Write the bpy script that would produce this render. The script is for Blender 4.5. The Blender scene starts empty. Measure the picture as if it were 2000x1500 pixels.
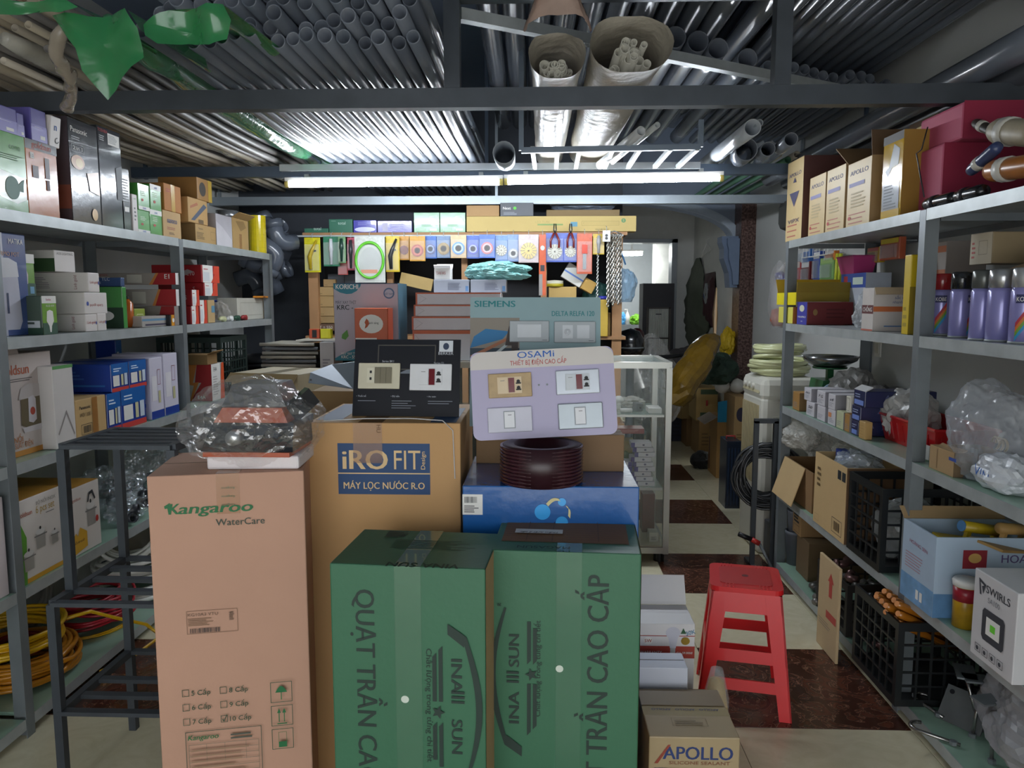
import bpy, bmesh, math, random
from mathutils import Vector, Matrix, noise
random.seed(7)
S = bpy.context.scene
COL = S.collection
# ------------------------------------------------------------------ camera
F = 1490.0; CAMH = 1.46
PITCH = math.atan(165 / F); YAW = math.atan(50 / (F * math.cos(PITCH)))
cd = bpy.data.cameras.new('camera'); cam = bpy.data.objects.new('camera', cd); COL.objects.link(cam)
cd.sensor_fit = 'HORIZONTAL'; cd.sensor_width = 36.0; cd.lens = 36.0 * F / 2000.0
cd.clip_start = 0.02; cd.clip_end = 100
cam.location = (0, 0, CAMH); cam.rotation_euler = (math.pi / 2 - PITCH, 0, YAW)
S.camera = cam
# ------------------------------------------------------------------ world: dusk light entering through the open shop front
w = bpy.data.worlds.new('world'); S.world = w; w.use_nodes = True
bg = w.node_tree.nodes['Background']
bg.inputs[0].default_value = (0.95, 0.98, 1.0, 1); bg.inputs[1].default_value = 1.9
S.view_settings.view_transform = 'Standard'; S.view_settings.look = 'None'
S.view_settings.gamma = 1.0; S.view_settings.use_curve_mapping = False
S.view_settings.exposure = 0.92
TUBE_POWER = 52.0      # emission strength of the LED tubes

# ------------------------------------------------------------------ pixel helpers (2000 x 1500 frame)
_R = Matrix.Rotation(YAW, 3, 'Z') @ Matrix.Rotation(math.pi / 2 - PITCH, 3, 'X')
def ray(x, y): return _R @ Vector(((x - 1000) / F, -(y - 750) / F, -1))
def on(ax, x, y, v):
    d = ray(x, y); c = Vector((0, 0, CAMH)); return c + d * ((v - c[ax]) / d[ax])
def oX(x, y, v): return on(0, x, y, v)
def oY(x, y, v): return on(1, x, y, v)
def oZ(x, y, v): return on(2, x, y, v)

# ------------------------------------------------------------------ materials
def lin(h):
    h = h.lstrip('#'); o = []
    for i in (0, 2, 4):
        c = int(h[i:i + 2], 16) / 255; o.append(c / 12.92 if c <= .04045 else ((c + .055) / 1.055) ** 2.4)
    return (*o, 1)
_M = {}
def mat(hexc, rough=.55, metal=0., alpha=1., var=.08, scale=12., bump=0., bscale=60., trans=0., coat=0., key=None, emit=0., spec=.5):
    k = (hexc, rough, metal, alpha, var, scale, bump, bscale, trans, coat, emit, spec)
    if k in _M: return _M[k]
    m = bpy.data.materials.new('m_%s_%d' % (hexc.strip('#'), len(_M))); m.use_nodes = True
    nt = m.node_tree; b = nt.nodes['Principled BSDF']; c = lin(hexc)
    b.inputs['Roughness'].default_value = rough; b.inputs['Metallic'].default_value = metal
    b.inputs['Alpha'].default_value = alpha; b.inputs['Transmission Weight'].default_value = trans
    b.inputs['Coat Weight'].default_value = coat; b.inputs['Specular IOR Level'].default_value = spec
    if emit:
        b.inputs['Emission Color'].default_value = c; b.inputs['Emission Strength'].default_value = emit
    if var or bump:
        tc = nt.nodes.new('ShaderNodeTexCoord')
        n = nt.nodes.new('ShaderNodeTexNoise'); n.inputs['Scale'].default_value = scale; n.inputs['Detail'].default_value = 4
        nt.links.new(tc.outputs['Object'], n.inputs['Vector'])
        mx = nt.nodes.new('ShaderNodeMix'); mx.data_type = 'RGBA'
        mx.inputs['A'].default_value = tuple(max(0, x * (1 - var * 1.6)) for x in c[:3]) + (1,)
        mx.inputs['B'].default_value = tuple(min(1, x * (1 + var * 1.6)) for x in c[:3]) + (1,)
        nt.links.new(n.outputs['Fac'], mx.inputs['Factor']); nt.links.new(mx.outputs['Result'], b.inputs['Base Color'])
        if bump:
            n2 = nt.nodes.new('ShaderNodeTexNoise'); n2.inputs['Scale'].default_value = bscale; n2.inputs['Detail'].default_value = 3
            nt.links.new(tc.outputs['Object'], n2.inputs['Vector'])
            bp = nt.nodes.new('ShaderNodeBump'); bp.inputs['Strength'].default_value = bump; bp.inputs['Distance'].default_value = .01
            nt.links.new(n2.outputs['Fac'], bp.inputs['Height']); nt.links.new(bp.outputs['Normal'], b.inputs['Normal'])
    else:
        b.inputs['Base Color'].default_value = c
    _M[k] = m; return m
def ink(h): return mat(h, .6, var=0.)
def gloss(h, r=.22): return mat(h, r, var=.04, coat=.3, bump=.06, bscale=25)
def kraft(h='#b58f63'): return mat(h, .75, var=.07, scale=5, bump=.05, bscale=90)
def clear(a=.22, h='#dfe6ea', r=.12, bump=.0): return mat(h, r, alpha=a, var=0, bump=bump, bscale=18)
def film_m(fac=.12, h='#ffffff', rough=.07, bump=.6, bscale=16, milk=.0):
    "clear plastic film: mostly see-through with glossy wrinkles and a little milky scatter"
    k = ('film', fac, h, rough, bump, bscale, milk)
    if k in _M: return _M[k]
    m = bpy.data.materials.new('m_film_%d' % len(_M)); m.use_nodes = True; nt = m.node_tree; nt.nodes.clear()
    out = nt.nodes.new('ShaderNodeOutputMaterial'); tr = nt.nodes.new('ShaderNodeBsdfTransparent'); gl = nt.nodes.new('ShaderNodeBsdfGlossy'); di = nt.nodes.new('ShaderNodeBsdfDiffuse')
    gl.inputs['Roughness'].default_value = rough; gl.inputs['Color'].default_value = lin(h); di.inputs['Color'].default_value = lin(h)
    tc = nt.nodes.new('ShaderNodeTexCoord'); n = nt.nodes.new('ShaderNodeTexNoise'); n.inputs['Scale'].default_value = bscale; n.inputs['Detail'].default_value = 3; n.inputs['Distortion'].default_value = 1.2
    bp = nt.nodes.new('ShaderNodeBump'); bp.inputs['Strength'].default_value = bump; bp.inputs['Distance'].default_value = .02
    nt.links.new(tc.outputs['Object'], n.inputs['Vector']); nt.links.new(n.outputs['Fac'], bp.inputs['Height']); nt.links.new(bp.outputs['Normal'], gl.inputs['Normal'])
    m1 = nt.nodes.new('ShaderNodeMixShader'); m1.inputs[0].default_value = fac; nt.links.new(tr.outputs[0], m1.inputs[1]); nt.links.new(gl.outputs[0], m1.inputs[2])
    m2 = nt.nodes.new('ShaderNodeMixShader'); m2.inputs[0].default_value = milk; nt.links.new(m1.outputs[0], m2.inputs[1]); nt.links.new(di.outputs[0], m2.inputs[2]); nt.links.new(m2.outputs[0], out.inputs['Surface'])
    _M[k] = m; return m
STEEL = mat('#7b8185', .45, .35, var=.15, scale=9, bump=.03)
GALV = mat('#a7adae', .42, .25, var=.18, scale=14, bump=.05, bscale=30)
DARKST = mat('#4a4f55', .45, .5, var=.15)
GREENB = mat('#8fae9b', .28, var=.06, coat=.2)
BLACK = mat('#15161a', .4, var=.1)
WHITE = mat('#e6e4df', .5, var=.03)
WOOD = mat('#a67c54', .6, var=.18, scale=6)

# ------------------------------------------------------------------ mesh builder
class MB:
    def __init__(s): s.v = []; s.f = []
    def add(s, vs, fs):
        o = len(s.v); s.v += [tuple(p) for p in vs]; s.f += [tuple(i + o for i in f) for f in fs]; return s
    def box(s, x0, x1, y0, y1, z0, z1, m=None):
        vs = [Vector((x, y, z)) for z in (z0, z1) for y in (y0, y1) for x in (x0, x1)]
        if m: vs = [m @ p for p in vs]
        return s.add(vs, [(0, 2, 3, 1), (4, 5, 7, 6), (0, 1, 5, 4), (2, 6, 7, 3), (0, 4, 6, 2), (1, 3, 7, 5)])
    def bar(s, p0, p1, w, h=None, up=(0, 0, 1)):
        p0 = Vector(p0); p1 = Vector(p1); h = h or w; d = (p1 - p0).normalized(); u = Vector(up)
        if abs(d.dot(u)) > .95: u = Vector((0, 1, 0))
        a = d.cross(u).normalized() * w / 2; b = a.cross(d).normalized() * h / 2
        vs = [p + i * a + j * b for p in (p0, p1) for i, j in ((-1, -1), (1, -1), (1, 1), (-1, 1))]
        return s.add(vs, [(3, 2, 1, 0), (4, 5, 6, 7), (0, 1, 5, 4), (1, 2, 6, 5), (2, 3, 7, 6), (3, 0, 4, 7)])
    def tube(s, path, r, n=8, caps=True, closed=False):
        P = [Vector(p) for p in path]; m = len(P); rs = r if isinstance(r, (list, tuple)) else [r] * m
        o = len(s.v); prev = None
        for i, p in enumerate(P):
            t = (P[(i + 1) % m] - P[i - 1]) if closed else (P[min(i + 1, m - 1)] - P[max(i - 1, 0)])
            t = t.normalized() if t.length > 1e-9 else Vector((0, 0, 1))
            if prev is None:
                u = Vector((0, 0, 1)) if abs(t.z) < .9 else Vector((1, 0, 0)); a = t.cross(u).normalized()
            else:
                a = (prev - t * prev.dot(t)); a = a.normalized() if a.length > 1e-6 else t.orthogonal().normalized()
            prev = a; b = t.cross(a)
            for k in range(n):
                an = 2 * math.pi * k / n; s.v.append(tuple(p + (a * math.cos(an) + b * math.sin(an)) * rs[i]))
        for i in range(m if closed else m - 1):
            j = (i + 1) % m
            for k in range(n):
                s.f.append((o + i * n + k, o + i * n + (k + 1) % n, o + j * n + (k + 1) % n, o + j * n + k))
        if caps and not closed:
            s.f.append(tuple(o + k for k in range(n))[::-1]); s.f.append(tuple(o + (m - 1) * n + k for k in range(n)))
        return s
    def hollow(s, path, r, n=14, th=.004):
        "open pipe: outer wall, inner wall, end rings"
        m = len(path); o = len(s.v); s.tube(path, r, n, caps=False); o2 = len(s.v); s.tube(path, r - th, n, caps=False)
        k0 = len(s.f) - n * (m - 1); s.f[k0:] = [f[::-1] for f in s.f[k0:]]
        for e, fl in ((0, 1), (m - 1, 0)):
            for k in range(n):
                q = (o + e * n + k, o + e * n + (k + 1) % n, o2 + e * n + (k + 1) % n, o2 + e * n + k)
                s.f.append(q[::-1] if fl else q)
        return s
    def lathe(s, prof, n=20, c=(0, 0, 0), m=None):
        o = len(s.v); c = Vector(c)
        for r, z in prof:
            for k in range(n):
                a = 2 * math.pi * k / n; p = Vector((r * math.cos(a), r * math.sin(a), z))
                s.v.append(tuple((m @ p if m else p) + c))
        for i in range(len(prof) - 1):
            for k in range(n):
                s.f.append((o + i * n + k, o + i * n + (k + 1) % n, o + (i + 1) * n + (k + 1) % n, o + (i + 1) * n + k))
        if prof[0][0] > 1e-5: s.f.append(tuple(o + k for k in range(n))[::-1])
        if prof[-1][0] > 1e-5: s.f.append(tuple(o + (len(prof) - 1) * n + k for k in range(n)))
        return s
    def plate(s, pts, d):
        "planar polygon extruded by vector d"
        n = len(pts); d = Vector(d); pts = [Vector(p) for p in pts]; o = len(s.v)
        s.v += [tuple(p) for p in pts] + [tuple(p + d) for p in pts]
        s.f.append(tuple(o + i for i in range(n))[::-1]); s.f.append(tuple(o + n + i for i in range(n)))
        for i in range(n): s.f.append((o + i, o + (i + 1) % n, o + n + (i + 1) % n, o + n + i))
        return s
    def grid(s, fn, nu, nv):
        o = len(s.v)
        for j in range(nv + 1):
            for i in range(nu + 1): s.v.append(tuple(fn(i / nu, j / nv)))
        for j in range(nv):
            for i in range(nu):
                a = o + j * (nu + 1) + i; s.f.append((a, a + 1, a + nu + 2, a + nu + 1))
        return s
    def mesh(s, name, smooth=False):
        me = bpy.data.meshes.new(name); me.from_pydata(s.v, [], s.f)
        if smooth: me.polygons.foreach_set('use_smooth', [True] * len(me.polygons))
        me.update(); return me

def tag(o, label=None, cat=None, group=None, kind=None):
    if label: o['label'] = label
    if cat: o['category'] = cat
    if group: o['group'] = group
    if kind: o['kind'] = kind
    return o
def link(name, me, m, parent=None):
    if m is not None and not me.materials: me.materials.append(m)
    o = bpy.data.objects.new(name, me); COL.objects.link(o)
    if parent: o.parent = parent
    return o
def obj(name, mb, m, parent=None, smooth=False): return link(name, mb.mesh(name, smooth), m, parent)
def single(name, mb, m, label, cat, group=None, smooth=False, loc=None):
    "a thing that is one mesh, recentred on its base"
    vs = mb.v; x = sum(p[0] for p in vs) / len(vs); y = sum(p[1] for p in vs) / len(vs); z = min(p[2] for p in vs)
    mb.v = [(p[0] - x, p[1] - y, p[2] - z) for p in vs]
    o = obj(name, mb, m, None, smooth); o.location = (x, y, z); return tag(o, label, cat, group)
def thing(name, label, cat, loc=(0, 0, 0), rz=0., group=None, rot=None):
    e = bpy.data.objects.new(name, None); COL.objects.link(e); e.location = loc
    e.rotation_euler = rot if rot else (0, 0, rz); e.empty_display_size = .05
    return tag(e, label, cat, group)
def copy_tree(o, parent=None):
    c = o.copy(); COL.objects.link(c); c.parent = parent
    for ch in o.children: copy_tree(ch, c)
    return c
_RB = {}
def rbox_mesh(wd, dp, ht, bev=.004):
    k = (round(wd, 4), round(dp, 4), round(ht, 4), bev)
    bm = bmesh.new(); bmesh.ops.create_cube(bm, size=1)
    for v in bm.verts: v.co = Vector((v.co.x * wd, v.co.y * dp, (v.co.z + .5) * ht))
    if bev: bmesh.ops.bevel(bm, geom=bm.edges[:], offset=min(bev, min(wd, dp, ht) * .3), segments=2, affect='EDGES', profile=.5)
    me = bpy.data.meshes.new('body'); bm.to_mesh(me); bm.free(); return me
_TX = {}
def text_mesh(s, bold=0., shear=0.):
    k = (s, bold, shear)
    if k not in _TX:
        cu = bpy.data.curves.new('t', 'FONT'); cu.body = s; cu.resolution_u = 3; cu.shear = shear
        o = bpy.data.objects.new('t', cu); COL.objects.link(o)
        dg = bpy.context.evaluated_depsgraph_get()
        me = bpy.data.meshes.new_from_object(o.evaluated_get(dg))
        vs = [v.co.copy() for v in me.vertices]; fs = [tuple(p.vertices) for p in me.polygons]
        bpy.data.objects.remove(o); bpy.data.curves.remove(cu); bpy.data.meshes.remove(me)
        if not vs: vs = [Vector((0, 0, 0))]
        if bold > .004:          # heavier strokes: the same glyphs struck three times, slightly apart
            b_ = min(bold, .045) * .55; n_ = len(vs); f0 = list(fs); v0 = list(vs)
            for q_, dx in enumerate((b_, -b_)):
                fs += [tuple(i + len(vs) for i in f) for f in f0]; vs += [v + Vector((dx, 0, .00012 * (q_ + 1))) for v in v0]
        x0 = min(v.x for v in vs); x1 = max(v.x for v in vs)
        _TX[k] = (vs, fs, x0, x1)
    return _TX[k]

class Carton:
    "box thing; local origin at the middle of its base, front faces -Y; prints are parts"
    def __init__(s, name, label, cat, loc, dims, rz=0., m=None, group=None, bev=.003, rot=None, open_top=False, th=.006):
        s.w, s.d, s.h = dims; s.e = thing(name, label, cat, loc, rz, group, rot); s.lay = {}
        m = m or kraft(); s.m = m
        if open_top:
            b = MB(); w, d, h = s.w / 2, s.d / 2, s.h
            b.box(-w, w, -d, d, 0, th); b.box(-w, -w + th, -d, d, th, h); b.box(w - th, w, -d, d, th, h)
            b.box(-w + th, w - th, -d, -d + th, th, h); b.box(-w + th, w - th, d - th, d, th, h); obj('body', b, m, s.e)
        else: link('body', rbox_mesh(s.w, s.d, s.h, bev), m, s.e)
    def fr(s, face):
        w, d, h = s.w / 2, s.d / 2, s.h
        return {'front': (Vector((-w, -d, 0)), Vector((1, 0, 0)), Vector((0, 0, 1)), Vector((0, -1, 0)), 2 * w, h),
                'back': (Vector((w, d, 0)), Vector((-1, 0, 0)), Vector((0, 0, 1)), Vector((0, 1, 0)), 2 * w, h),
                'right': (Vector((w, -d, 0)), Vector((0, 1, 0)), Vector((0, 0, 1)), Vector((1, 0, 0)), 2 * d, h),
                'left': (Vector((-w, d, 0)), Vector((0, -1, 0)), Vector((0, 0, 1)), Vector((-1, 0, 0)), 2 * d, h),
                'top': (Vector((-w, -d, h)), Vector((1, 0, 0)), Vector((0, 1, 0)), Vector((0, 0, 1)), 2 * w, 2 * d)}[face]
    def lift(s, face):
        s.lay[face] = s.lay.get(face, 0) + 1; return .0004 + .00030 * s.lay[face]
    def poly(s, face, pts, m, name='printed_panel', th=None):
        O, U, V, N, W, H = s.fr(face); l = th or s.lift(face)
        b = MB(); q = [O + U * (u * W) + V * (v * H) for u, v in pts]
        ar = sum((pts[i][0] * pts[(i + 1) % len(pts)][1] - pts[(i + 1) % len(pts)][0] * pts[i][1]) for i in range(len(pts)))
        if ar < 0: q = q[::-1]
        if th: b.plate(q, N * th)
        else: b.add([p + N * l for p in q], [tuple(range(len(q)))])
        return obj(name, b, m, s.e)
    def rect(s, face, u0, v0, u1, v1, m, name='printed_panel', th=None):
        return s.poly(face, [(u0, v0), (u1, v0), (u1, v1), (u0, v1)], m, name, th)
    def ell(s, face, u, v, ru, rv, m, name='printed_spot', n=20, th=None):
        return s.poly(face, [(u + ru * math.cos(2 * math.pi * i / n), v + rv * math.sin(2 * math.pi * i / n)) for i in range(n)], m, name, th)
    def frame(s, face, u0, v0, u1, v1, t, m, name='printed_frame'):
        O, U, V, N, W, H = s.fr(face); l = s.lift(face); b = MB(); tu = t / W; tv = t / H
        for a in ((u0, v0, u1, v0 + tv), (u0, v1 - tv, u1, v1), (u0, v0, u0 + tu, v1), (u1 - tu, v0, u1, v1)):
            b.add([O + U * (x * W) + V * (y * H) + N * l for x, y in ((a[0], a[1]), (a[2], a[1]), (a[2], a[3]), (a[0], a[3]))], [(0, 1, 2, 3)])
        return obj(name, b, m, s.e)
    def lines(s, face, u0, v0, u1, v1, n, m, fill=.45, name='fine_print', vert=False):
        O, U, V, N, W, H = s.fr(face); l = s.lift(face); b = MB()
        for i in range(n):
            if vert:
                a = u0 + (u1 - u0) * i / n; c = a + (u1 - u0) / n * random.uniform(.25, .75); q = ((a, v0), (c, v0), (c, v1), (a, v1))
            else:
                a = v0 + (v1 - v0) * i / n; c = a + (v1 - v0) / n * fill; e = u0 + (u1 - u0) * random.uniform(.6, 1)
                q = ((u0, a), (e, a), (e, c), (u0, c))
            b.add([O + U * (x * W) + V * (y * H) + N * l for x, y in q], [(0, 1, 2, 3)])
        return obj(name, b, m, s.e)
    def text(s, face, u, v, t, size, m, rot=0., width=None, bold=0., shear=0., name='lettering', align=.5, lift=None):
        "size = cap height in metres; (u, v) = left/middle (align) of the baseline"
        O, U, V, N, W, H = s.fr(face); l = lift or s.lift(face); vs, fs, x0, x1 = text_mesh(t, bold, shear)
        k = size / .70; kx = (width / (x1 - x0)) if width else k
        c, sn = math.cos(rot), math.sin(rot); P0 = O + U * (u * W) + V * (v * H) + N * l; out = []
        for p in vs:
            a = (p.x - x0 - (x1 - x0) * align) * kx; q = p.y * k
            out.append(P0 + N * p.z + U * (a * c - q * sn) + V * (a * sn + q * c))
        b = MB(); b.add(out, fs); return obj(name, b, m, s.e)
    def tape(s, face, u0, u1, v0, v1, m=None): return s.rect(face, u0, v0, u1, v1, m or mat('#a9743f', .2, alpha=.75, var=.05, coat=.4), 'packing_tape')
    def seam(s, at=.5, axis='x'):
        b = MB(); l = s.h + .0006; w, d = s.w / 2, s.d / 2
        if axis == 'x': b.box(-w + .004, w - .004, -d + 2 * d * at - .0012, -d + 2 * d * at + .0012, s.h - .003, l)
        else: b.box(-w + 2 * w * at - .0012, -w + 2 * w * at + .0012, -d + .004, d - .004, s.h - .003, l)
        return obj('flap_seam', b, mat('#4a3a28', .9), s.e)
    def flap(s, side, length, ang, m=None, name='flap', u0=0., u1=1., th=.004, curl=.0):
        "cardboard flap hinged on a top edge; ang 0 = flat outward, 90 = straight up, -70 = hanging"
        w, d, h = s.w / 2, s.d / 2, s.h
        A, Bp, N = {'front': (Vector((-w, -d, h)), Vector((w, -d, h)), Vector((0, -1, 0))), 'back': (Vector((w, d, h)), Vector((-w, d, h)), Vector((0, 1, 0))),
                    'left': (Vector((-w, d, h)), Vector((-w, -d, h)), Vector((-1, 0, 0))), 'right': (Vector((w, -d, h)), Vector((w, d, h)), Vector((1, 0, 0)))}[side]
        a = math.radians(ang); D = N * math.cos(a) + Vector((0, 0, 1)) * math.sin(a); Nn = -N * math.sin(a) + Vector((0, 0, 1)) * math.cos(a)
        A2 = A.lerp(Bp, u0); B2 = A.lerp(Bp, u1); b = MB()
        def fn(i, j): return A2.lerp(B2, i) + D * (length * j) + Nn * (curl * math.sin(j * 2.2) * (1 + .4 * math.sin(i * 5)))
        b.grid(fn, 4, 4); n0 = len(b.v); b.grid(lambda i, j: fn(i, j) + Nn * th, 4, 4)
        b.f[16:] = b.f[16:]; b.f[:16] = [f[::-1] for f in b.f[:16]]
        for i in range(4):
            for a0, a1 in ((i, i + 1), (20 + i + 1, 20 + i), ((i + 1) * 5, i * 5), (i * 5 + 4, (i + 1) * 5 + 4)):
                b.f.append((a0, a1, n0 + a1, n0 + a0))
        return obj(name, b, m or s.m, s.e)

LXF = -1.705; RXF = 1.285
def SL(name, label, cat, xa, xb, ytop, zb, dep=.3, m=None, Xf=LXF - .012, **k):
    "carton on the left rack: its front face spans pixel columns xa..xb, top edge at ytop over xa"
    p = oX(xa, ytop, Xf); q = oX(xb, ytop, Xf); wd = q.y - p.y
    return Carton(name, label, cat, (Xf - dep / 2, (p.y + q.y) / 2, zb), (wd, dep, p.z - zb), math.pi / 2, m, **k)
def SR(name, label, cat, xa, xb, ytop, zb, dep=.3, m=None, Xf=RXF + .012, ref='a', **k):
    "carton on the right rack: xa is the farther (left) pixel column; ytop is read over xa (ref 'a') or xb (ref 'b')"
    p = oX(xa, ytop, Xf); q = oX(xb, ytop, Xf); z = (p if ref == 'a' else q).z
    return Carton(name, label, cat, (Xf + dep / 2, (p.y + q.y) / 2, zb), (p.y - q.y, dep, z - zb), -math.pi / 2, m, **k)
def FB(name, label, cat, xa, xb, ytop, Yf, zb, dep=.3, m=None, rz=0., ybot=None, **k):
    "carton facing the camera: front face in the plane Y = Yf"
    p = oY(xa, ytop, Yf); q = oY(xb, ytop, Yf); h = (p.z + q.z) / 2
    if ybot is not None: zb = oY((xa + xb) / 2, ybot, Yf).z
    return Carton(name, label, cat, ((p.x + q.x) / 2, Yf + dep / 2, zb), (q.x - p.x, dep, h - zb), rz, m, **k)
def crumple(mb_r, amp, fq, seed, sub=4, flat=True, squash=None):
    "crumpled plastic bag: sphere with ridged noise, radii mb_r"
    bm = bmesh.new(); bmesh.ops.create_icosphere(bm, subdivisions=sub, radius=1)
    o = Vector((seed * 3.1, seed * 1.7, seed * .9))
    for v in bm.verts:
        n = v.co.normalized(); k = 1 + amp * (noise.noise(n * fq + o) + .5 * (.5 - abs(noise.noise(n * fq * 2.3 + o))) + .25 * noise.noise(n * fq * 5 + o))
        if squash: k *= squash(n)
        p = Vector((n.x * mb_r[0], n.y * mb_r[1], n.z * mb_r[2])) * k
        if flat: p.z = max(p.z, -mb_r[2] * .8)
        v.co = p
    zm = min(v.co.z for v in bm.verts)
    for v in bm.verts: v.co.z -= zm
    me = bpy.data.meshes.new('bag'); bm.to_mesh(me); bm.free()
    return me
def bag(name, label, cat, loc, r, m, amp=.28, fq=2.2, seed=1, sub=4, group=None, rot=(0, 0, 0), squash=None, smooth=False, parent=None):
    me = crumple(r, amp, fq, seed, sub, squash=squash)
    if smooth: me.polygons.foreach_set('use_smooth', [True] * len(me.polygons))
    o = link(name, me, m, parent); o.location = loc; o.rotation_euler = rot
    return tag(o, label, cat, group) if cat else o
def coil_path(R, turns, h, w, seed=0, n=30, jit=.01, ell=1.):
    "wire wound into a hank of height h, ring width w"
    rnd = random.Random(seed); pts = []; N = turns * n; ph = [rnd.uniform(0, 6.28) for _ in range(6)]
    rr = [R - w * rnd.random() for _ in range(turns + 2)]; zz = sorted(rnd.random() * h for _ in range(turns + 2)) if h else [0] * (turns + 2)
    for i in range(N + 1):
        t = i / n; k = int(t); f = t - k; a = 2 * math.pi * t
        r = rr[k] * (1 - f) + rr[min(k + 1, turns)] * f; z = zz[k] * (1 - f) + zz[min(k + 1, turns)] * f
        r += jit * math.sin(2 * a / (1 + .13) + ph[0] + k); z += jit * .6 * math.sin(a * 1.5 + ph[1] + k * 1.7)
        pts.append((r * math.cos(a), r * math.sin(a) * ell, z))
    return pts
# ================================================================== SETTING
def struct(name, mb, m, parent=None):
    o = obj(name, mb, m, parent)
    if parent is None: o['kind'] = 'structure'
    return o
WALLM = mat('#c6c7c4', .85, var=.05, scale=3, bump=.02)
DIRTY = mat('#9b978f', .85, var=.12, scale=2)
CEILM = mat('#8593a8', .8, var=.06, scale=2)
fl = struct('floor', MB().box(-2.5, 2.6, -2.6, 12, -.06, -.004), mat('#6b6453', .9))
def tile_mat(brown):
    m = bpy.data.materials.new('tile_brown' if brown else 'tile_cream'); m.use_nodes = True; nt = m.node_tree; b = nt.nodes['Principled BSDF']
    tc = nt.nodes.new('ShaderNodeTexCoord'); oi = nt.nodes.new('ShaderNodeObjectInfo')
    ad = nt.nodes.new('ShaderNodeVectorMath'); ad.operation = 'ADD'; nt.links.new(tc.outputs['Object'], ad.inputs[0]); nt.links.new(oi.outputs['Location'], ad.inputs[1])
    n = nt.nodes.new('ShaderNodeTexNoise'); n.inputs['Scale'].default_value = 9; n.inputs['Detail'].default_value = 8; n.inputs['Distortion'].default_value = 2.5
    nt.links.new(ad.outputs[0], n.inputs['Vector'])
    cr = nt.nodes.new('ShaderNodeValToRGB'); nt.links.new(n.outputs['Fac'], cr.inputs['Fac']); nt.links.new(cr.outputs['Color'], b.inputs['Base Color'])
    e = cr.color_ramp.elements
    if brown:
        e[0].position = .3; e[0].color = lin('#3e2118'); e[1].position = .62; e[1].color = lin('#5d3628')
        for p, c in ((.485, '#4a2a20'), (.5, '#8d6a55'), (.512, '#4d2c21')):
            x = e.new(p); x.color = lin(c)
    else:
        e[0].position = .3; e[0].color = lin('#d2c9a9'); e[1].position = .7; e[1].color = lin('#ddd5b8')
    b.inputs['Roughness'].default_value = .24; b.inputs['Coat Weight'].default_value = .15
    return m
TB, TCm = tile_mat(True), tile_mat(False)
tmesh = {}
for br in (True, False):
    tmesh[br] = rbox_mesh(.602, .600, .008, .001); tmesh[br].materials.append(TB if br else TCm)
for i in range(-5, 3):
    for j in range(-8, 15):
        x0 = .676 + .604 * i; y0 = 2.50 + .603 * j
        if y0 > 6.6 and x0 + .6 < .6: continue
        t = bpy.data.objects.new('floor_tile', tmesh[i % 2 == 0 and j % 2 == 0]); COL.objects.link(t); t.parent = fl
        t.location = (x0 + .302, y0 + .3015, -.008)
struct('ceiling', MB().box(-2.4, 2.6, -2.2, 12, 2.95, 3.05), CEILM)
struct('wall_added_light_blocker', MB().box(-2.24, 1.78, -1.75, -1.6, 2.15, 2.95), WALLM)  # unseen header behind the camera, added to keep front daylight off the overhead pipes
struct('wall_left', MB().box(-2.4, -2.24, -2.2, 5.9, 0, 2.95), WALLM)
struct('wall_right', MB().box(1.78, 1.9, -2.2, 6.62, 0, 2.95), WALLM)
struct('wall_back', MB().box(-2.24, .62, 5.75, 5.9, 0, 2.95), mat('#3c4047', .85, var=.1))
# arch across the passage
arch = MB(); cx, hw, zs, rise = .62, 1.02, 1.97, .30; N = 18
pts = [(-.02 + .62, 2.95), (1.78, 2.95), (1.78, zs)]
for i in range(N + 1):
    a = math.pi / 2 * i / N; pts.append((cx + hw * math.cos(a), zs + rise * math.sin(a)))
arch.plate([(x, 6.62, z) for x, z in pts], (0, .16, 0))
ar = struct('wall_arch', arch, mat('#8d99ab', .8, var=.05))
am = MB()
for i in range(N):
    a0, a1 = math.pi / 2 * i / N, math.pi / 2 * (i + 1) / N
    am.plate([(cx + r * math.cos(a), 6.58, zs + rs * math.sin(a)) for a in (a0, a1) for r, rs in (((hw + .0, rise), (hw + .07, rise + .07)) if a == a0 else ((hw + .07, rise + .07), (hw, rise)))], (0, .04, 0))
struct('arch_moulding', am, mat('#a3aebb', .7), ar)
# corbel under the arch spring and granite pillar face
cb = MB(); c0 = oY(1408, 468, 6.6)
prof = [(0, 0), (.22, 0), (.22, -.05), (.19, -.10), (.19, -.18), (.12, -.30), (.10, -.42), (0, -.42)]
cb.plate([(1.655 - a * .62, 6.45, 1.98 + z) for a, z in prof], (0, .165, 0))
cb.plate([(1.655 - a * .45, 6.41, 1.96 + z * .9) for a, z in prof], (0, .04, 0))
struct('trim_1', cb, mat('#6f7f98', .7, var=.1))
gran = bpy.data.materials.new('granite'); gran.use_nodes = True; nt = gran.node_tree; b = nt.nodes['Principled BSDF']
vo = nt.nodes.new('ShaderNodeTexNoise'); vo.inputs['Scale'].default_value = 60; vo.inputs['Detail'].default_value = 6; cr = nt.nodes.new('ShaderNodeValToRGB')
tc = nt.nodes.new('ShaderNodeTexCoord'); nt.links.new(tc.outputs['Object'], vo.inputs['Vector']); nt.links.new(vo.outputs['Fac'], cr.inputs['Fac'])
cr.color_ramp.elements[0].position = .4; cr.color_ramp.elements[0].color = lin('#3a231f'); cr.color_ramp.elements[1].position = .68; cr.color_ramp.elements[1].color = lin('#7a625a')
nt.links.new(cr.outputs['Color'], b.inputs['Base Color']); b.inputs['Roughness'].default_value = .3
struct('trim_2', MB().box(1.66, 1.79, 6.40, 6.62, 0, 2.30), gran)
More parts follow.
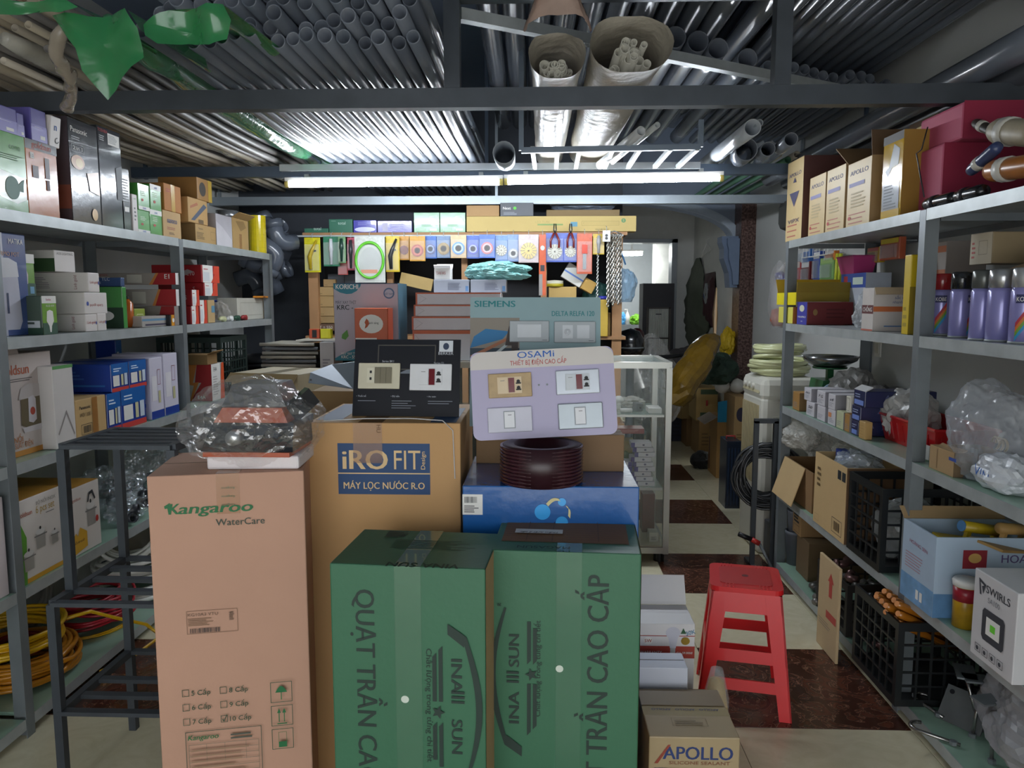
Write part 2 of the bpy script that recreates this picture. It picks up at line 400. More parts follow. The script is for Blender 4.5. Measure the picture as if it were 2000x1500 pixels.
# passage behind the arch and the far room
PASW = mat('#e4e4e0', .8, var=.04)
struct('wall_passage_right', MB().box(1.72, 1.9, 6.78, 8.6, 0, 2.95), PASW)
struct('wall_passage_left', MB().box(.50, .62, 5.9, 8.6, 0, 2.95), PASW)
fw = MB(); fw.box(1.53, 1.72, 8.6, 8.7, 0, 2.95); fw.box(.62, 1.53, 8.6, 8.7, 2.12, 2.95); fw.box(.62, .8, 8.6, 8.7, 0, 2.12)
struct('wall_passage_end', fw, PASW)
jm = MB(); jm.box(1.47, 1.53, 8.54, 8.74, 0, 2.12); jm.box(.8, 1.53, 8.54, 8.74, 2.08, 2.12)
struct('trim_3', jm, mat('#9aa0a6', .4, .3))
struct('wall_far', MB().box(.3, 2.6, 11.2, 11.3, 0, 2.95), mat('#a9aeb2', .5, var=.06))
struct('wall_far_right', MB().box(2.2, 2.3, 8.7, 11.2, 0, 2.95), mat('#d8d8d4', .8))
struct('wall_far_left', MB().box(.3, .4, 8.7, 11.2, 0, 2.95), WALLM)
struct('wall_far_pillar', MB().box(1.56, 1.76, 10.3, 10.6, 0, 2.95), mat('#dadad6', .8))
struct('baseboard_far', MB().box(.4, 1.62, 10.4, 11.2, 0, 1.12), mat('#7d8286', .4))

# ================================================================== OVERHEAD STEEL
RK = thing('overhead_pipe_rack', 'dark welded steel hanger frame spanning the shop under the overhead pipes', 'rack frame', (0, 2.75, 2.13))
def pb(name, p0, p1, w, h=None, m=DARKST, parent=RK, off=(0, 2.75, 2.13)):
    o = Vector(off); return obj(name, MB().bar(Vector(p0) - o, Vector(p1) - o, w, h), m, parent)
pb('lower_beam', (-2.24, 2.75, 2.155), (1.78, 2.75, 2.155), .05, .066)
pb('upper_beam', (-.33, 2.75, 2.515), (1.78, 2.75, 2.515), .05, .07)
pb('hanger_post', (-.30, 2.75, 2.188), (-.30, 2.75, 2.95), .055)
pb('hanger_post', (.83, 2.75, 2.188), (.83, 2.75, 2.95), .055)
pb('diagonal_bar', (-.28, 2.80, 2.455), (1.76, 4.02, 2.455), .04, .04, GALV)
def beam(name, label, Y, z, m):
    t = thing(name, label, 'beam', (0, Y, z - .03)); o = Vector((0, Y, z - .03))
    obj('beam_tube', MB().bar(Vector((-2.24, Y, z)) - o, Vector((1.78, Y, z)) - o, .05, .055), m, t)
    for x in (-2.2, -.285, 1.765): obj('hanger_rod', MB().bar(Vector((x, Y + .06, z - .025)) - o, Vector((x, Y + .06, 2.95)) - o, .018), m, t)
    return t
beam('steel_crossbeam', 'steel crossbeam carrying the two lit tubes', 4.25, 2.155, mat('#5b6a7d', .45, .4))
beam('steel_crossbeam', 'farther steel crossbeam above the long flat tube carton', 5.25, 2.125, mat('#98a1a8', .4, .5))
b3 = thing('galvanised_angle', 'bright galvanised angle strip lying along the tube crossbeam', 'strip', (0, 4.184, 2.151))
obj('flange', MB().box(-1.40, .86, 0, .004, 0, .035), mat('#c9cfd4', .35, .4), b3); obj('web', MB().box(-1.40, .86, .004, .04, 0, .004), mat('#c9cfd4', .35, .4), b3)
# LED tubes
def led(xa, xb, za, zb, label):
    t = thing('led_tube_lamp', label, 'lamp', ((xa + xb) / 2, 4.2, (za + zb) / 2), group='led tubes on the crossbeam'); L = (xb - xa) / 2
    t.rotation_euler = (0, -math.atan2(zb - za, xb - xa), 0)
    obj('housing', MB().box(-L, L, -.012, .022, .014, .034), WHITE, t)
    gl = mat('#eef6ff', .4, var=0, emit=TUBE_POWER)
    obj('diffuser', MB().tube([(-L + .02, 0, 0), (L - .02, 0, 0)], .017, 14), gl, t, True)
    for s in (-1, 1):
        obj('end_cap', MB().tube([(s * L, 0, 0), (s * (L - .02), 0, 0)], .0185, 14), mat('#d9c46a', .5), t, True)
        obj('mounting_clip', MB().box(s * L * .8 - .012, s * L * .8 + .012, -.006, .03, .034, .052), GALV, t)
led(-1.375, -.19, 2.083, 2.090, 'glowing LED tube on the left half of the crossbeam')
led(-.185, .985, 2.092, 2.104, 'glowing LED tube on the right half of the crossbeam')
# a small tray of bars between the crossbeam and a front bar
tr = thing('hanging_bar_tray', 'small welded ladder tray of thin bars in front of the right tube', 'bar tray', (0, 3.62, 2.15)); o_ = Vector((0, 3.62, 2.15))
A, Bq = oY(1018, 294, 3.62), oY(1368, 287, 3.62)
TRM = mat('#7b8794', .4, .5)
obj('front_bar', MB().bar(A - o_, Bq - o_, .025), TRM, tr)
obj('end_upright', MB().bar(Bq - o_, Vector((Bq.x, 3.62, Bq.z + .12)) - o_, .022), TRM, tr)
obj('end_upright', MB().bar(A - o_, Vector((A.x, 3.62, 2.95)) - o_, .022), TRM, tr)
for px in (1040, 1088, 1132, 1197, 1250, 1310, 1362):
    p = oY(px, 290, 3.62); obj('rung', MB().bar(p - o_, Vector((p.x + .01, 4.178, 2.160)) - o_, .02), GALV, tr)

# ================================================================== OVERHEAD PIPES
PVC = [mat('#5f6670', .28, var=.06, coat=.25), mat('#545a64', .3, var=.06, coat=.2), mat('#6b717b', .26, var=.06, coat=.3)]
BEI = [mat('#a79c88', .5, var=.1), mat('#8f8677', .5, var=.1), mat('#bdb4a4', .45, var=.08), mat('#6e6a66', .5, var=.1)]
def pipe(x, z, y0, y1, r, m, label, group, yaw=0., sag=.0, rise=0., n=14, name='plastic_pipe', smooth=True):
    pth = []; L = y1 - y0
    for i in range(9):
        t = i / 8; y = y0 + L * t; pth.append((x + yaw * (y - 2.75), y, z + rise * (y - 2.75) - sag * math.sin(math.pi * min(1, max(0, (y - 2.75) / 1.5)))))
    b = MB().hollow(pth, r, n, min(.004, r * .2)); c = Vector((x, 2.75, z - r)); b.v = [tuple(Vector(p) - c) for p in b.v]
    o = obj(name, b, m, None, smooth); o.location = c; tag(o, label, 'pipe', group); return o
rp = random.Random(3)
GL = 'grey pipes in the left overhead rack'
for L in range(5):
    n = 16 - (L % 2)
    for i in range(n):
        r = rp.choice((.021, .0225, .0235)); x = -.362 - .0505 * i - (.025 if L % 2 else 0)
        pipe(x, 2.190 + .026 + L * .043, rp.uniform(2.2, 2.36) - (L * .012), 5.55, r, rp.choice(PVC), 'grey plastic pipe in the dense overhead stack left of the middle hanger post', GL, .004, .018)
GB = 'slim conduits in the left overhead rack'
for L in range(4):
    for i in range(14):
        if L < 3 and i in (3, 4, 8, 9): continue
        r = rp.choice((.012, .016, .019)); x = -1.42 - .0545 * i + rp.uniform(-.006, .006)
        pipe(x, 2.190 + .02 + L * .040, rp.uniform(2.2, 2.5), 5.3, r, rp.choice(BEI), 'slim beige or brown conduit in the overhead stack above the left rack', GB, .0, .018, n=10)
for i, (px, py) in enumerate(((22, 104), (40, 92), (55, 78), (62, 104))):
    p = oY(px, py, 2.40); pipe(p.x, 2.345 + .034 * (i % 2), 2.30, 5.2, .0165, mat('#a98f78', .45), 'pinkish plastic pipe, one of four sticking out at the upper left', 'pink pipes at upper left', .0, .01)
GR = 'big grey pipes in the right overhead rack'
xs = -.20
k = 0
while xs < 1.72:
    r = .047 if xs < .95 else .026
    if .83 - .03 - r < xs < .83 + .03 + r: xs += .02; continue
    pipe(xs, 2.478 + r + .1, 1.75, 5.2, r, rp.choice(PVC), 'grey pipe in the upper layer right of the middle hanger post', GR, -.012)
    if xs > .35: pipe(xs + .03, 2.478 + r, 2.98 + .45 * xs * 1.15 + rp.uniform(0, .12), 5.2, r * .95, rp.choice(PVC), 'grey pipe with its dark open end resting on the diagonal bar', 'lower pipes on the diagonal bar', -.012)
    xs += 2.1 * r + .006; k += 1
for L in range(2):
    for i in range(11): pipe(.96 + .072 * i, 2.735 + L * .06, 1.7, 5.1, .027, PVC[i % 3], 'grey pipe in the upper layer right of the middle hanger post', GR, -.01)
pipe(1.50, 2.245, 2.28, 5.15, .052, PVC[2], 'large glossy grey drain pipe running above the right rack', None, .003, n=20)
pipe(1.62, 2.215, 2.55, 5.15, .04, mat('#4c4f55', .35, var=.05), 'darker grey drain pipe against the right wall above the rack', None, .0, n=16)
for i in range(8): pipe(1.20 + .05 * i, 2.24 + .03 * (i % 2), 4.45, 6.2, .02, [mat('#4f7f63', .4), BEI[2]][i % 2], 'thin green or pale conduit beyond the tubes at right', 'conduits beyond the right tube', 0, n=10)
def loose(px0, py0, Y0, px1, py1, Y1, r, label, m=PVC[2], n=18):
    a = oY(px0, py0, Y0); b = oY(px1, py1, Y1); c = Vector((a.x, a.y, min(a.z, b.z) - r))
    o = obj('plastic_pipe', MB().hollow([a.lerp(b, t / 4) - c for t in range(5)], r, n, .004), m, None, True); o.location = c
    tag(o, label, 'pipe')
loose(1252, 256, 3.45, 1172, 322, 4.05, .022, 'short white pipe poking over the bar tray beside the wrapped bundle', mat('#cfd2d4', .3))
loose(1284, 244, 3.45, 1196, 316, 4.05, .014, 'slim square-looking pale pipe leaning over the bar tray', mat('#c4c9c9', .35))
loose(1470, 249, 3.35, 1370, 325, 4.7, .036, 'thick pale pipe angled up beyond the right tube end', mat('#b6bcc2', .25))
loose(1483, 240, 3.4, 1400, 322, 4.7, .017, 'small pipe tucked behind the thick pale pipe', mat('#9aa1a8', .3))
loose(1458, 292, 3.75, 1425, 330, 5.1, .052, 'wide grey pipe with big dark mouth above the right tube')
loose(1500, 291, 3.7, 1455, 330, 5.1, .034, 'medium grey pipe with dark mouth between the wide pipe and the rack')
loose(1545, 272, 3.45, 1475, 330, 5.1, .03, 'grey pipe mouth nearest the right rack cartons')
loose(984, 298, 3.6, 992, 335, 5.2, .052, 'single wide pipe with dark mouth hanging between the two tubes', mat('#aeb6bf', .25))
# white sleeves full of thin pipes
def sleeve(label, Yn, Yf, xc, zc, rx, rz, dx, m, seed, tilt=0.):
    t = thing('wrapped_pipe_bundle', label, 'pipe bundle', (xc, Yn, zc - rz)); b = MB(); na = 32; ny = 26
    def pt(a, s):
        an = 2 * math.pi * a; nz = noise.noise(Vector((math.cos(an) * 2, math.sin(an) * 2, s * 9 + seed)))
        fl = 1 + .10 * max(0, 1 - s * 9); q = 1 - .12 * s
        sy = math.sin(an); ex = abs(math.cos(an)) ** .75 * (1 if math.cos(an) > 0 else -1)
        return Vector((dx * s * (Yf - Yn) + ex * rx * fl * q * (1 + .05 * nz), (Yf - Yn) * s + (.05 * sy if s < .01 else 0) * (1 if sy > 0 else 0), rz + sy * rz * fl * (1 + .09 * nz) + .01 * nz))
    b.grid(pt, na, ny); obj('sleeve', b, m, t, True)
    rr = random.Random(seed)
    for i in range(22):
        a = rr.uniform(0, 6.28); q = rr.uniform(0, .8); rad = rr.choice((.012, .015, .017))
        x = math.cos(a) * (rx - .03) * q; z = rz + math.sin(a) * (rz - .03) * q - .02; y = rr.uniform(.05, .16)
        o = obj('thin_pipe', MB().hollow([(x, y, z), (x + dx * 1.2, y + 1.2, z)], rad, 12, .003), mat('#b7b4a8', .5), t, True)
    return t
SACK = mat('#b9b2a4', .4, var=.12, scale=25, bump=.9, bscale=16)
sleeve('open white woven sleeve full of slim pipes, right of two above the beam', 2.62, 4.45, .305, 2.300, .125, .088, -.012, SACK, 5)
t = sleeve('white sleeve of slim pipes with folded pinkish sack mouth, left of two', 2.68, 4.45, .062, 2.285, .088, .075, .0, mat('#c4bdb0', .3, var=.12, scale=20, bump=.9, bscale=14), 9)
fm = MB()
def ff(i, j):
    a = math.pi * (i - .5) * 1.2; return Vector((.115 * math.sin(a) * (1 - .45 * j), -.02 - .03 * j + .02 * math.sin(i * 9), .15 + .04 * math.cos(a) + .11 * j + .018 * noise.noise(Vector((i * 5, j * 4, 2)))))
fm.grid(ff, 14, 8); obj('sack_mouth', fm, mat('#a58d80', .7, var=.2, scale=15), t, True)
# green film
def wrapx(name, label, X, z, y0, y1, r, m, seed, cat='pipe bundle'):
    n = 30; path = [Vector((X, y0 + (y1 - y0) * i / n, z - .018 * math.sin(math.pi * min(1, max(0, (y0 + (y1 - y0) * i / n - 2.75) / 1.5))))) for i in range(n + 1)]
    b = MB().tube(path, [r * (1 + .16 * noise.noise(Vector((i * .5, seed, 0)))) * min(1, .45 + i * .2) for i in range(n + 1)], 18, True); b.v = [tuple(Vector(v) + Vector((1, 0, 1)) * .008 * noise.noise(Vector(v) * 22)) for v in b.v]
    return single(name, b, m, label, cat, smooth=True)
GF = mat('#2b7a45', .2, alpha=.9, var=.15, bump=.3, bscale=14, coat=.4)
def film(name, label, cat, pts, Y, m, seed, amp=.05, n=16, lean=.0, tuck=None):
    "hanging film outlined by pixel points on the plane Y, rippled in depth"
    P = [oY(x, y, Y) for x, y in pts]; c = sum(P, Vector()) / len(P); b = MB(); rings = 6; K = len(P) * 4
    def per(t):
        f = t * len(P); i = int(f) % len(P); return P[i].lerp(P[(i + 1) % len(P)], f - int(f))
    def fn(i, j):
        p = c.lerp(per(i), j); q = noise.noise(Vector((p.x * 9 + seed, p.z * 9, seed)))
        return Vector((p.x, p.y + amp * q + amp * .5 * math.sin(p.x * 40 + seed) + lean * (p.z - c.z), p.z))
    b.grid(fn, K, rings)
    if tuck:      # the part of the sheet tucked back between the pipes
        p, q = P[tuck[0]], P[tuck[1]]; b.grid(lambda i, j: p.lerp(q, i) + Vector((.04 * j, .34 * j, .02 * math.sin(i * 6) * j)), 5, 6)
    return single(name, b, m, label, cat, smooth=True)
film('green_plastic_sheet', 'green plastic sheet hanging to a point over the left conduits', 'plastic sheet', [(95, 26), (170, 30), (250, 20), (276, 60), (280, 112), (203, 192), (165, 140), (155, 98)], 2.06, GF, 3, .035, tuck=(2, 3))
film('green_plastic_sheet', 'green plastic sleeve edge spread below the pipe mouths at upper left', 'plastic sheet', [(275, 45), (330, 20), (440, 12), (452, 40), (445, 78), (415, 92), (360, 80), (312, 88), (285, 70)], 2.04, GF, 7, .035, tuck=(1, 2))
film('green_plastic_sheet', 'dark green plastic scrap at the top left corner of the pipes', 'plastic sheet', [(0, 0), (130, 0), (150, 12), (118, 26), (60, 20), (0, 32)], 2.02, GF, 11, .03, tuck=(1, 2))
def wrap(name, label, px, r, m, seed, cat='pipe bundle'):
    P = [oY(x, y, Y) for x, y, Y in px]; b = MB(); path = []
    for i in range(len(P) - 1):
        for k in range(8): path.append(P[i].lerp(P[i + 1], k / 8))
    path.append(P[-1]); n0 = len(path); rs = [r * (1 + .18 * noise.noise(Vector((i * .4, seed, 0)))) * (min(1, .5 + i * .25)) for i in range(n0)]
    b.tube(path, rs, 18, True)
    b.v = [tuple(Vector(v) + Vector((1, 0, 1)) * .012 * noise.noise(Vector(v) * 22)) for v in b.v]
    return single(name, b, m, label, cat, smooth=True)
wrapx('green_wrapped_bundle', 'pipe bundle wrapped in shiny green film running back to the tube', -1.265, 2.265, 2.30, 4.75, .055, mat('#4d8a63', .15, alpha=.85, var=.2, scale=8, bump=.4, bscale=20, coat=.5), 2)
wrapx('clear_wrapped_bundle', 'clear film wrapped conduits lying in the left overhead rack, nearer the aisle', -1.61, 2.245, 2.35, 4.9, .038, mat('#c9c6bb', .12, alpha=.6, var=.2, bump=.5, bscale=25, coat=.5), 8)
wrapx('clear_wrapped_bundle', 'pale plastic wrapped conduit above the tall black cartons', -1.883, 2.245, 2.4, 4.9, .038, mat('#b7a992', .4, var=.2, bump=.3), 9)
wrap('plastic_twist', 'clear plastic twist dangling over the left end of the beam', [(118, 55, 2.25), (108, 110, 2.3), (135, 150, 2.4), (140, 190, 2.55), (130, 212, 2.62)], .02, mat('#b5a896', .12, alpha=.6, var=.2, bump=.6, bscale=30, coat=.5), 12, 'plastic bag')
# ================================================================== STORAGE RACKS
def rack(label, xf, xb, ys, zs, s):
    "s = +1: aisle lies at larger X (left rack); -1: right rack"
    t = thing('steel_shelf_rack', label, 'shelf rack', ((xf + xb) / 2, ys[0], 0)); O = Vector(((xf + xb) / 2, ys[0], 0))
    def part(n, b, m): b.v = [tuple(Vector(v) - O) for v in b.v]; return obj(n, b, m, t)
    top = zs[-1]
    for y in ys:
        for x, sg in ((xf, s), (xb, -s)):
            b = MB(); b.box(*sorted((x, x - sg * .003)), y - .02, y + .02, 0, top - .001); b.box(*sorted((x - sg * .003, x - sg * .055)), y - .0015, y + .0015, 0, top - .002)
            part('post', b, STEEL)
    for z in zs:
        for i in range(len(ys) - 1):
            a, c = ys[i] + .022, ys[i + 1] - .022
            part('shelf_board', MB().box(*sorted((xf - s * .004, xb + s * .004)), a, c, z - .012, z), GREENB if z < 1.2 else GALV)
            part('front_rail', MB().box(*sorted((xf - s * .0035, xf - s * .0005)), a, c, z - .037, z + .001), GALV)
            part('back_rail', MB().box(*sorted((xb + s * .0035, xb + s * .0005)), a, c, z - .037, z + .001), STEEL)
        for y in ys: part('side_rail', MB().box(*sorted((xf - s * .058, xb + s * .06)), y - .004, y + .004, z - .037, z - .013), STEEL)
    return t
LZ = [.068, .505, .925, 1.337, 1.747]; RZ = [.062, .445, .907, 1.337, 1.757]
rack('long grey steel shelf rack along the left wall, crowded with boxed goods', -1.70, -2.17, [.95, 2.37, 3.63, 4.86], LZ, 1)
rack('grey steel shelf rack along the right wall, crowded with tools and paint', 1.28, 1.73, [1.25, 2.63, 4.02], RZ, -1)

# tiered stand of slats beside the tall pinkish carton
st = thing('slatted_step_stand', 'bare grey steel stand with slatted tiers beside the tall pinkish carton', 'stand', (-1.2, 2.25, 0)); so = Vector((-1.2, 2.25, 0))
def sp(n, p0, p1, w=.024, h=None): return obj(n, MB().bar(Vector(p0) - so, Vector(p1) - so, w, h), DARKST, st)
xl, xr = -1.375, -1.052
for x in (xl, xr):
    sp('leg', (x, 2.42, 0), (x, 2.42, 1.03)); sp('leg', (x, 2.04, 0), (x, 2.04, .60)); sp('upright', (x, 2.13, .61), (x, 2.13, 1.03))
for z, y0, y1 in ((1.035, 2.13, 2.42), (.60, 2.04, 2.42), (.275, 2.04, 2.42)):
    for x in (xl, xr): sp('side_bar', (x, y0, z), (x, y1, z), .022)
    n = 6 if y0 > 2.1 else 5
    for i in range(n):
        y = y0 + (y1 - y0) * i / (n - 1)
        if z < .3 and i == 3: continue
        sp('slat', (xl, y, z + .002), (xr, y, z + .002), .026, .012)

# ================================================================== FRONT CARTONS
DKG = ink('#1f6b3d'); INKB = ink('#1f3f7d'); INKD = ink('#23282c')
PINK = mat('#bd937c', .7, var=.06, scale=4, bump=.04, bscale=90)
def FB2(name, label, cat, a, b, z, dep, m, **k):
    "carton standing on the floor, height z, its top front corners at pixels a and b"
    p, q = oZ(*a, z), oZ(*b, z); d = (q - p); rz = math.atan2(d.y, d.x); c = (p + q) / 2 + Vector((-math.sin(rz), math.cos(rz), 0)) * dep / 2
    return Carton(name, label, cat, (c.x, c.y, 0), (d.length, dep, z), rz, m, **k)
kg = FB2('water_purifier_carton', 'tall pinkish carton with green lettering and checkbox list, left of the front group', 'carton', (286, 931), (593, 919), 1.012, .31, PINK)
kg.tape('front', .43, .58, .895, 1.0, mat('#b98a68', .2, alpha=.7, var=.05)); kg.tape('top', .43, .58, 0, 1, mat('#b98a68', .2, alpha=.7, var=.05)); kg.seam(.5, 'x')
for i in range(3): kg.text('front', .505, .965 - .022 * i, 'Kangaroo', .006, ink('#4c6a4c'), rot=math.pi, bold=.005)
W_, H_ = kg.w, kg.h
def kv(y): return 1 - (y - 930) / (F * 1.0) * 1.98 / kg.h      # rough image row -> v on this face
kg.text('front', .125, .900, 'K', .028, DKG, align=0, bold=.04, shear=.2)
kg.text('front', .185, .900, 'angaroo', .027, DKG, align=0, width=.185, bold=.04, shear=.2)
kg.poly('front', [(.10, .922), (.136, .930), (.142, .900), (.126, .900), (.120, .916), (.104, .915)], DKG, 'logo')
kg.text('front', .42, .865, 'WaterCare', .018, ink('#3d4a3f'), align=0, width=.122, bold=.008)
kg.frame('front', .205, .580, .535, .642, .0012, ink('#8b6b55'), 'label_frame')
kg.text('front', .215, .628, 'KG10A3 VTU', .008, ink('#6e5645'), align=0, width=.075)
kg.lines('front', .215, .602, .40, .624, 5, ink('#86684f')); kg.lines('front', .225, .583, .42, .595, 26, INKD, vert=True, name='barcode'); kg.lines('front', .48, .612, .52, .636, 8, ink('#5b4738'), name='barcode')
for r, row in enumerate((('5 Cấp', '8 Cấp'), ('6 Cấp', '9 Cấp'), ('7 Cấp', '10 Cấp'))):
    for c, s_ in enumerate(row):
        u = .155 + .245 * c; v = .412 - .039 * r
        kg.frame('front', u, v, u + .045, v + .019, .0014, ink('#2c4a35'), 'checkbox')
        kg.text('front', u + .06, v + .002, s_, .0135, ink('#2c4a35'), align=0, bold=.008)
kg.poly('front', [(a, b - .102) for a, b in ((.41, .444), (.42, .437), (.443, .456), (.44, .458), (.42, .442), (.413, .447))], ink('#2c4a35'), 'tick_mark')
kg.frame('front', .165, .16, .665, .316, .0016, ink('#3c4a3c'), 'spec_table'); kg.text('front', .18, .293, 'Kangaroo', .014, DKG, align=0, bold=.03, shear=.2); kg.lines('front', .46, .287, .63, .306, 2, ink('#4c5248'))
kg.frame('front', .185, .165, .645, .28, .001, ink('#6d6a58'), 'spec_table')
for i in range(1, 7): kg.rect('front', .185, .165 + .0165 * i, .645, .166 + .0165 * i, ink('#6d6a58'), 'table_rule')
for u in (.30, .42, .56): kg.rect('front', u, .23, u + .002, .28, ink('#6d6a58'), 'table_rule')
kg.lines('front', .20, .17, .60, .278, 7, ink('#97795f'), .25)
for i in range(3):
    v = .378 - .0655 * i; kg.frame('front', .735, v, .88, v + .057, .0016, ink('#33513c'), 'pictogram_frame')
kg.poly('front', [(.767 + .08 * k / 8, .406 + .018 * math.sin(math.pi * k / 8)) for k in range(9)], DKG, 'umbrella_pictogram'); kg.rect('front', .804, .386, .810, .408, DKG, 'umbrella_pictogram')
for a in (.785, .82): kg.poly('front', [(q + 0, v_ - .096) for q, v_ in ((a, .420), (a + .006, .420), (a + .006, .445), (a + .016, .445), (a + .003, .458), (a - .010, .445), (a, .445))], DKG, 'arrow_pictogram')
kg.rect('front', .775, .318, .84, .321, DKG, 'arrow_pictogram'); kg.rect('front', .78, .253, .835, .268, DKG, 'stacking_pictogram'); kg.frame('front', .78, .268, .835, .296, .001, DKG, 'stacking_pictogram')

ir = FB('water_filter_carton', 'large kraft carton with blue printed logo panel behind the left green carton', 'carton', 600, 899, 826, 2.14, 0, .40, mat('#bf9563', .72, var=.06, scale=4, bump=.04, bscale=90))
BL = ink('#20436f'); KL = ink('#dcbd8c')
ir.rect('front', .195, .812, .800, .9465, BL, 'logo_panel'); ir.rect('front', .195, .866, .800, .869, KL, 'logo_rule')
ir.text('front', .225, .879, 'iRO', .056, KL, align=0, width=.132, bold=.045); ir.text('front', .565, .879, 'FIT', .056, KL, align=0, width=.076)
ir.text('front', .768, .879, 'Design', .012, KL, rot=math.pi / 2, align=0, width=.052, bold=.01)
ir.text('front', .4975, .827, 'MÁY LỌC NƯÓC R.O', .0195, KL, width=.235, bold=.03)
ir.tape('front', .30, .49, .895, 1., mat('#9c6a38', .2, alpha=.4, var=.05, coat=.4)); ir.tape('top', .33, .49, 0, 1); ir.seam(.5, 'x')
ir.text('front', .455, .985, 'HU', .012, ink('#6b4a24'), rot=-math.pi / 2, bold=.02)
ir.rect('top', .80, .02, .97, .75, ink('#2d4668'), 'printed_corner'); ir.rect('top', .03, .1, .2, .95, ink('#2d4668'), 'printed_corner')
cord = MB(); cord.tube([(-.17, -.204, 1.116), (-.05, -.206, 1.123), (.08, -.206, 1.124), (.17, -.2035, 1.118), (.199, -.2045, 1.09), (.204, -.204, .95)], .0016, 6); obj('strap', cord, mat('#d8d8d8', .2, alpha=.7), ir.e)

# coarse position of the green fan cartons
GRN = mat('#386a4e', .5, var=.07, scale=5, bump=.05, bscale=60)
def fan_carton(label, xa, xb, dep, left):
    c = FB2('ceiling_fan_carton', label, 'carton', xa, xb, .85, dep, GRN, bev=.004)
    I = ink('#23352e'); tp = mat('#3f6c52', .22, var=.05, coat=.4)
    c.rect('right', 0, 0, 1, 1, kraft('#a98a62'), 'raw_side')
    u0 = .42 if left else .44
    c.tape('front', u0, u0 + .17, 0, 1, tp); c.tape('top', u0, u0 + .17, 0, 1, tp); c.seam(.5, 'y')
    up = 1 if not left else -1; rot = math.pi / 2 * up
    # big vertical words
    if left:
        c.text('front', .165, .93, 'QUẠT TRẦN CAO', .046, I, rot=rot, align=0, width=.485, bold=.03)
        c.text('front', .62, .77, 'Chất lưọng trong từng chi tiết', .013, I, rot=rot, align=0, width=.28, bold=.008)
        lx, lv = .78, .59
    else:
        c.text('front', .79, .16, 'QUẠT TRẦN CAO CẤP', .052, I, rot=rot, align=0, width=.66, bold=.03)
        c.text('front', .335, .50, 'Chất lưọng trong từng chi tiết', .013, I, rot=rot, align=0, width=.25, bold=.008)
        lx, lv = .19, .63
    # emblem: words, bars, star and swoosh, all along the long direction
    sgn = -1 if left else 1     # text up-direction in u
    du = lambda a: lx - sgn * a
    dv = lambda a: lv + up * a
    c.text('front', du(0), dv(-.155), 'INA', .026, I, rot=rot, align=0, width=.085, bold=.04)
    c.text('front', du(0), dv(.02), 'SUN', .026, I, rot=rot, align=0, width=.085, bold=.04)
    for a, e0, e1 in ((.055, -.19, -.03), (.095, -.17, -.03), (.055, .03, .16), (.095, .03, .14)):
        c.poly('front', [(du(-a), dv(e0)), (du(-a), dv(e1)), (du(-a - .026), dv(e1)), (du(-a - .026), dv(e0 + .012))], I, 'emblem_bar')
    for k_ in range(3): c.rect('front', min(du(.0), du(.085)) + .0, dv(-.028) + .014 * k_, max(du(.0), du(.085)), dv(-.028) + .014 * k_ + .007, I, 'emblem_bar')
    st_ = [(du(-.085 + .045 * (1 if i % 2 == 0 else .45) * math.cos(math.pi * i / 5)), dv(.0 + .02 * (1 if i % 2 == 0 else .45) * math.sin(math.pi * i / 5))) for i in range(10)]
    c.poly('front', st_, I, 'emblem_star')
    arc = [(du(.10 + .10 * math.sin(math.pi * i / 12)), dv(-.22 + .42 * i / 12)) for i in range(13)] + [(du(.085 + .075 * math.sin(math.pi * i / 12)), dv(-.20 + .40 * i / 12)) for i in range(12, -1, -1)]
    O, U, V, N, W, H = c.fr('front'); l = c.lift('front'); b = MB()
    pp = [O + U * (u * W) + V * (v * H) + N * l for u, v in arc]
    b.add(pp, [(i, i + 1, 24 - i, 25 - i) for i in range(12)]); obj('emblem_swoosh', b, I, c.e)
    c.poly('front', [(du(.10), dv(-.22)), (du(.085), dv(-.19)), (du(-.02), dv(-.225)), (du(-.02), dv(-.255))], I, 'emblem_swoosh')
    c.text('front', du(.12), dv(.21), 'R', .010, I, rot=rot, bold=.01)
    c.ell('front', .478 if left else .465, .62 if left else .65, .026, .0105, mat('#cfd8cc', .3), 'sticker', th=.0012)
    if left:
        c.lines('top', .30, .45, .88, .72, 8, ink('#264b38'), .35); c.text('top', .60, .08, 'VINA SUN', .03, ink('#1f4030'), rot=math.pi, width=.17, bold=.03); 
        c.lines('top', .20, .75, .36, .95, 7, ink('#2b3f36'), .6)
    else:
        c.rect('top', .05, .28, .93, .97, kraft('#7d5f45'), 'wood_print')
        for k_ in range(9): c.rect('top', .05, .30 + .073 * k_, .93, .305 + .073 * k_, ink('#5b4331'), 'wood_print_line')
        for k_ in (.22, .40, .72): c.rect('top', k_, .28, k_ + .004, .97, ink('#4a3526'), 'wood_print_line')
        c.rect('top', .13, .52, .47, .66, mat('#d8d6cf', .5), 'paper_note'); c.text('top', .30, .57, 'Thầm lưỡi 2 tấc', .010, INKD, rot=math.pi, shear=.4, width=.10, bold=.01)
        c.text('top', .35, .10, 'MAGASUN', .018, ink('#1d3a2b'), rot=math.pi, width=.13, bold=.02)
    return c
fan_carton('green fan carton in front of the kraft logo carton, left of two', (643, 1100), (948, 1112), .27, True)
fan_carton('green fan carton with wood-grain top panel, right of two', (959, 1074), (1253, 1083), .25, False)
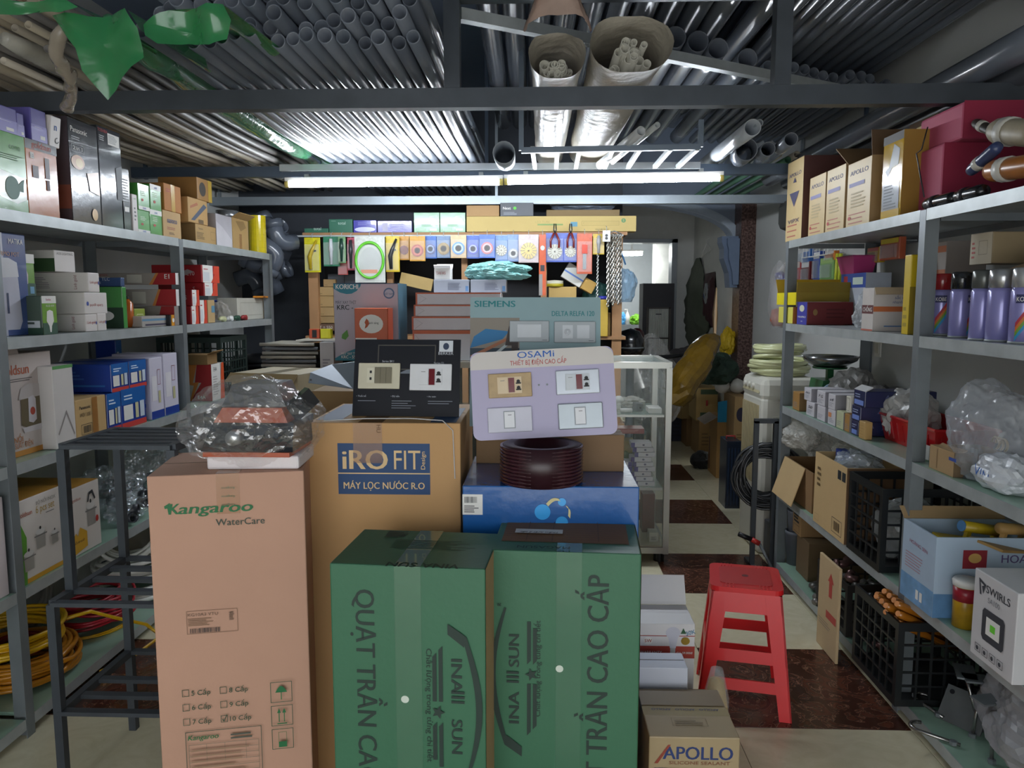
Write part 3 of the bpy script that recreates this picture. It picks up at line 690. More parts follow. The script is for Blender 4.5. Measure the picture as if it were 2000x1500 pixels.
# blue carton
bl = FB('blue_glossy_carton', 'large glossy blue carton with molecule balls behind the right green carton', 'carton', 903, 1249, 950, 2.04, 0, .40, mat('#1a5aa0', .25, var=.12, scale=5, coat=.4, bump=.08, bscale=40))
bl.rect('front', .0, .915, .115, .975, WHITE, 'price_sticker'); bl.lines('front', .012, .950, .085, .968, 18, INKD, vert=True, name='barcode'); bl.lines('front', .01, .922, .1, .945, 4, ink('#555555'))
for u, v, r, c in ((.455, .925, .045, '#39a5ee'), (.565, .955, .023, '#3aa9f0'), (.565, .895, .035, '#3a9fe6')):
    if v + r * bl.w / bl.h < 1: bl.ell('front', u, v, r, r * bl.w / bl.h, gloss(c), 'molecule_ball', 28)
for (u0, v0, u1, v1, cu) in ((.475, .95, .545, .965, .008), (.585, .945, .60, .915, .008)):
    q = [(u0 + (u1 - u0) * i / 8 + cu * math.sin(math.pi * i / 8) * (1 if v1 < v0 else 0), v0 + (v1 - v0) * i / 8 + cu * math.sin(math.pi * i / 8)) for i in range(9)]
    O, U, V, N, W, H = bl.fr('front'); l = bl.lift('front'); b = MB(); pp = [O + U * (u * W) + V * (v * H) + N * l for u, v in q] + [O + U * ((u + .012) * W) + V * ((v - .008) * H) + N * l for u, v in q]
    b.add(pp, [(i, 9 + i, 10 + i, i + 1) for i in range(8)]); obj('molecule_link', b, ink('#d9cf9a'), bl.e)
# stand-up boards
def socket_plate(par, x, z, w_, h_, plate, kind='socket', rim=None, th=.008):
    "wall-plate part on a board (local board plane y = 0, facing -Y)"
    p = link('wall_plate', rbox_mesh(w_, th, h_, .003), plate, par); p.location = (x, -th / 2 - .001, z); y = -th / 2 - .0006
    def r(n, a, b_, c, d, m, t=.002):
        bb = MB().box(a * w_, c * w_, y - t, y, b_ * h_, d * h_); return obj(n, bb, m, p)
    if rim: r('bezel', -.29, .16, .27, .84, rim, .0012)
    G = ink('#191a1d')
    if kind == 'socket':
        r('switch_rocker', -.27, .2, -.05, .8, rim or plate, .004); r('switch_mark', -.22, .68, -.12, .70, ink('#777777'), .0045)
        r('indicator', -.035, .2, .10, .8, mat('#6d1722', .2), .004); r('socket_face', .12, .2, .27, .8, rim or plate, .003)
        for zz in (.38, .64):
            b = MB(); b.lathe([(0, 0), (.0052, 0), (.0052, .004)], 12, (0.195 * w_, y - .003, zz * h_), Matrix.Rotation(math.pi / 2, 3, 'X')); b.box(.195 * w_ - .0075, .195 * w_ + .0075, y - .0036, y, zz * h_ - .007, zz * h_ - .003); obj('socket_hole', b, G, p)
    elif kind == 'rocker3':
        r('socket_face', -.28, .22, -.10, .8, mat('#d8d3bd', .3), .003)
        for i in range(3): r('switch_rocker', -.09 + .135 * i, .2, .04 + .135 * i, .82, mat('#8d8672', .25, .5), .005)
        for zz in (.38, .64): r('socket_hole', -.215, zz - .05, -.165, zz + .05, G, .0036)
    elif kind == 'switch':
        r('bezel', -.14, .15, .12, .85, mat('#8f959b', .3), .002); r('switch_rocker', -.12, .19, .10, .81, mat('#dfe0e4', .3), .005); r('switch_mark', -.04, .68, .04, .70, ink('#555555'), .0056)
    elif kind == 'blank': r('switch_rocker', -.3, .2, .3, .82, mat('#c7ccd0', .35), .003); r('maker_mark', .33, .08, .45, .1, ink('#555a5e'), .001)
    elif kind == 'aerial':
        b = MB(); b.lathe([(.0095, 0), (.0095, .004), (.004, .004), (.004, .001)], 16, (-.18 * w_, y, .5 * h_), Matrix.Rotation(math.pi / 2, 3, 'X')); obj('aerial_socket', b, mat('#8a8d90', .25, .8), p)
        r('socket_face', -.3, .2, -.05, .82, mat('#c7ccd0', .35), .0012); r('socket_face', .05, .2, .35, .82, mat('#c7ccd0', .35), .0012); r('maker_mark', .33, .08, .45, .1, ink('#555a5e'), .001)
    return p
class Board(Carton):
    def __init__(s, name, label, loc, w, h, th, m, rot, radius=.0):
        s.w, s.d, s.h = w, .0, h; s.lay = {}; s.m = m; s.e = thing(name, label, 'display board', loc, rot=rot); b = MB(); q = []
        r = radius
        if r:
            for cx, cz, a0 in ((w / 2 - r, r, -90), (w / 2 - r, h - r, 0), (-w / 2 + r, h - r, 90), (-w / 2 + r, r, 180)):
                for k in range(6): a = math.radians(a0 + 18 * k); q.append((cx + r * math.cos(a), 0, cz + r * math.sin(a)))
        else: q = [(-w / 2, 0, 0), (w / 2, 0, 0), (w / 2, 0, h), (-w / 2, 0, h)]
        b.plate(q, (0, th, 0)); obj('panel', b, m, s.e)
        obj('prop', MB().plate([(0, th, .03), (0, th, h * .7), (0, th + h * .30, .075)], (.004, 0, 0)), m, s.e)
# dark board on the kraft carton
zt = ir.h + .001
p0, p1 = oY(683, 795, 2.28), oY(890, 795, 2.28)
bk = Board('switch_display_board', 'dark navy display board with two wall plates standing on the kraft carton', ((oY(791, 790, 2.26)).x, 2.26, zt), .325, .235, .006, mat('#15171f', .4, var=.2, scale=8, spec=.25), (-math.radians(14), 0, math.radians(-2.0)))
socket_plate(bk.e, -.083, .082, .128, .079, mat('#cfc9b1', .3), 'rocker3'); socket_plate(bk.e, .075, .078, .128, .081, mat('#dfe0e2', .3), 'socket')
LT = ink('#b9bec6'); bk.frame('front', .22, .60, .77, .93, .0035, ink('#46443f'), 'printed_frame'); bk.text('front', .32, .70, 'Series BK1', .006, LT); bk.text('front', .80, .68, 'Series E1', .006, LT)
bk.rect('front', .80, .84, .93, .985, ink('#d4d9df'), 'logo_panel'); bk.text('front', .865, .80, 'BERKER', .009, LT, width=.046, bold=.02); bk.ell('front', .865, .91, .028, .045, ink('#31405a'), 'logo_mark')
bk.text('front', .035, .245, '• Thiết kế', .005, LT, align=0); bk.text('front', .36, .245, '• Độ bền', .005, LT, align=0); bk.text('front', .70, .245, '• An toàn', .005, LT, align=0)
for u, n in ((.05, 1), (.37, 4), (.71, 2)): bk.lines('front', u, .22 - .03 * n, u + .24, .22, n, ink('#7d838d'), .3)
bk.poly('front', [(.42, .55), (.50, .60), (.66, .62), (.78, .58), (.78, .55)], ink('#6d7580'), 'printed_shape')
# lilac board on the blue carton
by = on(1, 1060, 880, 2.06)
osz = bl.h + .1125
sb = Carton('plain_kraft_box', 'small brown box under the lilac display board on the blue carton', 'box', (.105, 2.272, bl.h), (.30, .10, osz - bl.h - .002), .02, kraft('#7e6347'))
sb.seam(.5, 'x')
ob = Board('switch_display_board', 'lilac rounded display board with four wall plates above the wire coil', (oY(1066, 880, 2.145).x, 2.165, osz), .415, .255, .008, mat('#b3acc9', .45, var=.03), (-math.radians(10), math.radians(-3.0), math.radians(1.5)), .022)
ob.poly('front', [(.0, .80), (1, .80), (1, .90), (.985, .955), (.955, .985), (.92, 1), (.08, 1), (.045, .985), (.015, .955), (0, .90)], mat('#cfc9c4', .4, var=.03), 'header_band')
ob.text('front', .46, .912, 'OSAMi', .0185, ink('#2b62b5'), width=.107, bold=.008); ob.text('front', .475, .832, 'THIẾT BỊ ĐIỆN CAO CẤP', .0135, ink('#b5473f'), width=.163, bold=.008)
socket_plate(ob.e, -.095, .120, .125, .070, mat('#b59a70', .45, var=.15, scale=40), 'socket', mat('#d9c3a0', .35)); socket_plate(ob.e, .100, .120, .125, .070, mat('#b9bfc8', .25, .3), 'socket', mat('#c8ced4', .3))
socket_plate(ob.e, -.100, .020, .128, .072, mat('#c9c8d6', .35), 'switch'); socket_plate(ob.e, .103, .020, .128, .074, mat('#9ba3a9', .3, .4), 'switch')
for x in (-.012, .012): obj('screw', MB().lathe([(0, 0), (.003, 0), (.003, .002)], 10, (x, -.002, .152), Matrix.Rotation(math.pi / 2, 3, 'X')), STEEL, ob.e)
# pale teal board behind
sm = Board('switch_display_board', 'pale teal display board with photo print and two grey wall plates', (oY(1045, 690, 2.36).x, 2.335, osz + .003), .405, .402, .006, mat('#8aa6ab', .5, var=.03), (-math.radians(8), math.radians(.0), 0))
pbx = Carton('plain_kraft_box', 'brown box behind the lilac board carrying the pale teal board', 'box', (.02, 2.40, bl.h), (.42, .15, osz - bl.h + .0), 0, kraft('#8a6d4c')); pbx.seam(.5, 'x')
TE = ink('#2a7f83'); sm.text('front', .19, .925, 'SIEMENS', .0195, TE, width=.128, bold=.05); sm.text('front', .79, .855, 'DELTA RELFA 120', .0155, TE, width=.132, bold=.03)
sm.rect('front', 0, .475, .38, .84, ink('#8b8378'), 'photo_print'); sm.rect('front', 0, .475, .38, .605, ink('#2f3f4c'), 'photo_print'); sm.poly('front', [(0, 0.605), (.25, 0.675), (.30, 0.735), (.12, 0.755), (.03, 0.695)], ink('#2a72a3'), 'photo_print')
sm.poly('front', [(0, 0.545), (.30, 0.695), (.31, 0.675), (.03, 0.530)], ink('#a56a4c'), 'photo_print'); sm.poly('front', [(.1, 0.495), (.32, 0.675), (.33, 0.660), (.14, 0.495)], ink('#b9c4c6'), 'photo_print')
sm.poly('front', [(.27, 0.625), (.29, 0.735), (.30, 0.775), (.33, 0.775), (.335, 0.735), (.37, 0.675), (.37, 0.595), (.35, 0.495), (.32, 0.495), (.32, 0.625)], ink('#3d3330'), 'photo_figure')
socket_plate(sm.e, -.022 + .004, .262, .123, .066, mat('#a9b0b4', .4), 'blank'); socket_plate(sm.e, .123, .260, .128, .066, mat('#a9b0b4', .4), 'aerial')
# dark red cable coil
wc = thing('cable_coil', 'flat round coil of dark red cable on the blue carton under the lilac board', 'cable', (oZ(1058, 925, bl.h + .05).x, 2.10, bl.h)); mrd = mat('#3a1a22', .22, var=.15, coat=.4)
for i in range(11): obj('cable_turn', MB().tube([(.112 * math.cos(a * math.pi / 24), .112 * math.sin(a * math.pi / 24) * .9, .006 + .0095 * i) for a in range(48)], .0052, 6, closed=True), mrd, wc, True)
obj('core', MB().lathe([(.075, .002), (.107, .002), (.107, .108), (.078, .108), (.075, .002)], 32), mat('#30161c', .35, var=.1), wc, True)

# ---- bagged appliance on white foam slab on top of the pinkish carton
kt = kg.h
fo = Carton('foam_slab', 'white foam slab lying on the tall pinkish carton', 'foam slab', (oZ(510, 905, kt).x, 2.06, kt), (.242, .20, .036), kg.e.rotation_euler.z * .3, mat('#e6dfe0', .8, var=.04, bump=.15, bscale=120), bev=.006); fo.rect('front', .02, .1, .98, .16, mat('#d8d0d2', .8), 'moulded_step')
g = thing('bagged_grill', 'black and orange countertop grill with silver knob inside a clear bag', 'appliance', (fo.e.location.x - .005, 2.06, kt + .0365))
BK = mat('#17181c', .28, var=.1, coat=.3); OR = mat('#a8481f', .35, var=.08)
obj('base', MB().plate([(-.115, -.115, 0), (.115, -.115, 0), (.115, .10, 0), (-.115, .10, 0)], (0, 0, .012)), OR, g)
obj('lower_body', MB().plate([(-.125, -.105, .012), (.12, -.105, .012), (.115, -.07, .085), (-.105, -.07, .085)], (0, .18, 0)), BK, g)
obj('middle_band', MB().plate([(-.10, -.075, .085), (.10, -.075, .085), (.085, -.075, .125), (-.075, -.075, .125)], (0, .16, 0)), OR, g)
obj('lid', MB().plate([(-.085, -.055, .125), (.09, -.055, .125), (.065, -.05, .185), (-.055, -.05, .185)], (0, .13, 0)), BK, g)
obj('side_arm', MB().bar((.09, -.02, .10), (.14, .02, .15), .03, .05), BK, g)
obj('knob', MB().lathe([(0, .026), (.019, .026), (.021, 0)], 24, (-.028, -.107, .052), Matrix.Rotation(math.pi / 2, 3, 'X')), mat('#b9bbbd', .3, .8), g, True)
sh = lambda n: 1 - .25 * max(0, n.z) * max(0, abs(n.x))
o = bag('clear_bag', '', '', (-.02, -.005, -.028), (.185, .155, .128), film_m(.13, '#ffffff', .1, .55, 14, .05), .15, 2.6, 21, 5, parent=g, squash=lambda n: 1 - .12 * max(0, n.z) * abs(n.x) ** 2)
# the foam slab carries the grill; bag film drapes over both

# ---- small cartons on the floor at right of the blue carton
ap = FB('sealant_carton', 'olive kraft sealant carton with navy lettering on the floor at bottom centre', 'carton', 1268, 1446, 1440, 1.915, 0, .25, mat('#a3906d', .55, var=.06, coat=.2))
ap.text('front', .54, .80, 'APOLLO', .036, ink('#26386b'), width=.185, bold=.04, shear=.0); ap.poly('front', [(.06, .76), (.10, .76), (.24, .93), (.21, .93)], ink('#8c3e2c'), 'logo_stroke')
ap.text('front', .56, .755, 'SILICONE SEALANT', .009, ink('#7d4a34'), width=.16, bold=.01); ap.rect('front', .06, .63, .66, .72, ink('#24366a'), 'printed_bar'); ap.text('front', .36, .65, 'SILICONE', .014, ink('#c9b88f'), width=.12, bold=.02)
ap.tape('top', 0, 1, .42, .60, mat('#c9b88f', .12, alpha=.6, var=.05, coat=.5)); 
for u in (.22, .5, .78): ap.text('top', u, .56, 'APOLLO', .010, ink('#3b3f63'), rot=math.pi, width=.055, bold=.02)
ap.frame('top', .30, .20, .70, .36, .001, ink('#6b5b3c')); ap.lines('top', .33, .23, .67, .33, 3, ink('#7a6a4a')); ap.ell('top', .42, .78, .09, .06, ink('#3b4a86'), 'logo_mark'); ap.rect('top', 0, .62, .98, .98, mat('#7d6b4f', .55), 'flap_panel')
wb = FB('small_white_box', 'small plain white box behind the sealant carton', 'box', 1235, 1344, 1304, 2.20, .23, .10, mat('#c6cad6', .45, var=.03)); wb.seam(.5, 'x')
cs = Carton('closed_kraft_box', 'low kraft box hidden under the small white box behind the sealant carton', 'box', (.42, 2.255, 0), (.24, .14, .229), 0, kraft('#9a7a55')); cs.seam(.5, 'x')
lb = FB('bulb_carton', 'white and red bulb carton with open flaps beside the red stool', 'carton', 1215, 1358, 1218, 2.40, .0, .16, mat('#d9d6d6', .45, var=.03))
lb.rect('front', 0, .715, 1, .815, ink('#a5392c'), 'red_band'); lb.rect('front', 0, .897, 1, .903, ink('#a33a30'), 'red_line')
lb.ell('front', .70, .925, .10, .05, mat('#c9c9d4', .3), 'bulb_picture'); lb.poly('front', [(.63, .90), (.77, .90), (.74, .80), (.66, .80)], mat('#c9c9d4', .3), 'bulb_picture'); lb.rect('front', .665, .755, .735, .80, ink('#b0b0b0'), 'bulb_picture')
lb.poly('front', [(.80, .92), (.88, .92), (.84, .965)], ink('#2f5b3a'), 'eco_mark'); lb.ell('front', .87, .86, .06, .032, mat('#a98b3c', .3, .5), 'gold_seal'); lb.text('front', .945, .915, '30K', .014, ink('#3a7fa0'), rot=.3); lb.ell('front', .36, .86, .06, .032, WHITE, 'watt_ring'); lb.text('front', .36, .848, '5W', .011, ink('#a33a30'), bold=.02); lb.text('front', .86, .755, 'Giá: 59.000đ', .007, WHITE); lb.text('front', .40, .755, 'WARRANTY', .009, WHITE)
lb.flap('back', .10, 62, mat('#d9d6d6', .45, var=.03)); lb.flap('front', .07, 174, mat('#d2d0d0', .45, var=.03), 'top_flap', .1, .98)
fl_ = lb.e.children[-2]
tb = Carton('flap_print', 'x', 'x', (0, 0, 0), (.1, .1, .1)) if False else None
lb.text('back', .35, 1.13, 'LED BULB', .016, ink('#b0584a'), rot=math.pi, bold=.03, name='lettering', lift=.05) if False else None
yc = thing('yellow_packet_roll', 'yellow and clear plastic packets tucked beside the bulb carton', 'packets', (.60, 2.44, .0)); obj('roll', MB().lathe([(.0, 0), (.035, .0), (.04, .10), (.025, .20), (0, .21)], 16), mat('#c9a22c', .3, var=.2, scale=20), yc, True); obj('film', MB().lathe([(.041, .02), (.043, .14), (.02, .24)], 14), clear(.3), yc, True)

# ---- red plastic stool
RED = mat('#d01a20', .35, var=.05, coat=.15)
stl = thing('red_plastic_stool', 'red plastic stool with four splayed legs in the aisle', 'stool', (.76, 2.72, 0), math.radians(-12)); hw_, hb, hh = .125, .168, .455
tp = MB(); q = []
r = .03
for cx_, cy_, a0 in ((hw_ - r, -hw_ + r, -90), (hw_ - r, hw_ - r, 0), (-hw_ + r, hw_ - r, 90), (-hw_ + r, -hw_ + r, 180)):
    for k in range(5): a = math.radians(a0 + 22.5 * k); q.append((cx_ + r * math.cos(a), cy_ + r * math.sin(a), hh - .018))
tp.plate(q, (0, 0, .018)); obj('seat', tp, RED, stl)
obj('seat_pattern', MB().plate([(x * .72, y * .72, hh) for x, y, z in q], (0, 0, .0025)), mat('#b5141a', .4), stl)
for dx in (-1, 1):
    for dy in (-1, 1):
        b = MB()
        for k in range(4): b.bar((dx * (.045 + .012 * k), dy * .092, hh), (dx * (.045 + .012 * k), dy * .118, hh), .004, .007)
        obj('grip_ribs', b, RED, stl)['kind'] = 'stuff'
obj('seat_hole', MB().lathe([(.0, .0005), (.012, .0005), (.012, .003), (0, .003)], 16, (0, 0, hh)), ink('#5d0a0e'), stl)
def at(f, sx, sy): q = hw_ - .006 + (hb - hw_) * f; return Vector((sx * q, sy * q, (hh - .02) * (1 - f)))
for sx in (-1, 1):
    for sy in (-1, 1):
        b = MB(); t0, t1 = at(0, sx, sy), at(1, sx, sy)
        for wdir in ((-sx, 0), (0, -sy)):
            w0, w1 = .058, .042; a, c = Vector((wdir[0], wdir[1], 0)), Vector((-wdir[1], -wdir[0], 0)) if False else None
            nrm = Vector((0, -sy, 0)) if wdir[0] else Vector((-sx, 0, 0))
            b.plate([t0, t0 + a * w0, t1 + a * w1, t1] if (wdir[0] * sy > 0 or (wdir[1] and wdir[1] * sx < 0)) else [t0, t1, t1 + a * w1, t0 + a * w0], nrm * .006)
        obj('leg', b, RED, stl)
for s_ in range(4):
    R4 = Matrix.Rotation(math.pi / 2 * s_, 3, 'Z')
    for f0, f1, nm in ((.0, .16, 'apron'), (.46, .56, 'stretcher'), (.70, .79, 'stretcher')):
        a, b_, c, d = at(f0, -1, -1), at(f0, 1, -1), at(f1, 1, -1), at(f1, -1, -1)
        if nm == 'apron' or True:
            m = MB().plate([R4 @ p + R4 @ Vector((0, .0015, 0)) for p in (a, d, c, b_)], R4 @ Vector((0, .006, 0)))
            if nm == 'stretcher' and f0 > .6 and s_ in (1, 3): continue
            obj(nm, m, RED, stl)
# ================================================================== LEFT RACK GOODS
Z5, Z4, Z3, Z2, Z1 = LZ[4] + .001, LZ[3] + .001, LZ[2] + .001, LZ[1] + .001, LZ[0] + .001
W1 = mat('#d9d2ce', .5, var=.04)
# --- top shelf
c = SL('kettle_box', 'pale green glossy appliance box at the left end of the top shelf', 'box', -45, 44, 240, Z5, .22, gloss('#cfd8c8', .18)); c.poly('front', [(0, .55), (1, .45), (1, 1), (0, 1)], gloss('#6fae62', .2)); c.poly('front', [(0, 0), (1, 0), (1, .18), (.75, .10), (.4, .16), (0, .3)], gloss('#5f9f5c', .2)); c.text('front', .76, .80, 'cone', .02, ink('#4d7a48')); c.lines('front', .35, .66, .95, .74, 3, ink('#4d7a48')); c.ell('front', .66, .30, .16, .15, ink('#8aa7a0'), 'kettle_picture'); c.poly('front', [(.80, .36), (.93, .44), (.90, .26), (.82, .28)], ink('#8aa7a0'), 'kettle_picture')
c = SL('juicer_box', 'orange and charcoal appliance box standing on the top left shelf', 'box', 47, 108, 268, Z5, .20, gloss('#c0703f', .2)); c.rect('front', 0, .87, 1, 1, gloss('#454448', .25)); c.text('front', .5, .905, 'goldsun', .021, ink('#b5482c'), width=.105, bold=.02); c.rect('front', .13, .75, .25, .83, WHITE); c.text('front', .19, .77, '1.5', .010, INKD); c.rect('front', .58, .52, .72, .80, ink('#b8b7be'), 'blender_picture'); c.rect('front', .18, .50, .36, .66, ink('#b8b7be'), 'jug_picture'); c.rect('front', .6, .36, .7, .5, ink('#8a7d80'), 'blender_picture'); c.lines('front', .32, .885, .9, .897, 1, ink('#cccccc'))
pn = SL('blender_box', 'tall black appliance box with orange picture on the top left shelf', 'box', 130, 187, 226, Z5, .20, gloss('#3b3d42', .18)); pn.text('front', .36, .87, 'Panasonic', .020, WHITE, width=.105, bold=.02); pn.lines('front', .1, .80, .5, .84, 2, ink('#b9bcc0')); pn.frame('front', .08, .68, .50, .755, .0015, ink('#b9bcc0')); pn.text('front', .28, .70, '2in1', .014, WHITE, width=.06); pn.ell('front', .27, .585, .22, .07, mat('#c08a55', .3), 'fruit_picture'); pn.ell('front', .31, .58, .12, .045, mat('#d6b468', .3), 'fruit_picture'); pn.poly('front', [(.55, .50), (.95, .54), (.97, .30), (.62, .33)], mat('#bd8f66', .3), 'blender_picture'); pn.ell('front', .75, .10, .1, .06, mat('#cda04e', .3), 'fruit_picture'); pn.rect('left', 0, 0, 1, 1, mat('#4a3f45', .5), 'side_print'); pn.rect('left', 0, .12, 1, .35, mat('#7a4638', .5), 'side_print')
c = SL('blender_box', 'tall dark grey appliance box with red name and white sticker on the top shelf', 'box', 189, 233, 243, Z5, .20, gloss('#43464c', .15)); c.text('front', .22, .945, 'TOSHIBA', .012, ink('#b5333a'), width=.07, bold=.02); c.rect('front', .42, .84, .93, .955, WHITE, 'sticker'); c.lines('front', .45, .86, .9, .945, 6, ink('#999999')); c.lines('front', .05, .86, .3, .92, 3, ink('#b9bcc0')); c.poly('front', [(.72, .30), (.95, .30), (.98, .66), (.70, .62)], ink('#7d8186'), 'jug_picture')
c = SL('small_black_box', 'shorter black box beside the dark grey appliance box on the top shelf', 'box', 234, 251, 326, Z5, .2, gloss('#2e3035', .2)); c.rect('front', .3, .30, .8, .38, WHITE, 'barcode'); c.lines('front', .2, .45, .85, .85, 9, ink('#8b8e92'))
pz = 0
def purple(lbl, xa, xb, yt, zb, wht=True, h='#5f57a0', xf=0):
    c = SL('purple_kitchen_box', lbl, 'box', xa, xb, yt, zb, .09, gloss(h, .35), group='purple boxes at upper left'); c.rect('front', 0, 0, 1, .5, gloss('#8983c4', .35)); c.rect('front', .55, .08, .85, .2, WHITE); c.lines('front', .2, .42, .8, .48, 1, ink('#c7c4e4')); return c
zk = oX(-45, 240, LXF - .012).z + .001; zj = oX(47, 268, LXF - .012).z + .001
purple('purple box on the pale green appliance box, leftmost of three', -20, 30, 196, zk); purple('slim purple box between two others on the appliance boxes', 31, 45, 218, zk); purple('purple box lying on the orange appliance box', 58, 88, 208, zj)
c = SL('white_carton_tipped', 'small white box with blue letters tipped beside the tall black box', 'box', 92, 112, 222, zj, .06, W1, rot=(.12, 0, math.pi / 2)); c.text('front', .5, .55, 'n', .025, ink('#2f5fa8'), bold=.04); c.text('front', .75, .15, 'C', .02, INKD, rot=.6, bold=.03)
def rd(lbl, xa, xb, yt, zb, wt=False):
    c = SL('led_bulb_box', lbl, 'box', xa, xb, yt, zb, .10, gloss('#4f9c44', .3), group='green bulb boxes on the top left shelf')
    c.rect('front', 0, 0, 1, .14, WHITE) if wt else c.rect('front', 0, .80, 1, 1, WHITE); c.lines('front', .2, .55, .8, .75, 3, ink('#d4e8cc')); c.ell('front', .35, .38, .1, .05, ink('#b5392c'), 'badge'); c.text('front', .5, .03 if wt else .85, 'HAPE', .008, ink('#3b63b0'), bold=.02); return c
zc = oX(268, 408, LXF - .012).z + .001
rd('green bulb box, lower row beside the white strip box', 268, 291, 408, Z5, True); rd('green bulb box, lower row beside the kraft box with blue name', 292, 315, 408, Z5); rd('green bulb box, upper row beside the white strip box', 268, 290, 356, zc, True); rd('green bulb box, upper row beside the orange kraft box', 292, 313, 358, zc)
c = SL('narrow_white_box', 'narrow white bulb box standing at the left of the green bulb boxes', 'box', 257, 267, 378, Z5, .1, W1); c.lines('front', .3, .3, .7, .7, 4, ink('#666666')); c.text('front', .5, .86, 'HAPE', .006, ink('#4f9c44'))
c = SL('name_kraft_box', 'kraft box with blue lowercase name on the top left shelf', 'box', 317, 352, 409, Z5, .18, kraft('#c2a070')); c.text('front', .5, .55, 'nanoco', .026, ink('#34497c'), width=.095, bold=.02); c.lines('front', .2, .3, .8, .42, 2, ink('#a3654a')); c.lines('front', .3, .12, .7, .22, 2, ink('#6b5537'))
zn = oX(317, 409, LXF - .012).z + .001
c = SL('tape_kraft_box', 'orange-brown kraft box stacked on the kraft box with blue name', 'box', 319, 352, 356, zn, .18, kraft('#b5793f')); c.tape('front', .4, .62, 0, 1, mat('#c9a24c', .25, var=.05)); c.lines('front', .1, .7, .35, .85, 2, ink('#a3392c'))
zq = oX(356, 432, LXF - .012).z
c = SL('fan_motor_box', 'kraft carton with printed lines at the far part of the top left shelf', 'box', 381, 421, 436, Z5, .26, kraft('#b3925f')); c.text('front', .25, .72, 'Panasonic', .009, INKD); c.lines('front', .05, .2, .5, .6, 5, ink('#6f5a38')); c.frame('front', .72, .25, .95, .7, .001, ink('#5b4a30')); c.rect('left', 0, 0, 1, 1, kraft('#8d7148'), 'side_print'); c.frame('left', .35, .4, .75, .8, .001, ink('#4a3a22'))
zp = oX(381, 436, LXF - .012).z + .001
c = SL('taped_kraft_box', 'small kraft box with blue slanted stripe on the printed carton', 'box', 366, 404, 383, zp, .2, kraft('#b9945f')); c.poly('front', [(.12, .1), (.3, .1), (.95, .75), (.8, .85)], ink('#4b5568'), 'stripe'); c.poly('front', [(.1, .55), (.5, .75), (.45, .85), (.1, .65)], ink('#a8653f'), 'stripe'); c.rect('front', .5, .02, .75, .18, ink('#6b5537'))
zr = oX(366, 383, LXF - .012).z + .001
c = SL('small_fan_box', 'small dark box with yellow edge on top of the striped kraft box', 'box', 384, 412, 345, zr, .2, mat('#a5793f', .5)); c.rect('front', .75, 0, 1, 1, ink('#c9a53a')); c.ell('front', .35, .5, .22, .32, ink('#3b3228'), 'motor_picture')
c = SL('white_lid_box', 'white box with folded front beside the yellow tape stack', 'box', 421, 452, 416, Z5, .22, mat('#bdb9bf', .5)); c.poly('front', [(0, .0), (.9, 0), (.95, .25), (.4, .6), (0, .75)], mat('#cfcbd0', .5))
zw = oX(421, 416, LXF - .012).z + .001
pr = oX(446, 405, LXF - .1); t = thing('silver_tape_roll', 'roll of silver duct tape lying on the white box', 'tape roll', (LXF - .11, pr.y, zw)); obj('tape_ring', MB().lathe([(.045, 0), (.062, 0), (.062, .055), (.045, .055), (.045, 0)], 28), mat('#a9adb2', .25, .7), t, True); obj('cardboard_core', MB().lathe([(.042, .001), (.0449, .001), (.0449, .054), (.042, .054), (.042, .001)], 24), kraft(), t, True)
c = SL('opened_kraft_box', 'kraft box with taped flap between white box and yellow tape stack', 'box', 453, 484, 424, Z5, .2, kraft('#a98a58')); c.poly('front', [(.2, .9), (.7, .95), (.85, .75), (.5, .6)], kraft('#8b7045')); c.tape('front', .4, .55, 0, .5); c.flap('front', .05, 30)
ty = thing('yellow_tape_stack', 'tall column of shrink-wrapped clear yellow tape rolls at the rack end', 'tape rolls', (LXF - .08, oX(502, 450, LXF - .08).y, Z5)); hT = oX(502, 422, LXF - .08).z - Z5
for i in range(6): obj('tape_roll', MB().lathe([(.034, .001), (.055, .001), (.055, .99), (.034, .99), (.034, .001)], 24), mat('#d2bd1e', .15, var=.06, coat=.4), ty, False).scale = (1, 1, hT / 6); ty.children[-1].location.z = i * hT / 6
for i, ch in enumerate(ty.children): ch.location.z = i * hT / 6
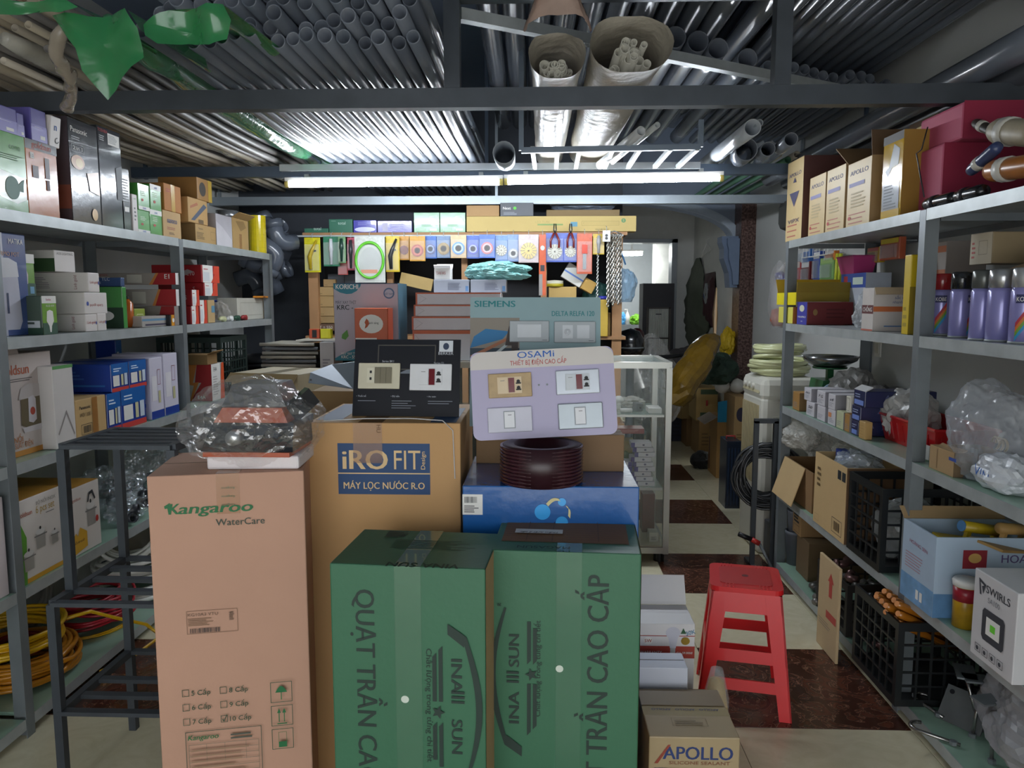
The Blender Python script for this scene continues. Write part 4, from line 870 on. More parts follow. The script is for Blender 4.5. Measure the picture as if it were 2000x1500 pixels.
# --- second shelf from top
c = SL('electric_pot_box', 'blue and white electric pot box at the left end of the second shelf', 'box', -60, 47, 446, Z4, .25, gloss('#3f5791', .3), Xf=LXF - .065); c.rect('front', 0, 0, .55, 1, mat('#cfcfe0', .4)); c.poly('front', [(.25, .06), (.78, .06), (.84, .14), (.80, .62), (.72, .70), (.62, .74), (.3, .74), (.25, .6)], mat('#c9c9d8', .3), 'pot_picture'); c.poly('front', [(.28, .56), (.82, .58), (.80, .72), (.65, .76), (.3, .76)], mat('#e0e0e6', .3), 'pot_picture'); c.rect('front', .56, .22, .60, .42, ink('#3a4468'), 'pot_picture'); c.text('front', .80, .90, 'MATIKA', .018, WHITE, width=.07, bold=.02); c.text('front', .60, .78, 'THERMO POT', .014, ink('#c99a76'), width=.13)
c = SL('upright_bulb_box', 'dark green bulb box with light green front standing by the pot box', 'box', 80, 108, 578, Z4, .19, mat('#4a5a4f', .4, var=.1)); c.rect('front', 0, 0, 1, 1, gloss('#76a83a', .3)); c.rect('front', 0, .81, 1, 1, WHITE); c.rect('front', 0, 0, 1, .3, ink('#2f5440')); c.poly('front', [(.25, .35), (.3, .60), (.5, .64), (.72, .60), (.76, .35), (.6, .22), (.55, .06), (.46, .06), (.42, .22)], WHITE, 'bulb_picture'); c.text('front', .45, .88, 'Sunlas', .008, ink('#b03a6a')); c.text('front', .55, .72, 'BULB 40W', .007, WHITE); c.rect('left', .1, .18, .95, .36, ink('#c7ccd0'), 'picture_strip'); c.lines('left', .15, .2, .9, .34, 2, ink('#3d4a44'), .8); c.rect('left', 0, 0, 1, .18, ink('#2c4a3a'))
zb_ = oX(80, 578, LXF - .012).z + .001
c = SL('upright_bulb_box', 'green bulb box standing on the dark green bulb box', 'box', 42, 65, 495, zb_, .12, gloss('#6f9f3a', .3), Xf=LXF - .07); c.rect('front', 0, .78, 1, 1, WHITE); c.rect('front', 0, 0, 1, .3, ink('#2f5440')); c.poly('front', [(0, .3), (.35, .28), (.4, .5), (.3, .6), (0, .6)], mat('#cfc6c9', .4), 'bulb_picture'); c.rect('front', .5, .05, .85, .22, ink('#6fa3c4'))
c = None
def bulbbox(lbl, xa, xb, yt, zb, dep, txt='Linh gold', rz=0):
    c = SL('white_lamp_box', lbl, 'box', xa, xb, yt, zb, dep, W1, group='white lamp boxes on the second left shelf'); c.text('front', .5, .45, txt, .010, ink('#a8473f'), rot=math.pi if rz else 0, width=min(.085, c.w * .7)); c.ell('front', .12 if rz else .9, .48, .05, .1, ink('#3a4fa0'), 'logo_mark')
    c.text('left', .86, .15, txt, .012, ink('#8a3f4f'), rot=math.pi / 2, align=0, width=c.h * .7) if not rz else c.text('left', .5, .45, txt, .012, ink('#a8473f'), rot=math.pi, width=.1); c.lines('left', .2, .2, .55, .8, 7, ink('#9a9098'), .4); return c
bulbbox('white lamp box at the bottom of the stack, end turned to the aisle', 166, 189, 614, Z4, .30); zA = oX(166, 614, LXF - .012).z + .001
bulbbox('narrow white lamp box standing right of the bottom stack box', 190, 207, 612, Z4, .22)
bulbbox('white lamp box in the middle of the stack, lettering upside down', 164, 208, 571, zA, .33, 'Linh gold', 1); zB = oX(164, 571, LXF - .012).z + .001
bulbbox('white lamp box third in the stack with grey text block', 171, 193, 532, zB, .32); zC = oX(171, 532, LXF - .012).z + .001
c = SL('floodlight_box', 'white-ended dark green box at the top of the lamp box stack', 'box', 105, 145, 488, zC, .20, W1, Xf=LXF - .1); c.text('front', .5, .80, 'AOS LIGHTING', .009, ink('#8a8580'), width=.1); c.rect('left', 0, 0, 1, .62, ink('#35502f'), 'side_print'); c.lines('left', .1, .72, .9, .85, 1, ink('#6b5a58'))
gb = oX(175, 520, LXF - .2); t = thing('gold_lamp_cup', 'shiny gold lamp holder behind the lamp box stack', 'lamp holder', (LXF - .30, gb.y + .12, Z4)); obj('stem', MB().lathe([(.03, 0), (.03, .01), (.012, .02), (.012, .16), (.02, .165)], 16), mat('#b8923a', .25, .8), t, True); obj('cup', MB().lathe([(.015, .165), (.03, .175), (.032, .2), (.02, .215)], 18), mat('#b8923a', .25, .8), t, True)
for i, (xa, h_, lb_) in enumerate(((222, .115, 'orange glossy bottle box beside the white lamp boxes'), (236, .125, 'amber glossy sleeve pack next to the orange one'))):
    p = oX(xa, 640, LXF - .1); t = thing('amber_sleeve', lb_, 'pack', (LXF - .1, p.y + .05, Z4)); obj('sleeve', MB().lathe([(.024, 0), (.03, .02), (.03, h_ - .02), (.014, h_)], 12), mat('#b8601e', .2, var=.15, scale=18, coat=.5), t, True); obj('cap', MB().lathe([(.016, h_), (.016, h_ + .012), (0, h_ + .012)], 12), BLACK, t)
c = SL('reflector_lamp_box', 'green box with white bulb picture under the blue lamp box', 'box', 238, 246, 560, Z4, .2, gloss('#3f8f3f', .3), Xf=LXF - .06); c.rect('left', 0, .0, 1, .5, ink('#23402c'), 'side_print'); c.ell('left', .6, .3, .2, .12, WHITE, 'bulb_picture'); zg = oX(238, 560, LXF - .06).z + .001
c = SL('blue_lamp_box', 'dark blue lamp box lying on the green reflector lamp box', 'box', 236, 243, 542, zg, .22, mat('#2c4a78', .4), Xf=LXF - .07); c.lines('left', .1, .2, .8, .6, 3, ink('#c9ced6')); c.text('left', .7, .65, 'TLC', .014, ink('#c9ced6'))
c = SL('small_yellow_green_box', 'small yellow-green box standing in front of the dark boxes', 'box', 262, 283, 603, Z4, .07, mat('#8fa03f', .4), Xf=LXF - .1); c.frame('front', .2, .3, .8, .7, .003, ink('#d9dcae'))
c = SL('flat_silver_box', 'flat striped silver box lying on the second shelf', 'box', 277, 330, 618, Z4, .09, mat('#a9a39c', .35), Xf=LXF - .03); c.rect('front', 0, .55, 1, .75, ink('#5b86a3')); c.rect('front', .1, .12, 1, .28, ink('#3a3448')); zf = oX(277, 618, LXF - .03).z + .001
c = SL('battery_box', 'small orange-fronted black box beside the rack post', 'box', 333, 345, 615, Z4, .07, BLACK, Xf=LXF - .008); c.rect('front', .08, 0, 1, 1, mat('#d9942a', .35)); c.ell('front', .4, .5, .18, .2, WHITE)
for i, (xa, xb, col, lb_) in enumerate(((292, 308, '#262b3a', 'dark blue small bulb box behind the flat silver box'), (309, 325, '#a3392f', 'red small bulb box behind the flat silver box'), (326, 342, '#2a3a40', 'dark teal small bulb box behind the flat silver box'))):
    c = SL('small_bulb_box', lb_, 'box', xa, xb, 598, Z4, .07, mat(col, .4), Xf=LXF - .14, group='small bulb boxes'); c.ell('front', .5, .75, .35, .12, ink('#9aa5b0')); c.text('front', .5, .86, 'Rạng', .008, WHITE)
c = SL('breaker_carton', 'grey and red long carton with letter and digit, upper of two', 'carton', 342, 349, 533, Z4 + .192, .40, mat('#9d958f', .5), Xf=LXF - .005)
def ebox(c, t):
    c.poly('left', [(.72, 0), (1, 0), (1, 1), (.80, 1)], ink('#a51f25')); c.poly('left', [(.68, 0), (.72, 0), (.80, 1), (.77, 1)], ink('#c9803f'), 'bolt_print'); c.text('left', .90, .5, t, .022, WHITE, bold=.03); c.lines('left', .05, .2, .35, .5, 3, ink('#7d746e')); c.text('left', .12, .75, 'smartone', .010, ink('#a8353a')); c.rect('left', .42, .15, .60, .85, mat('#c9c5bc', .6), 'price_label'); c.rect('front', 0, 0, 1, 1, mat('#dedad8', .5))
ebox(c, 'E1'); c = SL('breaker_carton', 'grey and red long carton, lower of two on the second shelf', 'carton', 343, 349, 565, Z4 + .092, .36, mat('#a59d97', .5), Xf=LXF - .005); c.h = c.h; ebox(c, '')
c = SL('plain_grey_carton', 'grey carton carrying the two long red-ended cartons', 'carton', 340, 349, 598, Z4, .34, mat('#8d857f', .5), Xf=LXF - .006); c.poly('left', [(.75, 0), (1, 0), (1, 1), (.82, 1)], ink('#97191f'))
# bay three: red cartons
RD = mat('#a01c24', .4, var=.05)
def redbox(lbl, xa, xb, yt, zb, dep, t=None, rz=0):
    c = SL('red_breaker_box', lbl, 'box', xa, xb, yt, zb, dep, RD, group='red boxes beyond the rack post'); c.rect('front', .05, .0, .62, 1, WHITE); c.poly('front', [(.5, 0), (1, 0), (1, 1), (.72, 1), (.62, .55), (.72, .5)], ink('#d2452c'), 'bolt_print'); c.rect('front', .1, .08, .42, .6, ink('#d0d2d4')); c.lines('front', .1, .75, .45, .85, 1, ink('#b5353a'))
    if t: c.text('left', .78, .4, t, .02, ink('#d9c9c9'))
    return c
a1 = redbox('red box with white end, lowest beside the rack post', 373, 387, 598, Z4, .14, '7'); zz1 = oX(373, 598, LXF - .012).z + .001
redbox('red box with white end, second up beside the rack post', 374, 388, 566, zz1, .14, 'S')
redbox('slim red box standing right of the lowest red box', 389, 403, 586, Z4, .10); zz2 = oX(374, 566, LXF - .012).z + .001
c = redbox('red box in the middle of the tall red stack', 398, 424, 552, zz2 - .03, .24, 'S'); zz3 = oX(398, 552, LXF - .012).z + .001
c = redbox('large red box on top of the red stack with grey tag', 393, 427, 517, zz3, .26, 'E10'); c.poly('left', [(.35, .25), (.45, .15), (.85, .6), (.72, .75)], mat('#a9a3a6', .5), 'tag')
c = SL('small_kraft_packet', 'small kraft packet with blue sticker beside the red boxes', 'box', 405, 419, 586, Z4, .06, kraft('#b79a6c')); c.rect('front', .5, .45, .95, .75, ink('#5f8fa8'), 'sticker')
p = oX(446, 578, LXF - .2); t = thing('blue_plastic_basin', 'blue plastic basin behind small tools near the rack end', 'basin', (LXF - .24, p.y, Z4 + .03)); obj('bowl', MB().lathe([(.0, 0), (.07, 0), (.10, .075), (.112, .08), (.112, .086), (.096, .083), (.066, .006), (0, .006)], 26), mat('#1f45a8', .3, coat=.3), t, True); obj('rim', MB().tube([(.111 * math.cos(a * math.pi / 14), .111 * math.sin(a * math.pi / 14), .085) for a in range(28)], .004, 6, closed=True), mat('#1f45a8', .3), t, True); obj('stand_block', MB().box(-.06, .06, -.06, .06, -.0305, 0), kraft(), t)
c = SL('white_drill_case', 'pale moulded case near the end of the second left shelf', 'case', 463, 516, 582, Z4, .12, mat('#c3c0b4', .45), Xf=LXF - .06); c.frame('front', .1, .2, .9, .8, .004, mat('#a9a698', .5)); 
c = SL('orange_mini_box', 'tiny orange box on the white case at the rack end', 'box', 509, 526, 578, oX(463, 582, LXF - .06).z + .001, .05, mat('#d98a2c', .4), Xf=LXF - .02); c.ell('front', .4, .5, .15, .25, ink('#6b3a18'))
for i, (px, col, lb_) in enumerate(((438, '#c7c89a', 'small pale fitting at the front of the second shelf'), (452, '#e0e0dc', 'small white fitting at the front of the second shelf'), (466, '#234a38', 'small green tool at the front of the second shelf'), (480, '#8d2325', 'small red tool at the front of the second shelf'))):
    p = oX(px, 628, LXF - .03); t = thing('small_fitting', lb_, 'fitting', (LXF - .045, p.y, Z4)); b = MB(); b.tube([(0, -.03, .014), (0, .0, .018), (.005, .035, .014)], [.008, .013, .009], 10); obj('shank', b, mat(col, .4), t, True); obj('head', MB().lathe([(.012, 0), (.016, .008), (.016, .02), (.01, .03)], 10, (0, .03, .0)), mat(col, .35), t, True)
bag('clear_parts_bag', 'clear bag of small parts beside the kraft packet', 'bag', (LXF - .07, oX(430, 600, LXF - .07).y, Z4), (.05, .035, .06), clear(.3, '#cfc9c0', .15, .5), .3, 2.6, 4)
# --- third shelf
gs = SL('rice_cooker_carton', 'large white rice cooker carton with torn top on the third left shelf', 'carton', -52, 99, 700, Z3, .32, mat('#c9bdb8', .5, var=.04), Xf=LXF - .065); gs.text('front', .52, .80, 'oldsun', .034, ink('#b8562f'), width=.115, bold=.03); gs.lines('front', .40, .73, .72, .77, 2, ink('#6b625e'))
gs.rect('front', .0, 0, 1, .055, ink('#c98a3c'), 'orange_band'); gs.text('front', .47, .14, 'NỒI', .019, ink('#b8763f'), bold=.02); gs.text('front', .50, .08, 'ÁP SUẤT ĐIỆN', .019, ink('#b8763f'), width=.12, bold=.02)
gs.poly('front', [(.52, .30), (.53, .56), (.82, .58), (.84, .31), (.78, .27), (.58, .27)], mat('#6b5f46', .4), 'cooker_picture'); gs.poly('front', [(.50, .55), (.54, .66), (.66, .70), (.80, .68), (.86, .58), (.82, .56), (.53, .55)], mat('#c7bfbd', .4), 'cooker_picture'); gs.poly('front', [(.62, .32), (.63, .56), (.70, .575), (.73, .54), (.73, .33), (.68, .30)], mat('#d8d3da', .4), 'cooker_picture'); gs.ell('front', .68, .42, .035, .04, ink('#b84a3a'), 'cooker_badge'); gs.poly('front', [(.55, .22), (.80, .22), (.85, .28), (.53, .27)], mat('#d0cacd', .4), 'cooker_picture'); gs.flap('front', .03, 100, None, 'torn_flap', .3, .55)
c = SL('white_side_carton', 'plain white carton with crossed tape marks behind the rice cooker carton', 'carton', 101, 141, 716, Z3, .30, mat('#cfcac7', .5, var=.03)); c.poly('front', [(.1, .18), (.14, .16), (.55, .40), (.9, .12), (.93, .14), (.56, .45)], ink('#8d8683'), 'crease_mark'); c.rect('front', 0, .96, 1, 1, ink('#4f8f4a'))
c = SL('kettle_kraft_box', 'kraft box with dark model text and barcode frame on the third shelf', 'box', 146, 206, 783, Z3, .22, kraft('#bd9c68')); c.text('front', .12, .76, 'Panasonic', .013, INKD, align=0, bold=.02); c.text('front', .12, .58, 'WEV 1081-7SW', .015, ink('#4a3c26'), align=0, width=.115); c.frame('front', .15, .15, .50, .40, .0016, INKD); c.lines('front', .22, .19, .46, .36, 14, INKD, vert=True, name='barcode'); c.tape('front', .52, .70, 0, 1)
BX = mat('#1f3f95', .3, var=.05, coat=.2); BX2 = mat('#1d62ad', .3, coat=.2)
def bluebox(lbl, xa, xb, yt, zb, dep=.2, xf=LXF - .012, pale=False):
    c = SL('light_switch_box', lbl, 'box', xa, xb, yt, zb, dep, mat('#cdc9da', .4, var=.03) if pale else BX, Xf=xf, group='blue and white switch boxes on the third left shelf')
    if pale: c.rect('front', 0, 0, 1, .13, BX); c.rect('front', .1, .3, .5, .7, mat('#dcd9df', .4), 'window_print'); c.frame('front', .55, .55, .78, .8, .002, ink('#8d3f4a')); c.rect('front', .58, .25, .75, .45, ink('#b7b48a'))
    else: c.rect('front', 0, 0, 1, .14, ink('#c4362f'), 'red_band'); c.rect('front', .0, .6, 1, 1, BX2); c.rect('front', .08, .2, .45, .58, WHITE, 'window_print'); c.rect('front', .55, .2, .68, .6, ink('#c9c49a')); c.rect('front', .74, .2, .92, .62, mat('#c6d2e0', .4)); c.lines('front', .1, .72, .6, .88, 2, ink('#cfe0f2'))
    c.rect('left', .1, .2, .9, .26, ink('#2f6fb5')); c.lines('left', .15, .45, .6, .8, 3, ink('#3c66b5')); return c
bluebox('blue switch box at lower left of the blue stack', 208, 234, 770, Z3, .2); bluebox('blue switch box at lower right of the blue stack', 235, 283, 762, Z3, .2); zb1 = oX(208, 770, LXF - .012).z + .001
bluebox('blue switch box at upper left of the blue stack', 216, 249, 712, zb1, .28); bluebox('blue switch box at upper right of the blue stack', 251, 284, 706, zb1, .28)
bluebox('white and blue switch box, left of the pale pair', 291, 316, 700, Z3, .24, pale=True); bluebox('white and blue switch box beside the rack post', 318, 345, 692, Z3, .24, pale=True)
c = bluebox('dark blue box standing at the back of the third shelf', 225, 236, 665, Z3, .1, LXF - .33)
c = SL('breaker_carton', 'grey and red carton with white end and letter code beyond the post on third shelf', 'carton', 412, 436, 712, Z3, .20, mat('#b9b2ae', .45)); c.poly('left', [(.42, 0), (1, 0), (1, 1), (.62, 1), (.55, .5), (.72, .5)], ink('#a8252a'), 'bolt_print'); c.poly('left', [(.40, 0), (.45, 0), (.66, .52), (.50, .5), (.62, 1), (.38, 1), (.38, .45), (.52, .42)], ink('#d0803c'), 'bolt_print'); c.text('left', .72, .06, 'E4A', .018, WHITE, bold=.02); c.lines('left', .05, .1, .35, .4, 7, ink('#8a8480')); c.rect('front', 0, 0, .7, 1, WHITE); c.text('front', .3, .80, 'E4A', .022, INKD, width=.04, bold=.02); c.lines('front', .1, .15, .55, .7, 8, ink('#b9b5b2')); c.poly('front', [(.65, 0), (1, 0), (1, 1), (.8, 1), (.72, .5)], ink('#d2552c'), 'bolt_print')
ze = oX(412, 712, LXF - .012).z + .001
c = SL('open_brown_box', 'small open brown box on top of the coded carton', 'box', 405, 424, 693, ze, .14, kraft('#8f7048')); c.flap('front', .04, 25)
def crate(name, label, loc, dims, rz, m, nx=6, ny=4, nz=5, group=None, cat='crate'):
    t = thing(name, label, cat, loc, rz, group); w_, d_, h_ = dims[0] / 2, dims[1] / 2, dims[2]; q = .009
    obj('bottom', MB().box(-w_ + q, w_ - q, -d_ + q, d_ - q, 0, .006), m, t)
    b = MB()
    for rn, z0, z1 in (('top_rim', h_ - .03, h_), ('base_rim', 0, .025)):
        b = MB(); b.box(-w_, w_, -d_, -d_ + q, z0, z1); b.box(-w_, w_, d_ - q, d_, z0, z1); b.box(-w_, -w_ + q, -d_ + q, d_ - q, z0, z1); b.box(w_ - q, w_, -d_ + q, d_ - q, z0, z1); obj(rn, b, m, t)
    None
    for sx, sy in ((-1, -1), (1, -1), (1, 1), (-1, 1)): obj('corner_post', MB().box(*sorted((sx * w_, sx * (w_ - .022))), *sorted((sy * d_, sy * (d_ - .022))), .025, h_ - .03), m, t)
    for s_, ax in ((-1, 'x'), (1, 'x'), (-1, 'y'), (1, 'y')):
        b = MB(); n = nx if ax == 'x' else ny; L = (w_ if ax == 'x' else d_) - .022
        for i in range(1, n):
            a = -L + 2 * L * i / n
            if ax == 'x': b.box(a - .0035, a + .0035, *sorted((s_ * d_, s_ * (d_ - .006))), .025, h_ - .03)
            else: b.box(*sorted((s_ * w_, s_ * (w_ - .006))), a - .0035, a + .0035, .025, h_ - .03)
        for k_ in range(1, nz):
            z = .025 + (h_ - .055) * k_ / nz
            if ax == 'x': b.box(-L, L, *sorted((s_ * (d_ + .001), s_ * (d_ - .005))), z - .0035, z + .0035)
            else: b.box(*sorted((s_ * (w_ + .001), s_ * (w_ - .005))), -L, L, z - .0035, z + .0035)
        obj('side_lattice', b, m, t)
    return t
CG = mat('#2c3b38', .45, var=.1); CK = mat('#16181a', .4, var=.1)
p = oX(468, 665, LXF); crate('plastic_crate', 'dark green lattice crate on the third left shelf near the rack end', (LXF - .22, p.y + .02, Z3), (.38, .36, oX(440, 660, LXF).z - Z3), math.pi / 2, CG, 9, 8, 5)
# --- fourth shelf
c = SL('pot_set_carton', 'white and orange pot set carton with three pans pictured on the fourth left shelf', 'carton', 20, 119, 986, Z2, .36, mat('#d6cfc9', .45, var=.03)); c.rect('top', 0, 0, 1, 1, mat('#b98632', .5), 'top_panel'); c.rect('front', 0, 0, 1, .055, ink('#cf9a2e'), 'orange_band'); c.text('front', .66, .78, '6 pcs set', .026, ink('#b59650'), width=.10); c.text('front', .68, .88, 'BỘ NỒI INOX', .012, ink('#8a857f')); c.text('front', .25, .80, 'goldsun', .016, ink('#a8502f'), bold=.02); c.lines('front', .66, .74, .95, .76, 1, ink('#777777'))
def pan(c, u, v, s_, m=mat('#b5b3b0', .3, .4)):
    c.poly('front', [(u - .09 * s_, v - .1 * s_), (u + .09 * s_, v - .1 * s_), (u + .1 * s_, v + .1 * s_), (u - .1 * s_, v + .1 * s_)], m, 'pan_picture'); c.ell('front', u, v + .1 * s_, .1 * s_, .035 * s_, mat('#d0cecb', .3), 'pan_picture'); c.ell('front', u, v + .145 * s_, .02 * s_, .02 * s_, ink('#2f2f2f'), 'pan_picture'); c.rect('front', u - .13 * s_, v + .05 * s_, u + .13 * s_, v + .065 * s_, ink('#7d7b79'), 'pan_picture')
pan(c, .52, .45, 1.0); pan(c, .26, .25, 1.0); pan(c, .80, .40, .7)
c.poly('front', [(0, 0), (.2, 0), (.24, .55), (.02, .95), (0, .95)], gloss('#5fa03a', .4), 'green_flap', th=.003)
c = SL('pressure_pot_carton', 'white and orange pressure pot carton behind the step stand', 'carton', 133, 193, 958, Z2, .36, mat('#d6cfc9', .45, var=.03)); c.rect('top', 0, 0, 1, 1, mat('#b98632', .5), 'top_panel'); pan(c, .68, .50, 1.5); c.text('front', .22, .80, 'goldsun', .012, ink('#a8502f')); c.poly('front', [(0, .02), (.5, .08), (.5, .30), (.28, .40), (.2, .28), (.14, .34), (0, .25)], ink('#d0a030'), 'orange_shape'); c.text('front', .24, .18, 'NỒI ÁP SUẤT', .008, INKD); c.ell('front', .86, .42, .05, .05, ink('#b03028')); c.poly('front', [(.55, .72), (.62, .86), (.75, .88), (.84, .74), (.8, .72), (.72, .83), (.64, .82), (.6, .72)], ink('#33363a'), 'pan_handle_picture')
for i, (px, py, dx, r, sd, lb_) in enumerate(((222, 985, .21, (.11, .14, .10), 3, 'clear plastic bags of dark fittings on the fourth left shelf'), (285, 945, .22, (.13, .17, .13), 8, 'larger bluish clear bag of fittings farther along the fourth shelf'), (185, 915, .36, (.06, .2, .09), 5, 'clear bag with foam pieces at the back of the fourth shelf'), (250, 1000, .08, (.07, .12, .06), 15, 'small crumpled clear bag at the front of the fourth shelf'))):
    p = oX(px, py, LXF - dx); t = thing('bag_of_fittings', lb_, 'bag', (p.x, p.y, Z2)); bag('film', '', '', (0, 0, 0), r, film_m(.2, '#e8eef5', .1, .9, 12, .10), .3, 2.8, sd, 5, parent=t)
    rr = random.Random(sd)
    for k in range(5): a = Vector((rr.uniform(-.5, .5) * r[0], rr.uniform(-.6, .6) * r[1], .03 + .03 * (k % 3))); obj('fitting', MB().hollow([a, a + Vector((rr.uniform(.02, .05), rr.uniform(-.03, .03), .004))], .022, 12), mat('#33363d', .4), t, True)
# --- bottom shelf: coils of cable
def coil(name, label, loc, R, turns, h, wd, r, m, seed, tail=None, film=False, ell=1., n=30, jit=.008, rot=(0, 0, 0), group=None):
    t = thing(name, label, 'cable', loc, rot=rot, group=group); b = MB(); b.tube(coil_path(R, turns, h, wd, seed, n, jit, ell), r, 6); b.v = [(x, y, z + r) for x, y, z in b.v]; obj('windings', b, m, t, True)
    if tail: obj('loose_end', MB().tube([Vector(p) for p in tail], r, 6), m, t, True)
    return t
YL = mat('#d2a516', .35, var=.08); RDm = mat('#8f1f2b', .35, var=.08); WHm = mat('#d8d8d2', .4, var=.04)
zc0 = Z1
coil('yellow_cable_coil', 'thick amber yellow cable coil wrapped in film on the bottom left shelf', (-1.93, 2.66, zc0), .195, 24, .10, .09, .0085, mat('#b9791a', .3, var=.1), 1)
coil('yellow_cable_coil', 'bright yellow cable coil lying on the amber coil', (-1.94, 2.60, zc0 + .135), .20, 14, .07, .05, .0075, YL, 2, tail=[(.15, .13, .05), (.19, .22, .04), (.24, .30, -.02), (.30, .42, -.10), (.36, .42, -.15), (.33, .30, -.165), (.25, .16, -.178)])
coil('red_wire_coil', 'red wire coil lying inside the amber yellow coil', (-1.93, 2.66, zc0 + .09), .105, 12, .03, .04, .004, RDm, 3)
coil('red_wire_coil', 'heap of loose red wire coils farther along the bottom shelf', (-1.905, 3.08, zc0 + .022), .175, 22, .13, .09, .006, mat('#a3212f', .35, var=.08), 4, jit=.016)
coil('yellow_cable_coil', 'thin yellow coil under the heap of red wire', (-1.93, 3.10, zc0 + .0), .17, 3, .006, .01, .004, YL, 6)
for i in range(3): coil('white_hose_coil', ['white flexible hose coil, lowest of the big white coils', 'white flexible hose coil in the middle of the white coils', 'white flexible hose coil on top of the white coils'][i], (-1.92, 3.42 + .03 * i, zc0 + .0 + (.10 * i if i < 2 else .30)), .17, 7, .07, .05, .010, WHm, 10 + i, group='white hose coils', jit=.012, rot=(0, 0, 0) if i < 2 else (math.radians(62), 0, .2))
coil('grey_hose_coil', 'grey hose coil leaning at the back of the bottom shelf', (-2.13, 2.95, zc0 + .2), .19, 12, .03, .08, .009, mat('#8f8f8a', .45), 14, rot=(0, math.pi / 2 - .12, 0))
coil('black_wire_coil', 'black bagged wire coil at the near left end of the bottom shelf', (-1.86, 2.18, zc0), .12, 12, .07, .05, .007, BLACK, 15)
c = SL('white_side_carton', 'white carton corner at the near left end of the fourth shelf', 'carton', -120, 8, 1015, Z2, .3, mat('#cfc4c6', .5)); c.lines('front', .2, .3, .8, .7, 5, ink('#a89da0'))
# ================================================================== RIGHT RACK GOODS
Y5, Y4, Y3, Y2, Y1 = (z + .001 for z in reversed(RZ))
AP = mat('#cfb684', .5, var=.05)
def apollo(lbl, xa, xb, yt, vip=False, dep=.22):
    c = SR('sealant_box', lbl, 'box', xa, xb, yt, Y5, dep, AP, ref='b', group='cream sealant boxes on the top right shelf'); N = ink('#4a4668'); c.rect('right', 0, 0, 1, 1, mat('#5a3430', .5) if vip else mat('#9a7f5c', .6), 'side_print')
    c.text('front', .5, .80, 'APOLLO', .018, N, width=c.w * .75, bold=.03); c.lines('front', .12, .05, .85, .25, 3, ink('#b5705f'), .25)
    if vip: c.poly('front', [(.2, .60), (.8, .60), (.5, .42)], N, 'triangle_mark'); c.text('front', .5, .22, 'VIPX', .02, N, width=c.w * .7); c.poly('front', [(.4, .72), (.6, .72), (.5, .78)], N, 'triangle_mark')
    else: c.rect('front', .1, .62, .75, .68, ink('#8a86b0'), 'printed_bar'); c.ell('front', .16, .14, .06, .03, ink('#b5453c'), 'seal'); c.lines('front', .2, .3, .8, .55, 5, ink('#b9a67c'))
    return c
apollo('cream sealant box with triangle mark at the far end of the top right shelf', 1540, 1571, 303, True)
apollo('cream sealant box, second from the far end of the top right shelf', 1583, 1614, 335); apollo('cream sealant box, third from the far end of the top right shelf', 1617, 1653, 318)
c = apollo('cream sealant box with raised brown flaps next to the yellow pack', 1658, 1704, 302); c.flap('back', .16, 80, kraft('#6b5238')); c.flap('left', .17, 32, kraft('#8a6c4a')); c.flap('right', .10, 100, kraft('#5d4731'))
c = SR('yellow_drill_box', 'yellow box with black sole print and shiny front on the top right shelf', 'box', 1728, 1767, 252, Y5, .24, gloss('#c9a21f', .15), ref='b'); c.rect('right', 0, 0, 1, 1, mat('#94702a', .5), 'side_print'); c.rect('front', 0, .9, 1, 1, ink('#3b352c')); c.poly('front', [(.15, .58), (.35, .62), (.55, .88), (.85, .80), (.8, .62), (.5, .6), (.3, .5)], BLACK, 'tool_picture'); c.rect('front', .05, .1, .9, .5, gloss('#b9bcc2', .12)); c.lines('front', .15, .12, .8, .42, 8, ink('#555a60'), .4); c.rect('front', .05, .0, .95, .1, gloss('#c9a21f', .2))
PK = mat('#b8506c', .7, var=.03)
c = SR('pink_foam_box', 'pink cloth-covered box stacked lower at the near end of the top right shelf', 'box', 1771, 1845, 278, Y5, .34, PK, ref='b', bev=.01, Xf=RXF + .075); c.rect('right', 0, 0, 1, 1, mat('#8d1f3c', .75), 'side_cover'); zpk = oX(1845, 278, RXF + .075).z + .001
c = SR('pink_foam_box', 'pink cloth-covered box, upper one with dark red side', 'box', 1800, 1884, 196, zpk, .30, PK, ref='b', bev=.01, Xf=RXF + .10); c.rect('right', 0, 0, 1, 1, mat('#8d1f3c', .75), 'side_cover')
c = SR('yellow_cloth_roll', 'pale yellow carton behind the pink boxes', 'carton', 1790, 1812, 240, Y5, .2, mat('#b9a26a', .6), ref='b', Xf=RXF + .2); c.seam(.5)
cordm = MB(); q0 = oX(1812, 245, RXF + .03); cordm.tube([oX(1812, 248, RXF + .02), oX(1800, 292, RXF + .005), oX(1790, 300, RXF + .005), oX(1797, 340, RXF + .004), oX(1805, 385, RXF + .002)], .0022, 6); single('hanging_string', cordm, BLACK, 'thin black string hanging over the pink boxes', 'string', smooth=True)
def lying(name, label, cat, pa, pb, Xp, r, m, extra=None, z=None):
    a, b = oX(*pa, Xp), oX(*pb, Xp)
    if z is not None: a.z = b.z = z + r
    c = Vector((a.x, (a.y + b.y) / 2, min(a.z, b.z) - r)); t = thing(name, label, cat, c); obj('barrel', MB().tube([(a - c), (a - c).lerp(b - c, .1), (a - c).lerp(b - c, .9), b - c], [r * .8, r, r, r * .8], 16), m, t, True)
    if extra: obj('collar', MB().tube([(a - c).lerp(b - c, .25), (a - c).lerp(b - c, .4)], r * 1.12, 16), extra, t, True)
    return t
lying('black_torch', 'black ribbed torch lying at the shelf edge below the pink boxes', 'torch', (1812, 372), (1868, 366), RXF + .035, .022, mat('#17171b', .25, coat=.3), mat('#2a2a2f', .3), Y5)
